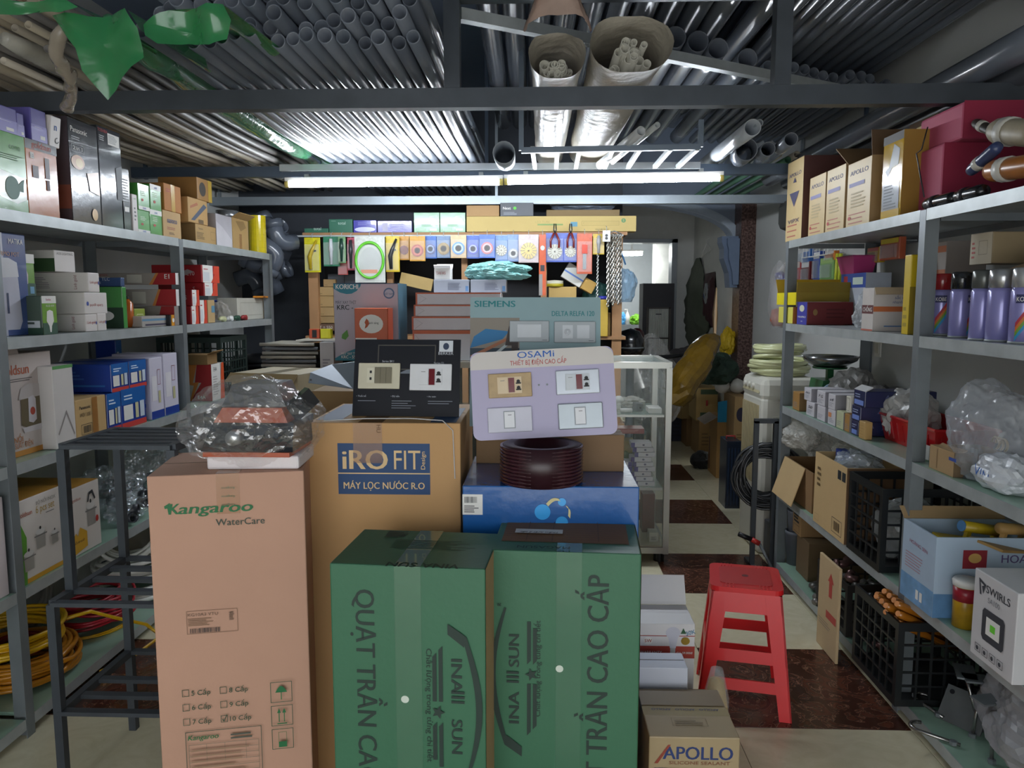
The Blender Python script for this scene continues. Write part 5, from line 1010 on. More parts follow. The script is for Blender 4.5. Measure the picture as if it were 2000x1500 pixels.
lying('black_torch', 'black ribbed torch lying nearer the camera on the top right shelf', 'torch', (1872, 365), (1925, 350), RXF + .035, .022, mat('#17171b', .25, coat=.3), mat('#2a2a2f', .3), Y5)
lying('black_torch', 'black torch lying across the others behind the shelf edge', 'torch', (1866, 352), (1915, 340), RXF + .085, .02, mat('#131317', .25, coat=.3), mat('#2a2a2f', .3), Y5)
for lb_, pa, pb, Xp, r, m in (('brown cream paint roller pack at the upper right corner', (1945, 255), (2030, 262), RXF + .10, .038, mat('#a59a84', .5, var=.2, scale=20)), ('dark blue striped caulk tube under the roller pack', (1895, 335), (1950, 285), RXF + .04, .018, mat('#3a4468', .3, var=.2, scale=25)), ('clear orange-labelled brush pack at the right edge', (1935, 335), (2040, 320), RXF + .05, .032, mat('#a8672c', .3, var=.25, scale=14)), ('dark handle above the roller pack', (1905, 240), (1950, 262), RXF + .12, .016, mat('#3b352f', .5))):
    t = lying('roller_pack', lb_, 'tool pack', pa, pb, Xp, r, m, mat('#c9c5bb', .4))
    L = Vector((0, 0, 0)); bb = t.location; 
rest = Carton('dark_red_box', 'dark red carton holding the packs at the right end of the top shelf', 'carton', (RXF + .27, 2.06, Y5), (.34, .26, .20), -math.pi / 2, mat('#7a2034', .6)); rest.seam(.5)
# --- second shelf, far bay
c = SR('maroon_tool_box', 'maroon tool carton with blue label end on the second right shelf', 'carton', 1558, 1577, 590, Y4, .22, mat('#6b1d20', .45), ref='b'); c.rect('front', 0, 0, 1, 1, ink('#3a3a9a'), 'blue_label'); c.text('front', .5, .30, 'MAXPRO', .009, WHITE, width=c.w * .8, bold=.02); c.text('front', .5, .12, 'tools', .008, WHITE); c.ell('front', .5, .72, .25, .15, ink('#c9c9b0')); c.ell('right', .18, .55, .05, .14, ink('#8a6a3a'), 'logo_mark'); c.lines('right', .42, .3, .85, .8, 3, ink('#571418'))
zm_ = oX(1577, 590, RXF + .012).z + .001
c = SR('yellow_flap_box', 'yellow box with folded yellow flaps beside the rack end post', 'box', 1521, 1549, 600, Y4, .10, mat('#d9cf5a', .45), ref='b', Xf=RXF - .0 + .004); c.rect('right', 0, 0, 1, 1, mat('#a5632a', .5), 'side_print')
zy = oX(1549, 600, RXF + .004).z + .001
c = SR('yellow_flap_box', 'bright yellow open box lying on the maroon carton with its ochre lid raised', 'box', 1519, 1556, 571, zm_, .34, mat('#8f7a1c', .5), ref='b', open_top=True, Xf=RXF + .004); c.rect('front', 0, -.35, 1, 1, mat('#e0cf16', .45), 'front_flap', th=.003); c.flap('back', .12, 75, mat('#8a741a', .5)); c.flap('right', .05, 80, mat('#8a741a', .5)); c.flap('left', .08, 60, mat('#a3831c', .5))
p = oZ(1657, 632, Y4); t = thing('glue_bottle', 'white glue bottle with red nozzle on the second right shelf', 'bottle', (p.x, p.y, Y4)); obj('bottle_body', MB().lathe([(.026, 0), (.03, .004), (.03, .065), (.02, .082), (.010, .086)], 18), mat('#c9c9c9', .4, alpha=.95), t, True); obj('nozzle', MB().lathe([(.012, .086), (.010, .105), (.004, .145), (0, .146)], 14), mat('#c8281c', .35), t, True)
p = oZ(1678, 640, Y4); bag('crumpled_clear_bag', 'crumpled clear bag pulled to a point beside the glue bottle', 'bag', (p.x + .02, p.y, Y4), (.045, .045, .065), clear(.42, '#e8ebee', .1, .5), .3, 3, 31, squash=lambda n: 1 + .5 * max(0, n.z) ** 4 - .3 * max(0, n.z) * (1 - max(0, n.z)))
c = SR('paint_carton', 'white and orange paint carton with open flap beside the middle post', 'carton', 1686, 1708, 562, Y4, .21, mat('#c7c0bb', .5), ref='b', open_top=True); c.rect('right', 0, .45, 1, .57, ink('#c06a3a'), 'orange_band'); c.text('right', .5, .86, 'Độ phủ', .012, ink('#4a5a86')); c.text('right', .5, .74, 'sắc nét', .012, ink('#4a5a86')); c.text('right', .5, .64, 'nhanh khô', .011, ink('#4a5a86')); c.lines('right', .2, .1, .9, .16, 1, ink('#5a7fb0')); c.rect('front', 0, .40, 1, .60, ink('#5a1a1a'), 'dark_band'); c.text('front', .5, .45, 'CHỐNG', .016, WHITE, width=c.w * .8, bold=.02); c.rect('front', 0, 0, 1, .04, ink('#b5604a')); c.flap('back', .14, 68, kraft('#c2b49a'), curl=.03); c.flap('right', .03, -60, kraft('#bba78a'))
c = SR('yellow_edge_board', 'upright yellow board leaning against the middle post', 'board', 1768, 1781, 497, Y4, .035, mat('#d2b414', .45), ref='b', Xf=RXF + .008); c.rect('right', 0, .0, 1, .6, mat('#8f7a20', .5)); c.lines('front', .2, .1, .8, .4, 3, ink('#a08a10'))
# things hung on the wall behind the second shelf
def wallpack(lbl, x0, y0, x1, y1, col, Xw=1.70, cat='blister pack', dots=None, th=.03):
    a, b = oX(x0, y0, Xw), oX(x1, y1, Xw); c = Carton('hanging_pack', lbl, cat, (Xw + .0, (a.y + b.y) / 2, min(a.z, b.z)), (abs(a.y - b.y), th, abs(a.z - b.z)), -math.pi / 2, mat(col, .35, var=.12, scale=30), group='packs hung on the right wall'); c.rect('front', .05, .75, .95, .97, mat(dots or '#c9c9c9', .4), 'header_card'); c.rect('front', .12, .08, .88, .68, clear(.25), 'blister', th=.012); obj('peg', MB().bar((0, .015, c.h - .01), (0, max(.02, 1.775 - Xw), c.h - .01), .004), GALV, c.e); return c
wallpack('red sheet of small blister cards hanging by the rack end', 1550, 512, 1566, 562, '#a33a3c', dots='#c7b9b0'); wallpack('dark red pack hanging beside the red blister cards', 1570, 512, 1584, 556, '#5f1d22')
wallpack('pale grey pack hanging under the wire basket', 1558, 490, 1572, 512, '#b9bec4'); wallpack('blue brush pack hanging in the wire basket', 1573, 485, 1584, 515, '#3a6ab0'); wallpack('blue handled scissors hanging near the wire basket', 1594, 492, 1604, 548, '#2f4a9a', cat='tool')
wallpack('orange blister hanging right of the wire basket', 1616, 492, 1634, 508, '#c9742a'); wallpack('grey and green pack hanging above the ochre lid', 1607, 505, 1632, 545, '#6f9a52', dots='#8fae62')
for i, (x, lb_) in enumerate(((1636, 'yellow-green plastic tube hanging near the pink basket, left of two'), (1643, 'yellow-green plastic tube hanging beside its twin near the pink basket'))):
    a = oX(x, 495, 1.69); b = oX(x - 4, 560, 1.69); t = thing('yellow_tube', lb_, 'tube', b); obj('tube_body', MB().tube([(0, 0, 0), Vector((0, a.y - b.y, a.z - b.z))], .010, 10), mat('#c3c93a', .35), t, True); obj('tube_cap', MB().tube([(0, 0, -.012), (0, 0, .0)], .011, 10), mat('#2f6b2f', .4), t, True); obj('peg', MB().bar((0, 0, a.z - b.z - .01), (.085, 0, a.z - b.z - .01), .004), GALV, t)
wb_ = thing('wire_basket', 'white wire basket hung on the right wall above the packs', 'basket', (1.72, oX(1605, 470, 1.7).y, 1.72)); bb = MB()
for z in (0, .06): bb.tube([(-.06, -.22, z), (.04, -.22, z), (.04, .22, z), (-.06, .22, z)], .0025, 5, closed=True)
obj('hoops', bb, WHITE, wb_)
for i in range(8): obj('wire', MB().tube([(-.06, -.2 + .057 * i, .06), (-.06, -.2 + .057 * i, 0), (.04, -.2 + .057 * i, 0), (.055, -.2 + .057 * i, .06)], .0018, 5), WHITE, wb_)
a = oX(1650, 500, 1.58); b = oX(1682, 530, 1.58); t = thing('pink_basket', 'small pink plastic basket on the blue and white carton', 'basket', (1.60, (a.y + b.y) / 2, b.z)); hwd = abs(a.y - b.y) / 2; hh_ = a.z - b.z; pb_ = MB()
lo, hi = (.045, hwd * .75), (.06, hwd)
for s_, (r0, r1) in enumerate((((-lo[0], -lo[1]), (lo[0], -lo[1])), ((lo[0], -lo[1]), (lo[0], lo[1])), ((lo[0], lo[1]), (-lo[0], lo[1])), ((-lo[0], lo[1]), (-lo[0], -lo[1])))):
    k_ = lambda q: (q[0] / lo[0] * hi[0], q[1] / lo[1] * hi[1]); u0, u1 = k_(r0), k_(r1); obj('side_panel', MB().plate([(r0[0], r0[1], 0), (r1[0], r1[1], 0), (u1[0], u1[1], hh_), (u0[0], u0[1], hh_)], (0, 0, .003)), mat('#b83f7c', .4), t)
obj('bottom', MB().box(-lo[0], lo[0], -lo[1], lo[1], 0, .003), mat('#b83f7c', .4), t); obj('rim', MB().tube([(-hi[0], -hi[1], hh_), (hi[0], -hi[1], hh_), (hi[0], hi[1], hh_), (-hi[0], hi[1], hh_)], .004, 6, closed=True), mat('#a3336c', .4), t)
ybb = oX(1645, 532, 1.55)
c = SR('blue_white_carton', 'blue and white carton with product pictures under the pink basket', 'carton', 1644, 1692, 532, Y4, .12, mat('#b9c0cc', .45), Xf=1.55, ref='b'); c.rect('front', 0, .72, 1, 1, ink('#3a56a8')); c.rect('front', 0, 0, 1, .15, ink('#3a56a8')); c.rect('front', .12, .78, .28, .95, ink('#b5333a')); c.lines('front', .08, .25, .45, .65, 5, ink('#8a94a5')); c.rect('front', .5, .78, .9, .92, ink('#cfe0d2')); t.location.z = Y4 + c.h
wallpack('yellow and red glue card hanging near the middle post', 1700, 485, 1722, 512, '#d0a41c', 1.66, dots='#c9453a'); wallpack('yellow brush card hanging nearest the middle post', 1726, 468, 1762, 505, '#b85a3a', 1.62, dots='#d8c23a')
# wall plates on the right wall
for i, (px, py, lb_) in enumerate(((1693, 680, 'white wall socket on the right wall under the second shelf, left'), (1714, 682, 'white wall socket on the right wall under the second shelf, right'))):
    p = oX(px, py, 1.775); t = thing('wall_socket', lb_, 'socket', (1.779, p.y, p.z - .04), -math.pi / 2); link('plate', rbox_mesh(.07, .012, .09, .003), mat('#d8d6cd', .4), t); obj('socket_face', MB().box(-.022, .022, -.010, -.006, .02, .07), mat('#c9c7bd', .4), t)
# --- second shelf, near bay: spray cans and cartons
def spray(px, py, cap, lbl, r=.0325, turn=0.):
    p = oZ(px, py, Y4); t = thing('spray_can', lbl, 'spray can', (p.x + r * .5, p.y + r * .87, Y4), turn, 'spray cans on the second right shelf'); lav = mat('#8f8cc4', .22, .2, var=.05, coat=.3)
    obj('can_body', MB().lathe([(r * .93, 0), (r, .004), (r, .145), (r * .9, .155)], 28), lav, t, True); obj('cap', MB().lathe([(r * .9, .155), (r * .98, .157), (r * .96, .205), (r * .85, .21), (0, .21)], 26), cap, t, True); obj('base_rim', MB().lathe([(r * 1.02, 0), (r * 1.02, .004), (r, .006)], 28), GALV, t, True)
    c = Carton.__new__(Carton); c.e = t; c.w = .05; c.d = 2 * r + .001; c.h = .145; c.lay = {}
    def wrapm(o):
        for v in o.data.vertices:
            a = v.co.x / r; y = v.co.y; v.co.x = (r + .0006) * math.sin(a); v.co.y = -(r + .0006) * math.cos(a)
    for i, col in enumerate(('#b03040', '#c9702c', '#6f9a3a', '#2f8fc0')):
        b = MB(); n = 5
        for k in range(n + 1):
            u = -.024 + .034 * k / n; z = .045 + .055 * k / n - .013 * i; b.v += [(u, 0, z), (u, 0, z + .013)]
        b.f = [(2 * k, 2 * k + 2, 2 * k + 3, 2 * k + 1) for k in range(n)]; o = obj('rainbow_stripe', b, ink(col), t); wrapm(o)
    b = MB(); 
    for k in range(7): u = -.026 + .036 * k / 6; b.v += [(u, 0, .112), (u, 0, .136)]
    b.f = [(2 * k, 2 * k + 2, 2 * k + 3, 2 * k + 1) for k in range(6)]; wrapm(obj('name_panel', b, ink('#2c2f5a'), t))
    vs, fs, x0, x1 = text_mesh('KOBE'); k = .032 / (x1 - x0); b = MB(); b.add([Vector((-.024 + (v.x - x0) * k, 0, .117 + v.y * .018)) for v in vs], fs); o = obj('lettering', b, WHITE, t)
    for v in o.data.vertices: a = v.co.x / r; v.co.x = (r + .0012) * math.sin(a); v.co.y = -(r + .0012) * math.cos(a)
    return t
spray(1834, 655, mat('#8c1c20', .2, coat=.4), 'spray can with red cap, next to the middle post', .036, -.3)
spray(1872, 660, mat('#2a2c2e', .15, .3, coat=.4), 'spray can with black cap in front of its black-capped twin', turn=.9); spray(1893, 652, mat('#242628', .15, .3, coat=.4), 'spray can with black cap standing behind its black-capped twin', turn=-1.4)
spray(1914, 665, mat('#5f625f', .25, .4), 'spray can with dark grey cap between black and silver caps', turn=1.6); spray(1951, 668, mat('#a9aaac', .2, .7), 'spray can with silver cap, largest in view', .037, 1.2); spray(1996, 672, mat('#b9babc', .2, .6), 'spray can with pale cap at the right edge', .034, -.4)
spray(1855, 640, mat('#6a1518', .2, coat=.4), 'spray can with dark red cap in the second row', turn=2.)
c = SR('stacked_paint_carton', 'white paint carton with orange bands behind the red-capped spray can', 'carton', 1800, 1850, 470, Y4, .15, mat('#9d938c', .55), Xf=RXF + .24, ref='b'); 
for v in (.25, .62, .88): c.rect('front', 0, v, 1, v + .07, ink('#b0643c'), 'orange_band')
c.text('front', .6, .45, 'SƠN T', .025, ink('#7a3a34'), width=c.w * .6, bold=.03); c.rect('front', 0, .02, .6, .2, ink('#571b1e')); c.text('front', .3, .06, 'CHỐNG RỈ', .018, WHITE, width=c.w * .5)
c2 = SR('small_kraft_carton', 'kraft carton with white label and green mark above the spray cans', 'carton', 1898, 1940, 452, Y4 + .235, .2, mat('#8c7a5c', .6), Xf=RXF + .13, ref='b'); c2.rect('front', .0, 0, 1, 1, mat('#b3a68d', .55)); c2.frame('front', .4, .3, .8, .75, .0015, ink('#7d7360')); c2.lines('front', .08, .2, .25, .8, 4, ink('#a8483c'))
c3 = Carton('open_kraft_carton', 'open kraft carton of spare cans behind the spray cans', 'carton', (RXF + .28, 2.13, Y4), (.30, .26, .233), -math.pi / 2, kraft('#7d6446')); c3.flap('front', .08, -20); c3.flap('left', .06, 35)
# --- third shelf, far bay
def smallbox(lbl, xa, xb, yt, zb, col='#c6c3c8', dep=.17, xf=RXF + .012, mark=None, side=None):
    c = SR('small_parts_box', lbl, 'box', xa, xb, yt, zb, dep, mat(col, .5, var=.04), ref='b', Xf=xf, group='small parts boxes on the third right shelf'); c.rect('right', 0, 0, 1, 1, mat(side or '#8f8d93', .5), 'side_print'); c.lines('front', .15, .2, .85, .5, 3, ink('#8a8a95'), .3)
    if mark: c.text('front', .5, .55, mark, .014, ink('#33333f'), width=c.w * .55, shear=.3)
    return c
def ztop(x, y, xf=RXF + .012): return oX(x, y, xf).z + .001
c = smallbox('open kraft parts box at the far end of the third right shelf', 1549, 1562, 768, Y3, '#a57c45', .14, side='#7a5c36')
smallbox('white parts box, lower row next to the kraft one', 1575, 1591, 788, Y3, mark='50'); smallbox('white parts box, upper row next to the kraft one', 1571, 1585, 760, ztop(1591, 788), mark='m')
smallbox('white parts box, lower row second column', 1596, 1612, 796, Y3); smallbox('white parts box, upper row second column', 1596, 1612, 766, ztop(1612, 796), mark='P.G')
c = smallbox('pale parts box with orange and green print, lower row third column', 1617, 1632, 803, Y3); c.rect('front', .1, .5, .5, .8, ink('#cf8a5c')); smallbox('white parts box with pen scribble, upper row third column', 1618, 1632, 772, ztop(1632, 803), mark='x4')
c = smallbox('pale box with yellow-green print beside the kraft strip', 1634, 1648, 806, Y3, '#b9bd9a'); smallbox('kraft parts box between the white boxes and the navy stack', 1650, 1660, 810, Y3, '#a57c45')
NV = mat('#242a52', .35, var=.06, coat=.2)
def navy(lbl, xa, xb, yt, zb, dep):
    c = SR('navy_drill_box', lbl, 'box', xa, xb, yt, zb, dep, NV, ref='b', group='navy boxes on the third right shelf'); c.rect('front', .1, .1, .9, .4, ink('#6f86c9')); c.lines('front', .15, .55, .85, .85, 2, ink('#8a95b5')); c.text('right', .68, .40, 'ALLGEM', .016, ink('#6a719a'), width=dep * .3); c.poly('right', [(.28, .55), (.36, .55), (.32, .8)], ink('#6a719a'), 'logo_mark'); return c
navy('navy box at the bottom of the three-high stack by the red basket', 1663, 1676, 824, Y3, .18); z1 = ztop(1676, 824); navy('navy box in the middle of the three-high stack', 1664, 1681, 795, z1, .24); z2_ = ztop(1681, 795); c = navy('navy box with open white lid on top of the stack', 1668, 1690, 765, z2_, .28); c.flap('front', .035, 150, mat('#b9b9b9', .5)); 
c = SR('pale_framed_card', 'small white framed card box against the navy stack', 'box', 1653, 1661, 775, Y3 + .085, .04, mat('#d0ccc0', .5), ref='b', Xf=RXF + .008); c.frame('front', .15, .1, .85, .9, .002, ink('#8a9078'))
def basket(name, label, loc, dims, rz, m, cat='basket'):
    t = thing(name, label, cat, loc, rz); W, D, Hh = dims; f = .86; L = [(-W / 2 * f, -D / 2 * f), (W / 2 * f, -D / 2 * f), (W / 2 * f, D / 2 * f), (-W / 2 * f, D / 2 * f)]; U = [(x / f, y / f) for x, y in L]
    for i in range(4):
        j = (i + 1) % 4; a, b, c_, d = Vector((*L[i], 0)), Vector((*L[j], 0)), Vector((*U[j], Hh)), Vector((*U[i], Hh)); nn = (b - a).cross(d - a).normalized()
        obj('side_panel', MB().plate([a, b, c_, d], -nn * .004), m, t); bb = MB()
        for k in range(1, 9): p = a.lerp(b, k / 9); q = d.lerp(c_, k / 9); bb.bar(p.lerp(q, .15), p.lerp(q, .8), .003, .003)
        bb.v = [tuple(Vector(v) + nn * .001) for v in bb.v]; obj('ribs', bb, m, t)['kind'] = 'stuff'
    obj('bottom', MB().plate([(*p, 0) for p in L], (0, 0, .004)), m, t); obj('rim', MB().tube([(*p, Hh) for p in U], .006, 8, closed=True), m, t); return t
RB = mat('#b0161c', .3, var=.05, coat=.3)
a = oX(1684, 870, RXF + .01); b = oX(1800, 880, RXF + .01)
basket('red_plastic_basket', 'red plastic basket holding white bags across the middle post', (RXF + .20, (a.y + b.y) / 2 + .06, Y3), (.44, .22, .10), -math.pi / 2, RB)
for lb_, px, py, X_, r, sd in (('milky plastic bag in the red basket, nearer one', 1775, 850, 1.47, (.10, .09, .10), 41), ('milky plastic bag in the red basket, farther small one', 1722, 840, 1.44, (.06, .05, .07), 42)):
    p = oX(px, py, X_); bag('milky_plastic_bag', lb_, 'bag', (X_, p.y, Y3 + .02), r, clear(.72, '#d0d0cc', .25, .4), .28, 2.4, sd, 4)
wd = oX(1683, 850, RXF); c = SR('wooden_block', 'small wooden block leaning at the left of the red basket', 'block', 1678, 1690, 825, Y3, .03, mat('#b5935a', .6), ref='b', Xf=RXF + .006); c.lines('front', .1, .1, .9, .9, 5, ink('#a5834c'), .2)
sc_p = oX(1612, 760, 1.45); t = thing('kitchen_scale', 'green kitchen scale with wide steel bowl at the back of the third right shelf', 'scale', (1.515, oX(1615, 720, 1.5).y, Y3)); obj('base', MB().plate([(-.09, -.10, 0), (.09, -.10, 0), (.06, -.08, .14), (-.06, -.08, .14)], (0, .18, 0)), mat('#1f5a35', .35), t); obj('dial', MB().lathe([(0, 0), (.06, 0), (.06, .012), (0, .012)], 24, (-.02, -.10, .07), Matrix.Rotation(math.pi / 2, 3, 'X')), mat('#a9c4dc', .3), t); obj('post', MB().bar((0, 0, .14), (0, 0, .20), .03), mat('#1f5a35', .35), t); obj('bowl_ring', MB().lathe([(.07, .198), (.085, .198), (.085, .206), (.07, .206), (.07, .198)], 24), mat('#1f5a35', .35), t, True); obj('bowl', MB().lathe([(.0, .206), (.08, .21), (.13, .24), (.14, .262), (.134, .262), (.12, .243), (.07, .217), (0, .212)], 32), mat('#8d8f92', .2, .9), t, True)
for lb_, px, py, X_, r, m, sd in (('grey film heap beside the steel scale bowl', 1665, 760, 1.56, (.10, .16, .115), mat('#8d8b88', .3, alpha=.75, var=.1, bump=.4, bscale=15), 51), ('smoky bag of parts behind the navy boxes', 1730, 770, 1.56, (.11, .15, .09), mat('#5d5b5a', .35, alpha=.85, var=.2, scale=12, bump=.3), 52), ('crumpled clear bag at the scale foot', 1632, 768, 1.42, (.05, .06, .05), clear(.4, '#e0e2e2', .12, .5), 53)):
    p = oX(px, py, X_); bag('loose_plastic_bag', lb_, 'bag', (X_, p.y, Y3), r, m, .32, 2.2, sd, 4)
# near bay of the third shelf
c = SR('diamond_print_box', 'white box with grey diamond print and green tag right of the middle post', 'box', 1779, 1815, 872, Y3, .18, mat('#bfbfba', .5), ref='b', open_top=True, Xf=RXF + .065); 
for i in range(6):
    for j in range(4): c.poly('front', [(.08 + .15 * i + .05, .1 + .22 * j), (.08 + .15 * i + .1, .2 + .22 * j), (.08 + .15 * i + .05, .3 + .22 * j), (.08 + .15 * i, .2 + .22 * j)], ink('#8d8d8a'), 'diamond_print')
c.rect('front', .12, .45, .3, .7, ink('#6fd26a'), 'green_tag')
c = SR('brown_paper_box', 'crumpled brown paper box on the near part of the third right shelf', 'box', 1816, 1864, 885, Y3, .16, kraft('#a5875f'), ref='b', bev=.012, open_top=True); c.flap('front', .04, 160, kraft('#b0926a'), curl=.01); c.rect('right', 0, 0, 1, 1, kraft('#6f5a40'), 'side_panel'); c.lines('front', .3, .1, .34, .9, 1, ink('#8a6e4a'), 1)
p = oX(1930, 850, 1.42); t = thing('big_clear_bag', 'big clear plastic bag hanging over the near edge of the third right shelf', 'bag', (1.42, oX(1950, 850, 1.42).y, Y3)); bag('film', '', '', (0, 0, 0), (.13, .15, .155), mat('#b5b9c0', .14, alpha=.42, var=0, bump=.35, bscale=12), .22, 1.9, 61, 5, parent=t, squash=lambda n: 1 + .35 * max(0, n.z) * max(0, n.y)); obj('blue_print', MB().box(-.151, -.15, -.05, -.01, .06, .07), ink('#2f4a9a'), t)
for k in range(3): obj('hook_inside', MB().tube([Vector((-.03, -.04 - .02 * k, .12)) + Vector((0, .018 * math.cos(a / 3), .018 * math.sin(a / 3))) for a in range(14)], .004, 6), mat('#b5a07a', .4), t, True)
p = oZ(1975, 960, Y3); bag('blue_lettered_bag', 'white bag with blue letters slumped at the right edge of the third shelf', 'bag', (1.36, p.y + .01, Y3), (.07, .10, .06), mat('#c2c6cc', .3, var=.06, bump=.3, bscale=18), .22, 2.4, 62, 4)
t = tag(bpy.data.objects[bpy.data.objects[-1].name] if False else COL.objects[-1], None); bt = COL.objects[-1]
vs, fs, x0, x1 = text_mesh('VIN', 0., .2); b = MB(); b.add([Vector((-.0745, .03 - (v.x - x0) * .045, .045 + v.y * .045 - .012 * (v.x))) for v in vs], fs); obj('lettering', b, ink('#3a6ab8'), bt)
for i, px in enumerate((1897, 1905)):
    p = oX(px, 900, 1.36); t = thing('steel_clamp', ['steel clamp bar standing left of the big clear bag', 'second steel clamp bar beside the big clear bag'][i], 'clamp', (1.36, p.y, Y3)); obj('bar', MB().bar((0, 0, 0), (0, 0, .09), .008), GALV, t); obj('foot', MB().lathe([(.035, 0), (.03, .008), (.008, .014)], 18), STEEL, t, True)
# --- fourth shelf
c = SR('torn_kraft_carton', 'kraft carton with a long front flap folded down on the fourth right shelf', 'carton', 1533, 1588, 925, Y2, .22, kraft('#8a6a48'), ref='b', open_top=True, Xf=RXF + .02); c.flap('front', .20, -72, kraft('#c2a578'), 'hanging_flap', .0, .75); None
c = SR('opened_kraft_carton', 'pale kraft carton with stacking symbols bulging open on the fourth right shelf', 'carton', 1592, 1655, 915, Y2, .24, kraft('#c4a677'), ref='b', open_top=True, Xf=RXF - .01); c.rect('right', 0, 0, 1, 1, kraft('#6d5238'), 'side_panel'); c.rect('front', .74, .80, .84, .92, INKD, 'pictogram'); c.rect('front', .87, .80, .97, .92, INKD, 'pictogram'); c.frame('front', .62, .06, .92, .26, .002, INKD); c.lines('front', .68, .1, .86, .22, 8, ink('#5a4a34'), vert=True, name='barcode'); c.lines('front', .1, .55, .25, .85, 4, ink('#6b5537'), .5); c.frame('front', .06, .05, .2, .14, .001, ink('#8a7250'))
p = c.e.location; bag('blue_clear_bag', 'clear bag with blue corner filling the pale kraft carton', 'bag', (p.x, p.y, c.h + Y2 - .07), (.085, .12, .06), clear(.45, '#c9d2dc', .12, .5), .3, 2.6, 71); o = obj('blue_patch', MB().box(-.06, -.02, .05, .1, .055, .10), mat('#20388f', .3), COL.objects[-1])
for lb_, px, py, X_, z_, r, sd in (('large milky plastic sheet bundle under the third right shelf', 1610, 880, 1.56, .60, (.10, .26, .125), 81), ('milky plastic bag bulging toward the aisle near the end post', 1563, 880, 1.38, .69, (.09, .13, .075), 82), ('clear bag over the black crate', 1690, 905, 1.52, .66, (.13, .2, .09), 83)):
    bag('milky_plastic_bag', lb_, 'bag', (X_, oX(px, py, X_).y, z_), r, clear(.62, '#d2d0c8', .22, .5), .2, 2.4, sd, 5)
hc = oX(1660, 1095, RXF); hn = oX(1740, 1125, RXF)
crate('black_plastic_crate', 'large black lattice crate of clear bags on the fourth right shelf by the middle post', (RXF + .17, (oX(1661, 1000, RXF).y + oX(1728, 1000, RXF).y) / 2, Y2), (oX(1661, 1000, RXF).y - oX(1728, 1000, RXF).y, .36, oX(1661, 918, RXF).z - Y2), -math.pi / 2, CK, 5, 6, 5)
bag('bottle_bag', 'clear bag of bottles inside the large black crate', 'bag', (RXF + .17, oX(1690, 1000, RXF).y, Y2 + .01), (.12, .10, .13), clear(.5, '#b9bdbd', .1, .6), .25, 3, 84)
# near bay: tool carton with trowels
bx = SR('blue_tool_carton', 'open blue and white carton of trowels right of the middle post', 'carton', 1766, 1832, 1012, Y2, .34, mat('#a9bccf', .5, var=.06), ref='a', open_top=True, Xf=RXF - .02)
bx.rect('front', 0, 0, 1, .32, mat('#6f9cc6', .4, var=.3, scale=20), 'water_print'); bx.rect('right', 0, 0, 1, .3, mat('#5d86b0', .4, var=.3, scale=20), 'water_print'); bx.text('front', .5, .74, 'HOÀNG SEN', .012, ink('#a0566a'), width=bx.w * .55, rot=-.05); bx.lines('front', .12, .42, .85, .64, 6, ink('#b0808a'), .3); bx.rect('right', .25, .62, .47, .85, ink('#8f2430'), 'logo_panel'); bx.ell('right', .36, .75, .06, .06, ink('#c9a05a'), 'logo_ring'); bx.text('right', .72, .70, 'HOA', .026, ink('#5a4a7a'), bold=.02); bx.rect('right', .55, .46, .98, .54, ink('#b0562c'), 'orange_band'); bx.rect('front', .50, .08, .58, .2, WHITE, 'pictogram'); bx.rect('front', .62, .08, .7, .2, WHITE, 'pictogram'); bx.flap('left', .05, 40, kraft('#a98d66'))
L0 = bx.e.location; ztp = Y2 + bx.h
for i, (dx, dy, rz_, lb_) in enumerate(((.02, .0, .2, 'yellow plastering trowel with blue handle end lying in the blue carton'), (.08, -.07, .5, 'wooden plastering float beside the yellow trowel'))):
    t = thing('plaster_trowel', lb_, 'trowel', (L0.x + dx, L0.y + dy, ztp - .06 + .02 * i), rot=(.12, .18, rz_)); m_ = mat('#b59a1e', .4, var=.15) if i == 0 else mat('#a5814a', .6, var=.15)
    obj('blade', MB().box(-.13, .13, -.055, .055, 0, .008), m_, t); obj('handle', MB().tube([(-.08, 0, .06), (.08, 0, .06)], .018, 14), m_, t, True); obj('handle_post', MB().bar((.05, 0, .008), (.05, 0, .05), .015), m_, t); obj('handle_post', MB().bar((-.05, 0, .008), (-.05, 0, .05), .015), m_, t)
    if i == 0: obj('handle_end', MB().tube([(-.083, 0, .06), (-.08, 0, .06)], .0182, 14), mat('#4f7fae', .4), t)
p = oX(1975, 1100, RXF + .07); t = thing('paint_bucket', 'white and red paint bucket with pale lid behind the tablet-print box', 'bucket', (RXF + .22, 2.12, Y2), -.3); obj('bucket', MB().lathe([(.082, 0), (.085, .01), (.096, .165), (.1, .165), (.1, .18), (.092, .18)], 30), mat('#c9c9cd', .35), t, True); obj('lid', MB().lathe([(.103, .176), (.105, .196), (.095, .20), (.085, .193), (0, .193)], 30), mat('#b9bcc2', .35), t, True); obj('red_band', MB().lathe([(.0945, .10), (.0985, .16)], 30), mat('#a5202a', .3), t, True); obj('yellow_band', MB().lathe([(.088, .02), (.094, .095)], 30), mat('#b9861e', .3, var=.3, scale=15), t, True)
vs, fs, x0, x1 = text_mesh('TOA'); b = MB(); o = None
for v in vs: a = -1.25 + (v.x - x0) / (x1 - x0) * .75 - 0.35; b.v.append((.1003 * math.sin(a), -.1003 * math.cos(a), .115 + v.y * .045))
b.f = fs; obj('lettering', b, WHITE, t)
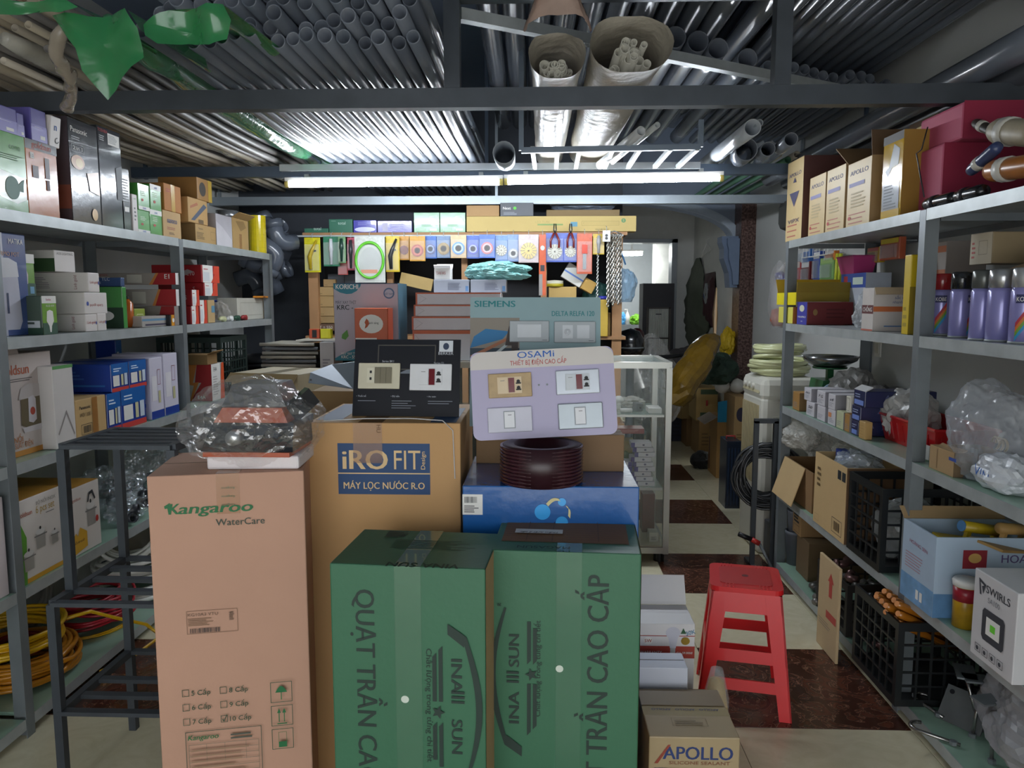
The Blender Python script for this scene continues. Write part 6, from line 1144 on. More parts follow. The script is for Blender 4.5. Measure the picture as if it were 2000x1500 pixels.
p = oX(1893, 1235, RXF + .02); t = thing('paint_jar', 'small red and yellow paint tin with white lid beside the tablet-print box', 'paint tin', (RXF + .05, 2.335, Y2)); obj('tin', MB().lathe([(.034, 0), (.036, .13)], 24), mat('#b58c1e', .3, var=.35, scale=18), t, True); obj('red_band', MB().lathe([(.0362, .085), (.0366, .128)], 24), mat('#9c2030', .3), t, True); obj('lid', MB().lathe([(.038, .13), (.040, .145), (.036, .152), (0, .150)], 24), WHITE, t, True)
c = SR('tablet_print_box', 'white box with tablet outline print and grey lettering at the right edge', 'box', 1905, 1993, 1108, Y2 - .0, .14, mat('#c9c7c9', .45, var=.03), ref='a', Xf=RXF - .03); K = ink('#3a3d44'); c.text('front', .58, .80, 'SWIRLS', .022, K, width=c.w * .55, bold=.02); c.poly('front', [(.12, .92), (.3, .88), (.24, .76), (.2, .84), (.25, .86), (.16, .88), (.2, .74), (.16, .74)], K, 'logo_mark'); c.text('front', .5, .70, 'SA100', .015, ink('#77797f'))
q = [(.26, .30), (.30, .26), (.74, .26), (.78, .30), (.78, .58), (.74, .62), (.30, .62), (.26, .58)]; c.poly('front', q, K, 'tablet_print'); c.rect('front', .36, .34, .68, .54, WHITE, 'tablet_print'); c.rect('front', .46, .40, .58, .48, ink('#6fd23a'), 'green_tag')
for i in range(4): c.frame('front', .14 + .18 * i, .08, .27 + .18 * i, .17, .0015, K, 'pictogram')
for i in range(4): c.ell('front', .205 + .18 * i, .125, .03, .025, K, 'pictogram')
# --- bottom shelf
c = SR('small_kraft_carton', 'kraft carton with dark printed front at the far end of the bottom right shelf', 'carton', 1549, 1565, 1003, oX(1580, 1062, RXF + .06).z + .001, .28, kraft('#9a7a52'), ref='b', Xf=RXF + .05); c.lines('front', .15, .5, .85, .9, 3, INKD, .6); c.frame('front', .15, .1, .85, .4, .002, INKD); c.text('right', .35, .55, 'Panas', .018, ink('#4a3a24')); c.text('right', .4, .3, 'WEV1', .016, ink('#4a3a24'))
c = SR('low_kraft_carton', 'low dusty kraft carton under the printed one on the bottom right shelf', 'carton', 1556, 1580, 1062, Y1, .30, kraft('#6f5a40'), ref='b', Xf=RXF + .06); c.h; c.seam(.5)
for i, (px, py, r, lb_) in enumerate(((1527, 1075, .055, 'grey plastic pot at the far end of the bottom right shelf, lower'),)):
    p = oZ(px + 12, py + 25, Y1); t = thing('grey_pot', lb_, 'pot', (RXF + .09, p.y, Y1)); obj('pot', MB().lathe([(r * .8, 0), (r, .16), (r * 1.06, .165), (r * 1.06, .18), (r * .9, .18), (r * .75, .02), (0, .01)], 22), mat('#5d6068', .5), t, True); obj('inner_pot', MB().lathe([(r * .7, .14), (r * .88, .28), (r * .94, .29), (r * .8, .29), (r * .6, .15), (0, .15)], 22), mat('#6a6d75', .5), t, True)
crate('dark_parts_crate', 'dark crate of grey fittings on the bottom right shelf', (RXF + .15, oX(1625, 1120, RXF).y, Y1), (.34, .30, .22), -math.pi / 2, mat('#2a2624', .5), 5, 4, 4)
rr = random.Random(9)
for i in range(22):
    y = rr.uniform(2.95, 3.75); x = rr.uniform(1.30, 1.40); z = Y1
    if 2.98 < y < 3.36: x = rr.uniform(1.34, 1.50); z = Y1 + .16 + rr.uniform(0, .06)
    t = thing('pipe_fitting', 'small dull metal or grey plastic fitting lying among others on the bottom right shelf', 'fitting', (x, y, z), rr.uniform(0, 6), 'loose fittings on the bottom right shelf'); m_ = mat(rr.choice(('#6d6a66', '#8a8580', '#55565a', '#7a5a58')), .35, .5); s_ = rr.uniform(.7, 1.3); obj('elbow', MB().tube([(-.03 * s_, 0, .016 * s_), (0, 0, .016 * s_), (.022 * s_, .012 * s_, .018 * s_), (.026 * s_, .04 * s_, .02 * s_)], .014 * s_, 10), m_, t, True); obj('collar', MB().tube([(-.034 * s_, 0, .017 * s_), (-.022 * s_, 0, .017 * s_)], .0165 * s_, 10), m_, t, True)
c = SR('propped_cardboard', 'long cardboard sheet with red arrow print propped at the aisle', 'cardboard', 1600, 1640, 1112, .001, .012, kraft('#bfa680'), ref='b', Xf=RXF - .085, rot=(0, 0, -math.pi / 2)); c.poly('front', [(.55, .62), (.7, .62), (.7, .78), (.78, .78), (.62, .88), (.48, .78), (.55, .78)], ink('#b5453c'), 'red_arrow'); c.rect('front', .45, .38, .95, .46, ink('#b5453c'), 'red_stamp'); c.lines('front', .1, .26, .9, .34, 3, ink('#8a8070'), .3)
ck = thing('x', 'x', 'x') if False else None
CX = RXF + .115; cy0 = (oX(1668, 1300, 1.22).y + oX(1748, 1300, 1.22).y) / 2 + .04
crate('black_handle_crate', 'black lattice crate of amber tool handles sticking out at the lower right', (CX, cy0, Y1), (.36, .33, .30), -math.pi / 2, CK, 6, 6, 5)
rr = random.Random(4)
for i in range(14):
    a = Vector((CX + .13, cy0 - .05 + .045 * (i % 5), Y1 + .14 + .032 * (i // 5))); d = Vector((-.75, -.30, .40)).normalized(); t = thing('amber_tool', 'amber-handled tool in the black crate at the lower right', 'tool handle', a, group='amber tool handles'); L_ = rr.uniform(.33, .39)
    obj('grip', MB().tube([(0, 0, 0), d * (L_ - .015), d * L_], [.014, .014, .010], 12), mat('#a5641a', .2, var=.12, alpha=.95, coat=.4), t, True); obj('end_face', MB().tube([d * L_, d * (L_ + .001)], .0098, 12), mat('#d08a52', .35), t)
bag('white_sack', 'greyish white plastic sack slumped on the near bottom right shelf', 'bag', (RXF + .24, 2.12, Y1), (.17, .30, .17), mat('#8d8d90', .4, var=.15, scale=8, bump=.4, bscale=12), .2, 2., 91, 5)
bag('loose_plastic_bag', 'clear bag at the right edge of the bottom shelf', 'bag', (RXF + .09, 1.80, Y1), (.07, .09, .12), clear(.45, '#c9ccd2', .12, .5), .28, 2.6, 92)
t = thing('anchor_plate', 'square steel anchor plate with hole propped at the corner of the bottom right shelf', 'steel plate', (RXF + .10, 2.42, Y1), rot=(math.radians(-35), 0, math.radians(-55))); obj('plate', MB().box(-.07, .07, 0, .005, 0, .12), mat('#7d807f', .4, .7, var=.15), t); obj('bolt_hole', MB().lathe([(0, 0), (.008, 0), (.008, .001)], 12, (-.05, -.0005, .10), Matrix.Rotation(math.pi / 2, 3, 'X')), BLACK, t)
for i, (y, x, rz_, hk) in enumerate(((2.46, 1.36, .3, 1), (2.36, 1.40, -.2, 0), (2.30, 1.33, .9, 1), (2.22, 1.38, .2, 0), (2.40, 1.45, 1.2, 0))):
    lbs = ['long steel hook bolt lying nearest the anchor plate', 'steel T-handled rod standing behind the hook bolts', 'bent steel hook with shiny curve at the shelf edge', 'steel rod with flat top plate on the bottom shelf', 'slim steel rod leaning on the white sack']
    t = thing('steel_hook', lbs[i], 'hook', (x, y, Y1), rz_); pth = [(0, 0, .008), (.0, .12, .010)] + [(0.03 - .03 * math.cos(a * .5), .12 + .03 * math.sin(a * .5), .01) for a in range(1, 7)] if hk else [(0, 0, 0), (.02, .03, .10), (.035, .05, .17)]
    obj('rod', MB().tube(pth, .006, 8), mat('#9a9896', .25, .9), t, True); obj('nut', MB().lathe([(.012, 0), (.012, .012)], 6, pth[0] if not hk else (0, .02, .002)), STEEL, t)
    if not hk: obj('top_plate', MB().box(-.02, .09, .02, .08, .17, .176), STEEL, t)
for i in range(7):
    t = thing('yellow_tagged_bolt', 'bolt with a yellow plastic strip at the near end of the bottom right shelf', 'bolt', (RXF + .03 + .02 * (i % 3), 1.93 + .035 * i, Y1 + .0), rr.uniform(0, 3), 'yellow tagged bolts'); obj('shank', MB().tube([(-.04, 0, .008), (.04, 0, .008)], .006, 8), mat('#8a8070', .35, .8), t, True); obj('yellow_strip', MB().box(-.01, .02, -.008, .008, .0145, .02), mat('#d8c41e', .4), t)
# ================================================================== BACK OF THE SHOP
# glass display cabinet
GX0, GX1, GY0, GY1, GZ = -.62, .715, 4.16, 4.66, 1.105
gc = thing('glass_display_cabinet', 'aluminium framed glass display cabinet behind the blue carton', 'display cabinet', ((GX0 + GX1) / 2, (GY0 + GY1) / 2, 0)); go = Vector(((GX0 + GX1) / 2, (GY0 + GY1) / 2, 0)); ALU = mat('#a9aaa4', .3, .6); GLS = mat('#cfe0da', .04, alpha=.10, var=0)
def gp(n, p0, p1, w, m=ALU): return obj(n, MB().bar(Vector(p0) - go, Vector(p1) - go, w), m, gc)
for x in (GX0, GX1):
    for y in (GY0, GY1): gp('corner_post', (x, y, .05), (x, y, GZ - .015), .032)
for z in (.07, GZ):
    for y in (GY0, GY1): gp('rail', (GX0, y, z), (GX1, y, z), .034)
    for x in (GX0, GX1): gp('rail', (x, GY0, z), (x, GY1, z), .034)
for z in (.42, .83): obj('glass_shelf', MB().box(GX0 - go.x + .02, GX1 - go.x - .02, GY0 - go.y + .02, GY1 - go.y - .02, z - .008, z), mat('#b9cfc6', .1, alpha=.45, var=0), gc); gp('shelf_edge', (GX0 + .02, GY0 + .012, z - .006), (GX1 - .02, GY0 + .012, z - .006), .012)
obj('floor_panel', MB().box(GX0 - go.x, GX1 - go.x, GY0 - go.y, GY1 - go.y, .085, .095), mat('#b5b09a', .5), gc)
obj('top_glass', MB().box(GX0 - go.x, GX1 - go.x, GY0 - go.y, GY1 - go.y, GZ + .005, GZ + .011), mat('#c9dcd8', .05, alpha=.3, var=0), gc); obj('front_pane', MB().box(GX0 - go.x, GX1 - go.x, GY0 - go.y - .002, GY0 - go.y + .002, .09, GZ - .02), GLS, gc); obj('side_pane', MB().box(GX1 - go.x - .002, GX1 - go.x + .002, GY0 - go.y, GY1 - go.y, .09, GZ - .02), GLS, gc)
for x in (GX0 + .03, GX1 - .03): 
    for y in (GY0 + .03, GY1 - .03): obj('foot', MB().lathe([(.03, 0), (.03, .05)], 14, Vector((x, y, 0)) - go), BLACK, gc)
z0 = .831
def cabbox(name, lbl, x0, x1, yt, yb, Yf, dep, m, z=None, cat='box', group=None):
    a, b = oY(x0, yt, Yf), oY(x1, yb, Yf); zz = z if z is not None else b.z; return Carton(name, lbl, cat, ((a.x + b.x) / 2, Yf + dep / 2, zz), (b.x - a.x, dep, a.z - zz), 0, m, group)
c = cabbox('white_camera_box', 'plain white box at the right end of the upper cabinet shelf', 1267, 1292, 797, 836, 4.22, .12, WHITE, z0); c.seam(.5)
for i, (px, py, lb_) in enumerate(((1212, 815, 'white round charger standing on the upper cabinet shelf'), (1214, 822, 'white cylinder part lying on the upper cabinet shelf'), (1242, 818, 'small grey cube adapter on the upper cabinet shelf'), (1232, 808, 'small clear packet heap on the upper cabinet shelf'))):
    p = oY(px, py, 4.28 + .03 * i)
    if i == 0: t = thing('round_charger', lb_, 'gadget', (p.x, 4.40, z0)); obj('disc', MB().lathe([(0, 0), (.03, 0), (.032, .006), (0, .012)], 20, (0, 0, .045), Matrix.Rotation(math.pi / 2, 3, 'X')), WHITE, t, True); obj('stem', MB().box(-.012, .012, -.02, .012, 0, .03), WHITE, t)
    elif i == 1: t = thing('white_cylinder', lb_, 'gadget', (p.x + .02, 4.24, z0)); obj('barrel', MB().tube([(-.035, 0, .013), (.03, 0, .013)], .013, 14), WHITE, t, True); obj('end', MB().tube([(.03, 0, .013), (.033, 0, .013)], .008, 12), GALV, t)
    elif i == 2: t = thing('grey_adapter', lb_, 'gadget', (p.x, 4.30, z0 + .004), rot=(.1, .1, .5)); link('body', rbox_mesh(.045, .045, .045, .004), mat('#77787c', .4), t); obj('pin', MB().box(-.003, .003, -.03, -.02, .018, .026), BLACK, t)
    else: bag('packet_heap', lb_, 'packets', (p.x, 4.45, z0), (.09, .06, .035), clear(.6, '#c9c6bd', .2, .5), .3, 3, 5)
for k in range(9):
    z = .421 + .0275 * k; c = Carton('white_switch_pack', 'flat white and purple pack in the tall stack on the lower cabinet shelf', 'box', (.60 - .01 * (k % 3), 4.26, z), (.115, .10, .026), 0, mat('#c9c7cf', .45), 'white packs in the cabinet'); c.rect('front', .0, 0, .18, 1, ink('#4a3f86')); c.ell('front', .6, .5, .06, .2, ink('#555570'))
for k in range(5):
    z = .421 + .0275 * k; c = Carton('white_switch_pack', 'flat white and purple pack in the short stack on the lower cabinet shelf', 'box', (.475, 4.26, z), (.11, .10, .026), 0, mat('#c9c7cf', .45), 'white packs in the short cabinet stack'); c.rect('front', .8, 0, 1, 1, ink('#4a3f86')); c.ell('front', .4, .5, .06, .2, ink('#555570'))
c = cabbox('yellowed_carton', 'yellowed carton on the lower cabinet shelf', 1200, 1240, 862, 906, 4.40, .14, mat('#a58d52', .5), .421); c.lines('front', .2, .4, .8, .6, 2, ink('#6f5c30'))
c = cabbox('red_carton_set', 'red carton row under the upper cabinet shelf', 1205, 1258, 847, 864, 4.48, .12, mat('#a82a30', .4), .70); c.lines('front', .1, .2, .9, .8, 3, ink('#d0807a')); 
c = cabbox('plain_kraft_box', 'kraft box carrying the red cartons in the cabinet', 1205, 1258, 865, 930, 4.48, .12, kraft('#8a7448'), .421); c.h
bag('green_brown_packet', 'green and brown seed packet heap on the lower cabinet shelf', 'packets', (.52, 4.42, .421), (.06, .05, .09), mat('#5d6b3a', .4, var=.4, scale=14), .25, 3, 17)
c = cabbox('maroon_carton', 'maroon carton on the cabinet floor', 1255, 1278, 965, 1045, 4.40, .1, mat('#6b3028', .5), .096); c.seam(.5)
c = cabbox('white_side_box', 'white box with fine print on the cabinet floor', 1268, 1286, 1040, 1078, 4.22, .08, mat('#c2c0b4', .5), .096); c.lines('front', .2, .2, .8, .6, 4, ink('#777777'))
yc2 = thing('cream_paint_tin', 'cream tin with gold band on the floor beside the green carton', 'tin', (.36, 3.15, 0)); obj('tin', MB().lathe([(.08, 0), (.082, .25)], 24), mat('#b5924a', .35), yc2, True); obj('lid', MB().lathe([(.086, .25), (.086, .27), (.07, .275), (0, .27)], 24), mat('#c9bd90', .4), yc2, True)
# goods on the cabinet top
TZ = GZ + .0175
ko = FB('meat_grinder_carton', 'grey and teal appliance carton with white lettering on the cabinet', 'carton', 651, 777, 553, 4.20, TZ, .28, mat('#b3adb9', .5, var=.03)); TL = ink('#2f7f92')
ko.poly('front', [(0, 1), (.43, 1), (.42, .96), (.36, .90), (.28, .865), (.20, .86), (.10, .88), (0, .93)], TL, 'logo_panel'); ko.text('front', .21, .925, 'KORICHI', .026, WHITE, width=.125, bold=.03); ko.text('front', .19, .735, 'MÁY XAY THỊT', .017, ink('#4a4a55'), width=.115); ko.text('front', .05, .66, 'KRC -', .026, INKD, align=0, width=.09, bold=.02); ko.ell('front', .86, .87, .085, .07, ink('#4f6f92'), 'seal'); ko.ell('front', .86, .87, .065, .052, ink('#a9b3c4'), 'seal'); ko.text('front', .86, .85, 'VIỆT NAM', .010, ink('#3d5a80'), width=.05)
ko.poly('front', [(0, 0), (1, 0), (1, .28), (.7, .25), (.4, .18), (.15, .10), (0, .03)], TL, 'wave_print'); ko.poly('front', [(.12, .34), (.2, .40), (.22, .32), (.17, .27), (.11, .29)], ink('#5f9a4a'), 'leaf_print'); ko.text('front', .10, .075, 'MÁY XAY THỊT', .014, WHITE, align=0, width=.10); ko.text('front', .10, .03, 'KRC - 550', .016, WHITE, align=0, width=.09, bold=.02); ko.rect('right', 0, 0, 1, 1, mat('#3f6272', .5), 'side_print'); ko.poly('front', [(0, .99), (1, .99), (1, 1), (0, 1)], ink('#2f4a66'))
ob_ = FB('desk_lamp_carton', 'orange and white lamp carton in front of the grey appliance carton', 'carton', 692, 757, 602, 4.02, 1.0, .14, mat('#c4592f', .45, var=.04)); ob_.rect('front', .02, 0, .66, .62, WHITE); ob_.ell('front', .5, .80, .36, .12, WHITE, 'logo_oval'); ob_.poly('front', [(.3, .74), (.38, .76), (.44, .80), (.42, .84), (.36, .87), (.3, .82), (.33, .79)], ink('#b5562f'), 'horse_mark'); ob_.text('front', .58, .80, 'ánh sáng', .012, INKD, width=.05); ob_.ell('front', .84, .42, .13, .05, WHITE); ob_.text('front', .84, .405, '18W', .012, ink('#b5402c'), bold=.02); ob_.poly('front', [(.22, .55), (.35, .56), (.5, .42), (.55, .30), (.52, .30), (.45, .42), (.32, .52)], ink('#777a80'), 'lamp_picture'); ob_.rect('right', 0, 0, 1, 1, mat('#9c3f22', .5), 'side_print')
lbk = Carton('closed_kraft_box', 'kraft box behind the dark display board carrying the orange lamp carton', 'carton', (-.85, 4.07, 0), (.5, .16, .999), 0, kraft('#9a7c52')); lbk.seam(.5)
OW = mat('#c9c4c8', .5, var=.03); OE = mat('#b85a38', .5)
zz = TZ
for i, (xa, xb, yt, yb) in enumerate(((806, 968, 645, 700), (804, 968, 618, 645), (808, 972, 595, 618), (812, 976, 571, 595))):
    h_ = oY(880, yt, 4.2).z - zz
    c = Carton('flat_panel_lamp_box', ['flat white lamp box at the bottom of the orange-edged stack', 'flat white lamp box second in the orange-edged stack', 'flat white lamp box third in the orange-edged stack', 'flat white lamp box on top of the orange-edged stack'][i], 'box', (oY((xa + xb) / 2, 600, 4.2).x, 4.36, zz), (.47, .28, h_ - .001), 0, OW, 'orange-edged lamp boxes'); zz += h_
    c.rect('front', 0, .88, 1, 1, OE, 'orange_edge'); c.rect('front', 0, 0, .02, 1, OE, 'orange_edge'); c.poly('front', [(.03, .1), (.12, .5), (.03, .85), (.035, .85), (.13, .5), (.04, .1)], ink('#a9a4a8'), 'crease')
zs = zz
for i, (x0, x1) in enumerate(((847, 916), (919, 988))):
    c = FB('grey_printed_box', ['grey box with fine print on the orange-edged stack, left one', 'grey box with fine print on the orange-edged stack, right one'][i], 'box', x0, x1, 546, 4.30, zs, .2, mat('#8f949e', .45), group=None); c.lines('front', .4, .2, .8, .8, 6, ink('#6a7080')); c.rect('front', .9, .1, .98, .5, ink('#5a7fa8'))
zs2 = oY(880, 546, 4.30).z + .001
c = FB('open_white_box', 'small open white box with thin red name above the grey boxes', 'box', 848, 880, 524, 4.33, zs2, .10, WHITE); c.text('front', .4, .45, 'TAFAS', .016, ink('#b5605a'), width=.055); c.flap('back', .04, 40, WHITE); c.flap('front', .03, 30, WHITE)
bag('teal_tied_bag', 'pale teal tied plastic bag lying over the grey boxes', 'bag', (oY(955, 540, 4.4).x, 4.42, zs2), (.17, .12, .055), mat('#7fb3b0', .25, alpha=.8, var=.2, scale=10, bump=.5, bscale=16), .25, 2.4, 33, 5, squash=lambda n: 1 + .25 * n.x)
# kraft carton pile, plate, newspapers on the desk left of the cabinet
dk = thing('low_wooden_desk', 'plain wooden desk left of the glass cabinet under the newspapers', 'desk', (-1.17, 4.42, 0)); obj('desk_top', MB().box(-.42, .42, -.24, .24, .98, 1.01), WOOD, dk)
for sx in (-1, 1):
    for sy in (-1, 1): obj('leg', MB().box(*sorted((sx * .39, sx * .34)), *sorted((sy * .21, sy * .16)), 0, .98), WOOD, dk)
for i in range(9):
    z = 1.011 + .0235 * i; t = thing('folded_newspaper', 'folded newspaper in the pile on the wooden desk', 'newspaper', (-1.395 + .006 * math.sin(i * 2.1), 4.40, z), .04 * math.sin(i * 1.3), 'newspaper pile'); b = MB(); W2, D2 = .155, .17
    for s_ in (0, 1): b.grid(lambda u, v, s_=s_: Vector((-W2 + 2 * W2 * u, -D2 + 2 * D2 * v, .002 + .0105 * s_ * (1.9 - .9 * (u if i % 2 else 1 - u)) + .002 * math.sin(u * 7 + i))), 6, 2)
    obj('folded_sheets', b, mat(['#8f8d86', '#77797a', '#9a968a'][i % 3], .8, var=.12, scale=20), t); obj('fold_edge', MB().tube([(-W2, -D2, .010), (W2, -D2, .010)], .0095, 8), mat(['#9a9890', '#66686b', '#a39f93'][i % 3], .8), t, True)
c = FB('white_document_box', 'white document box beside the newspaper pile', 'box', 624, 651, 668, 4.2, 1.011, .2, mat('#b9b7b8', .5)); c.lines('front', .2, .2, .8, .6, 5, ink('#8a8890'))
zn_ = 1.011 + .0235 * 9 + .012
for lb_, px, col in (('small orange cardboard box on the newspapers', 612, '#c4502f'), ('small yellow tape box on the newspapers', 634, '#d9d01c')):
    c = Carton('tiny_supply_box', lb_, 'box', (oY(px, 645, 4.36).x, 4.40, zn_ + .001), (.06, .05, .055), 0, mat(col, .45)); c.rect('front', .3 if 'orange' in lb_ else .05, .1, .75, .9, BLACK if 'orange' in lb_ else mat('#e0da30', .4))
zsh = Carton('pale_wall_panel', 'pale sheet lying across the newspapers under the tiny boxes', 'sheet', (-1.18, 4.38, zn_ - .006), (.36, .26, .006), 0, mat('#b9b5a4', .6)); zsh.rect('front', 0, 0, 1, 1, WHITE)
p = oZ(560, 735, 1.17)
kc = Carton('worn_kraft_carton', 'worn kraft carton with taped top behind the bagged grill', 'carton', (-1.07, 3.18, 0), (.31, .30, 1.16), math.radians(-14), kraft('#b0a284')); kc.rect('top', 0, 0, 1, 1, mat('#b9ad92', .6, var=.1), 'top_flaps'); kc.tape('top', .4, .6, 0, 1, mat('#a89f86', .2, alpha=.7)); kc.seam(.5, 'y'); kc.flap('front', .05, -40, kraft('#a5906a'))
kb = Carton('closed_kraft_box', 'tall kraft box behind the kraft logo carton under the metal plate', 'carton', (-.62, 2.86, 0), (.38, .36, 1.135), 0, kraft('#9c8058')); kb.seam(.5)
t = thing('bent_metal_plate', 'pale bent metal plate with a screw hole between the bagged grill and dark board', 'metal plate', (-.62, 2.75, 1.137)); pl = mat('#a3adb9', .35, .3)
A_, B_, C_, D_ = oY(602, 748, 2.70), oY(690, 760, 2.66), oY(700, 706, 2.80), oY(648, 712, 2.82); E_ = oY(606, 728, 2.72)
off = Vector((-.62, 2.75, 1.137)); b = MB(); b.plate([p_ - off for p_ in (A_, B_, C_, D_, E_)], (0, .003, .001)); obj('plate', b, pl, t); hp = oY(607, 742, 2.695) - off; obj('screw_hole', MB().lathe([(0, 0), (.004, 0), (.004, .001)], 10, hp, Matrix.Rotation(math.pi / 2, 3, 'X')), BLACK, t); obj('prop_block', MB().box(-.02, .12, .1, .2, -.001, .06), kraft(), t)
# wooden display rack with hanging blister packs
RY = 5.25; dr = thing('wooden_display_rack', 'wooden framed display rack with dark back behind the cabinet', 'rack', (-.4, RY, 0)); ro = Vector((-.4, RY, 0))
def rp_(n, p0, p1, w, h=None, m=WOOD): return obj(n, MB().bar(Vector(p0) - ro, Vector(p1) - ro, w, h), m, dr)
rx = [oY(614, 560, RY).x, oY(763, 560, RY).x, oY(908, 560, RY).x, oY(1062, 560, RY).x, oY(1205, 560, RY).x]
for i, x in enumerate(rx): rp_('post', (x, RY, 0), (x, RY, 1.90), .065 if i in (0, 4) else .04, .05)
for z in (1.90, 1.20, .6): rp_('shelf_plank', (rx[0] - .06, RY + .12, z), (rx[-1] + .06, RY + .12, z), .32, .022)
obj('back_sheet', MB().box(rx[0] - ro.x, rx[-1] - ro.x, .27, .28, .1, 1.9), mat('#17181c', .8), dr); rp_('hanging_rod', (rx[0] - .1, RY - .07, 1.885), (rx[-1] + .03, RY - .07, 1.885), .012, None, GALV)
for x in (rx[0], rx[2], rx[4]): rp_('rod_bracket', (x, RY - .07, 1.885), (x, RY - .02, 1.885), .01, None, GALV)
SZ = 1.912
def rackbox(name, lbl, x0, x1, yt, col, Yf=RY - .02, zb=SZ, dep=.14, cat='box', group=None, m=None): return FB(name, lbl, cat, x0, x1, yt, Yf, zb, dep, m or mat(col, .4, var=.06), group=group)
def gb(lbl, x0, x1, yt, col='#2f6b55'):
    c = rackbox('saw_blade_box', lbl, x0, x1, yt, col, group='coloured boxes on the display rack'); c.text('front', .55, .60, 'total', .020, ink('#b9d0c6')); c.lines('front', .1, .85, .4, .9, 1, ink('#8fb0a2')); return c
gb('flat dark green box at the left end of the display rack top', 594, 641, 446); gb('tall dark green box second on the display rack top', 642, 688, 428)
c = rackbox('blue_glove_pack', 'deep blue packet with white lower window on the display rack top', 690, 735, 430, '#4a4aa8', m=gloss('#4a4aa8', .2)); c.ell('front', .5, .25, .45, .2, mat('#cfd2ea', .2), 'window'); c.lines('front', .2, .6, .8, .9, 3, ink('#7a7cc8'))
c = rackbox('lilac_packet', 'lilac shiny packet lying on the display rack top', 737, 804, 431, '#7672b5', m=gloss('#7672b5', .2)); c.rect('front', .14, .1, .3, .8, ink('#b9b6cc')); c.lines('front', .35, .2, .95, .8, 4, ink('#9a98cc'))
for lb_, a, b in (('pale green shiny tap box, left of two on the display rack', 808, 858), ('pale green shiny tap box, right of two on the display rack', 859, 909)):
    c = rackbox('tap_box', lb_, a, b, 415, '#7fb08a', m=gloss('#86b592', .18), group='tap boxes'); c.rect('front', .1, .08, .45, .22, ink('#b9d6c0')); c.rect('front', .62, .08, .9, .2, WHITE); c.poly('front', [(.6, .75), (.85, .8), (.9, .5), (.95, .5), (.92, .85), (.6, .82)], ink('#c9dccd'), 'tap_picture'); c.lines('front', .3, .3, .85, .42, 2, ink('#4f8a60'))
lt = rackbox('long_tube_carton', 'long flat kraft tube-lamp carton lying along the display rack top', 911, 1243, 422, '#c2ab6e', Yf=RY - .055, m=kraft('#c2ab6e'), dep=.12, zb=SZ)
lt.text('front', .45, .55, 'LED TUBE', .016, ink('#a89a5c')); lt.rect('front', .42, .40, .57, .50, ink('#7f9a5a'), 'green_bar'); lt.rect('front', .615, .32, .655, .62, ink('#5f93a8'), 'picture'); lt.frame('front', .68, .38, .90, .68, .002, ink('#9a8c50')); lt.frame('front', .69, .48, .90, .60, .0015, ink('#9a8c50')); lt.ell('front', .925, .70, .013, .14, ink('#5a8a5a'), 'round_mark'); lt.text('front', .925, .63, 'S', .016, ink('#c2ab6e'), bold=.03); lt.text('front', .80, .10, 'LED TUBE T8 12W', .008, ink('#6f6a40'))
zl = SZ
zlt = lt.e.location.z + lt.h + .001
c = rackbox('small_kraft_lid_box', 'plain kraft box on the long flat carton', 911, 975, 401, '#a8865c', Yf=RY - .045, zb=zlt, dep=.10, m=kraft('#a8865c')); c.seam(.5)
c = rackbox('charcoal_box', 'charcoal box with white word and green dot on the long flat carton', 977, 1042, 396, '#3c4048', Yf=RY - .045, zb=zlt, dep=.10); c.text('front', .2, .5, 'Next', .018, WHITE, bold=.02); c.ell('front', .44, .6, .05, .12, ink('#5fc04a')); c.lines('front', .1, .1, .5, .35, 3, ink('#8a8e96'))
bag('grey_film_roll', 'smoky plastic film bundle lying on the right end of the long carton', 'film', (oY(1140, 405, RY).x, RY + .16, SZ + .16), (.22, .08, .045), mat('#76808e', .2, alpha=.6, var=.2, bump=.5, bscale=14), .25, 2.4, 37)
c = Carton('closed_kraft_box', 'kraft box behind the long carton carrying the smoky film', 'box', (oY(1140, 405, RY).x, RY + .15, SZ), (.5, .15, .158), 0, kraft('#8a7450'))
HY = RY - .10
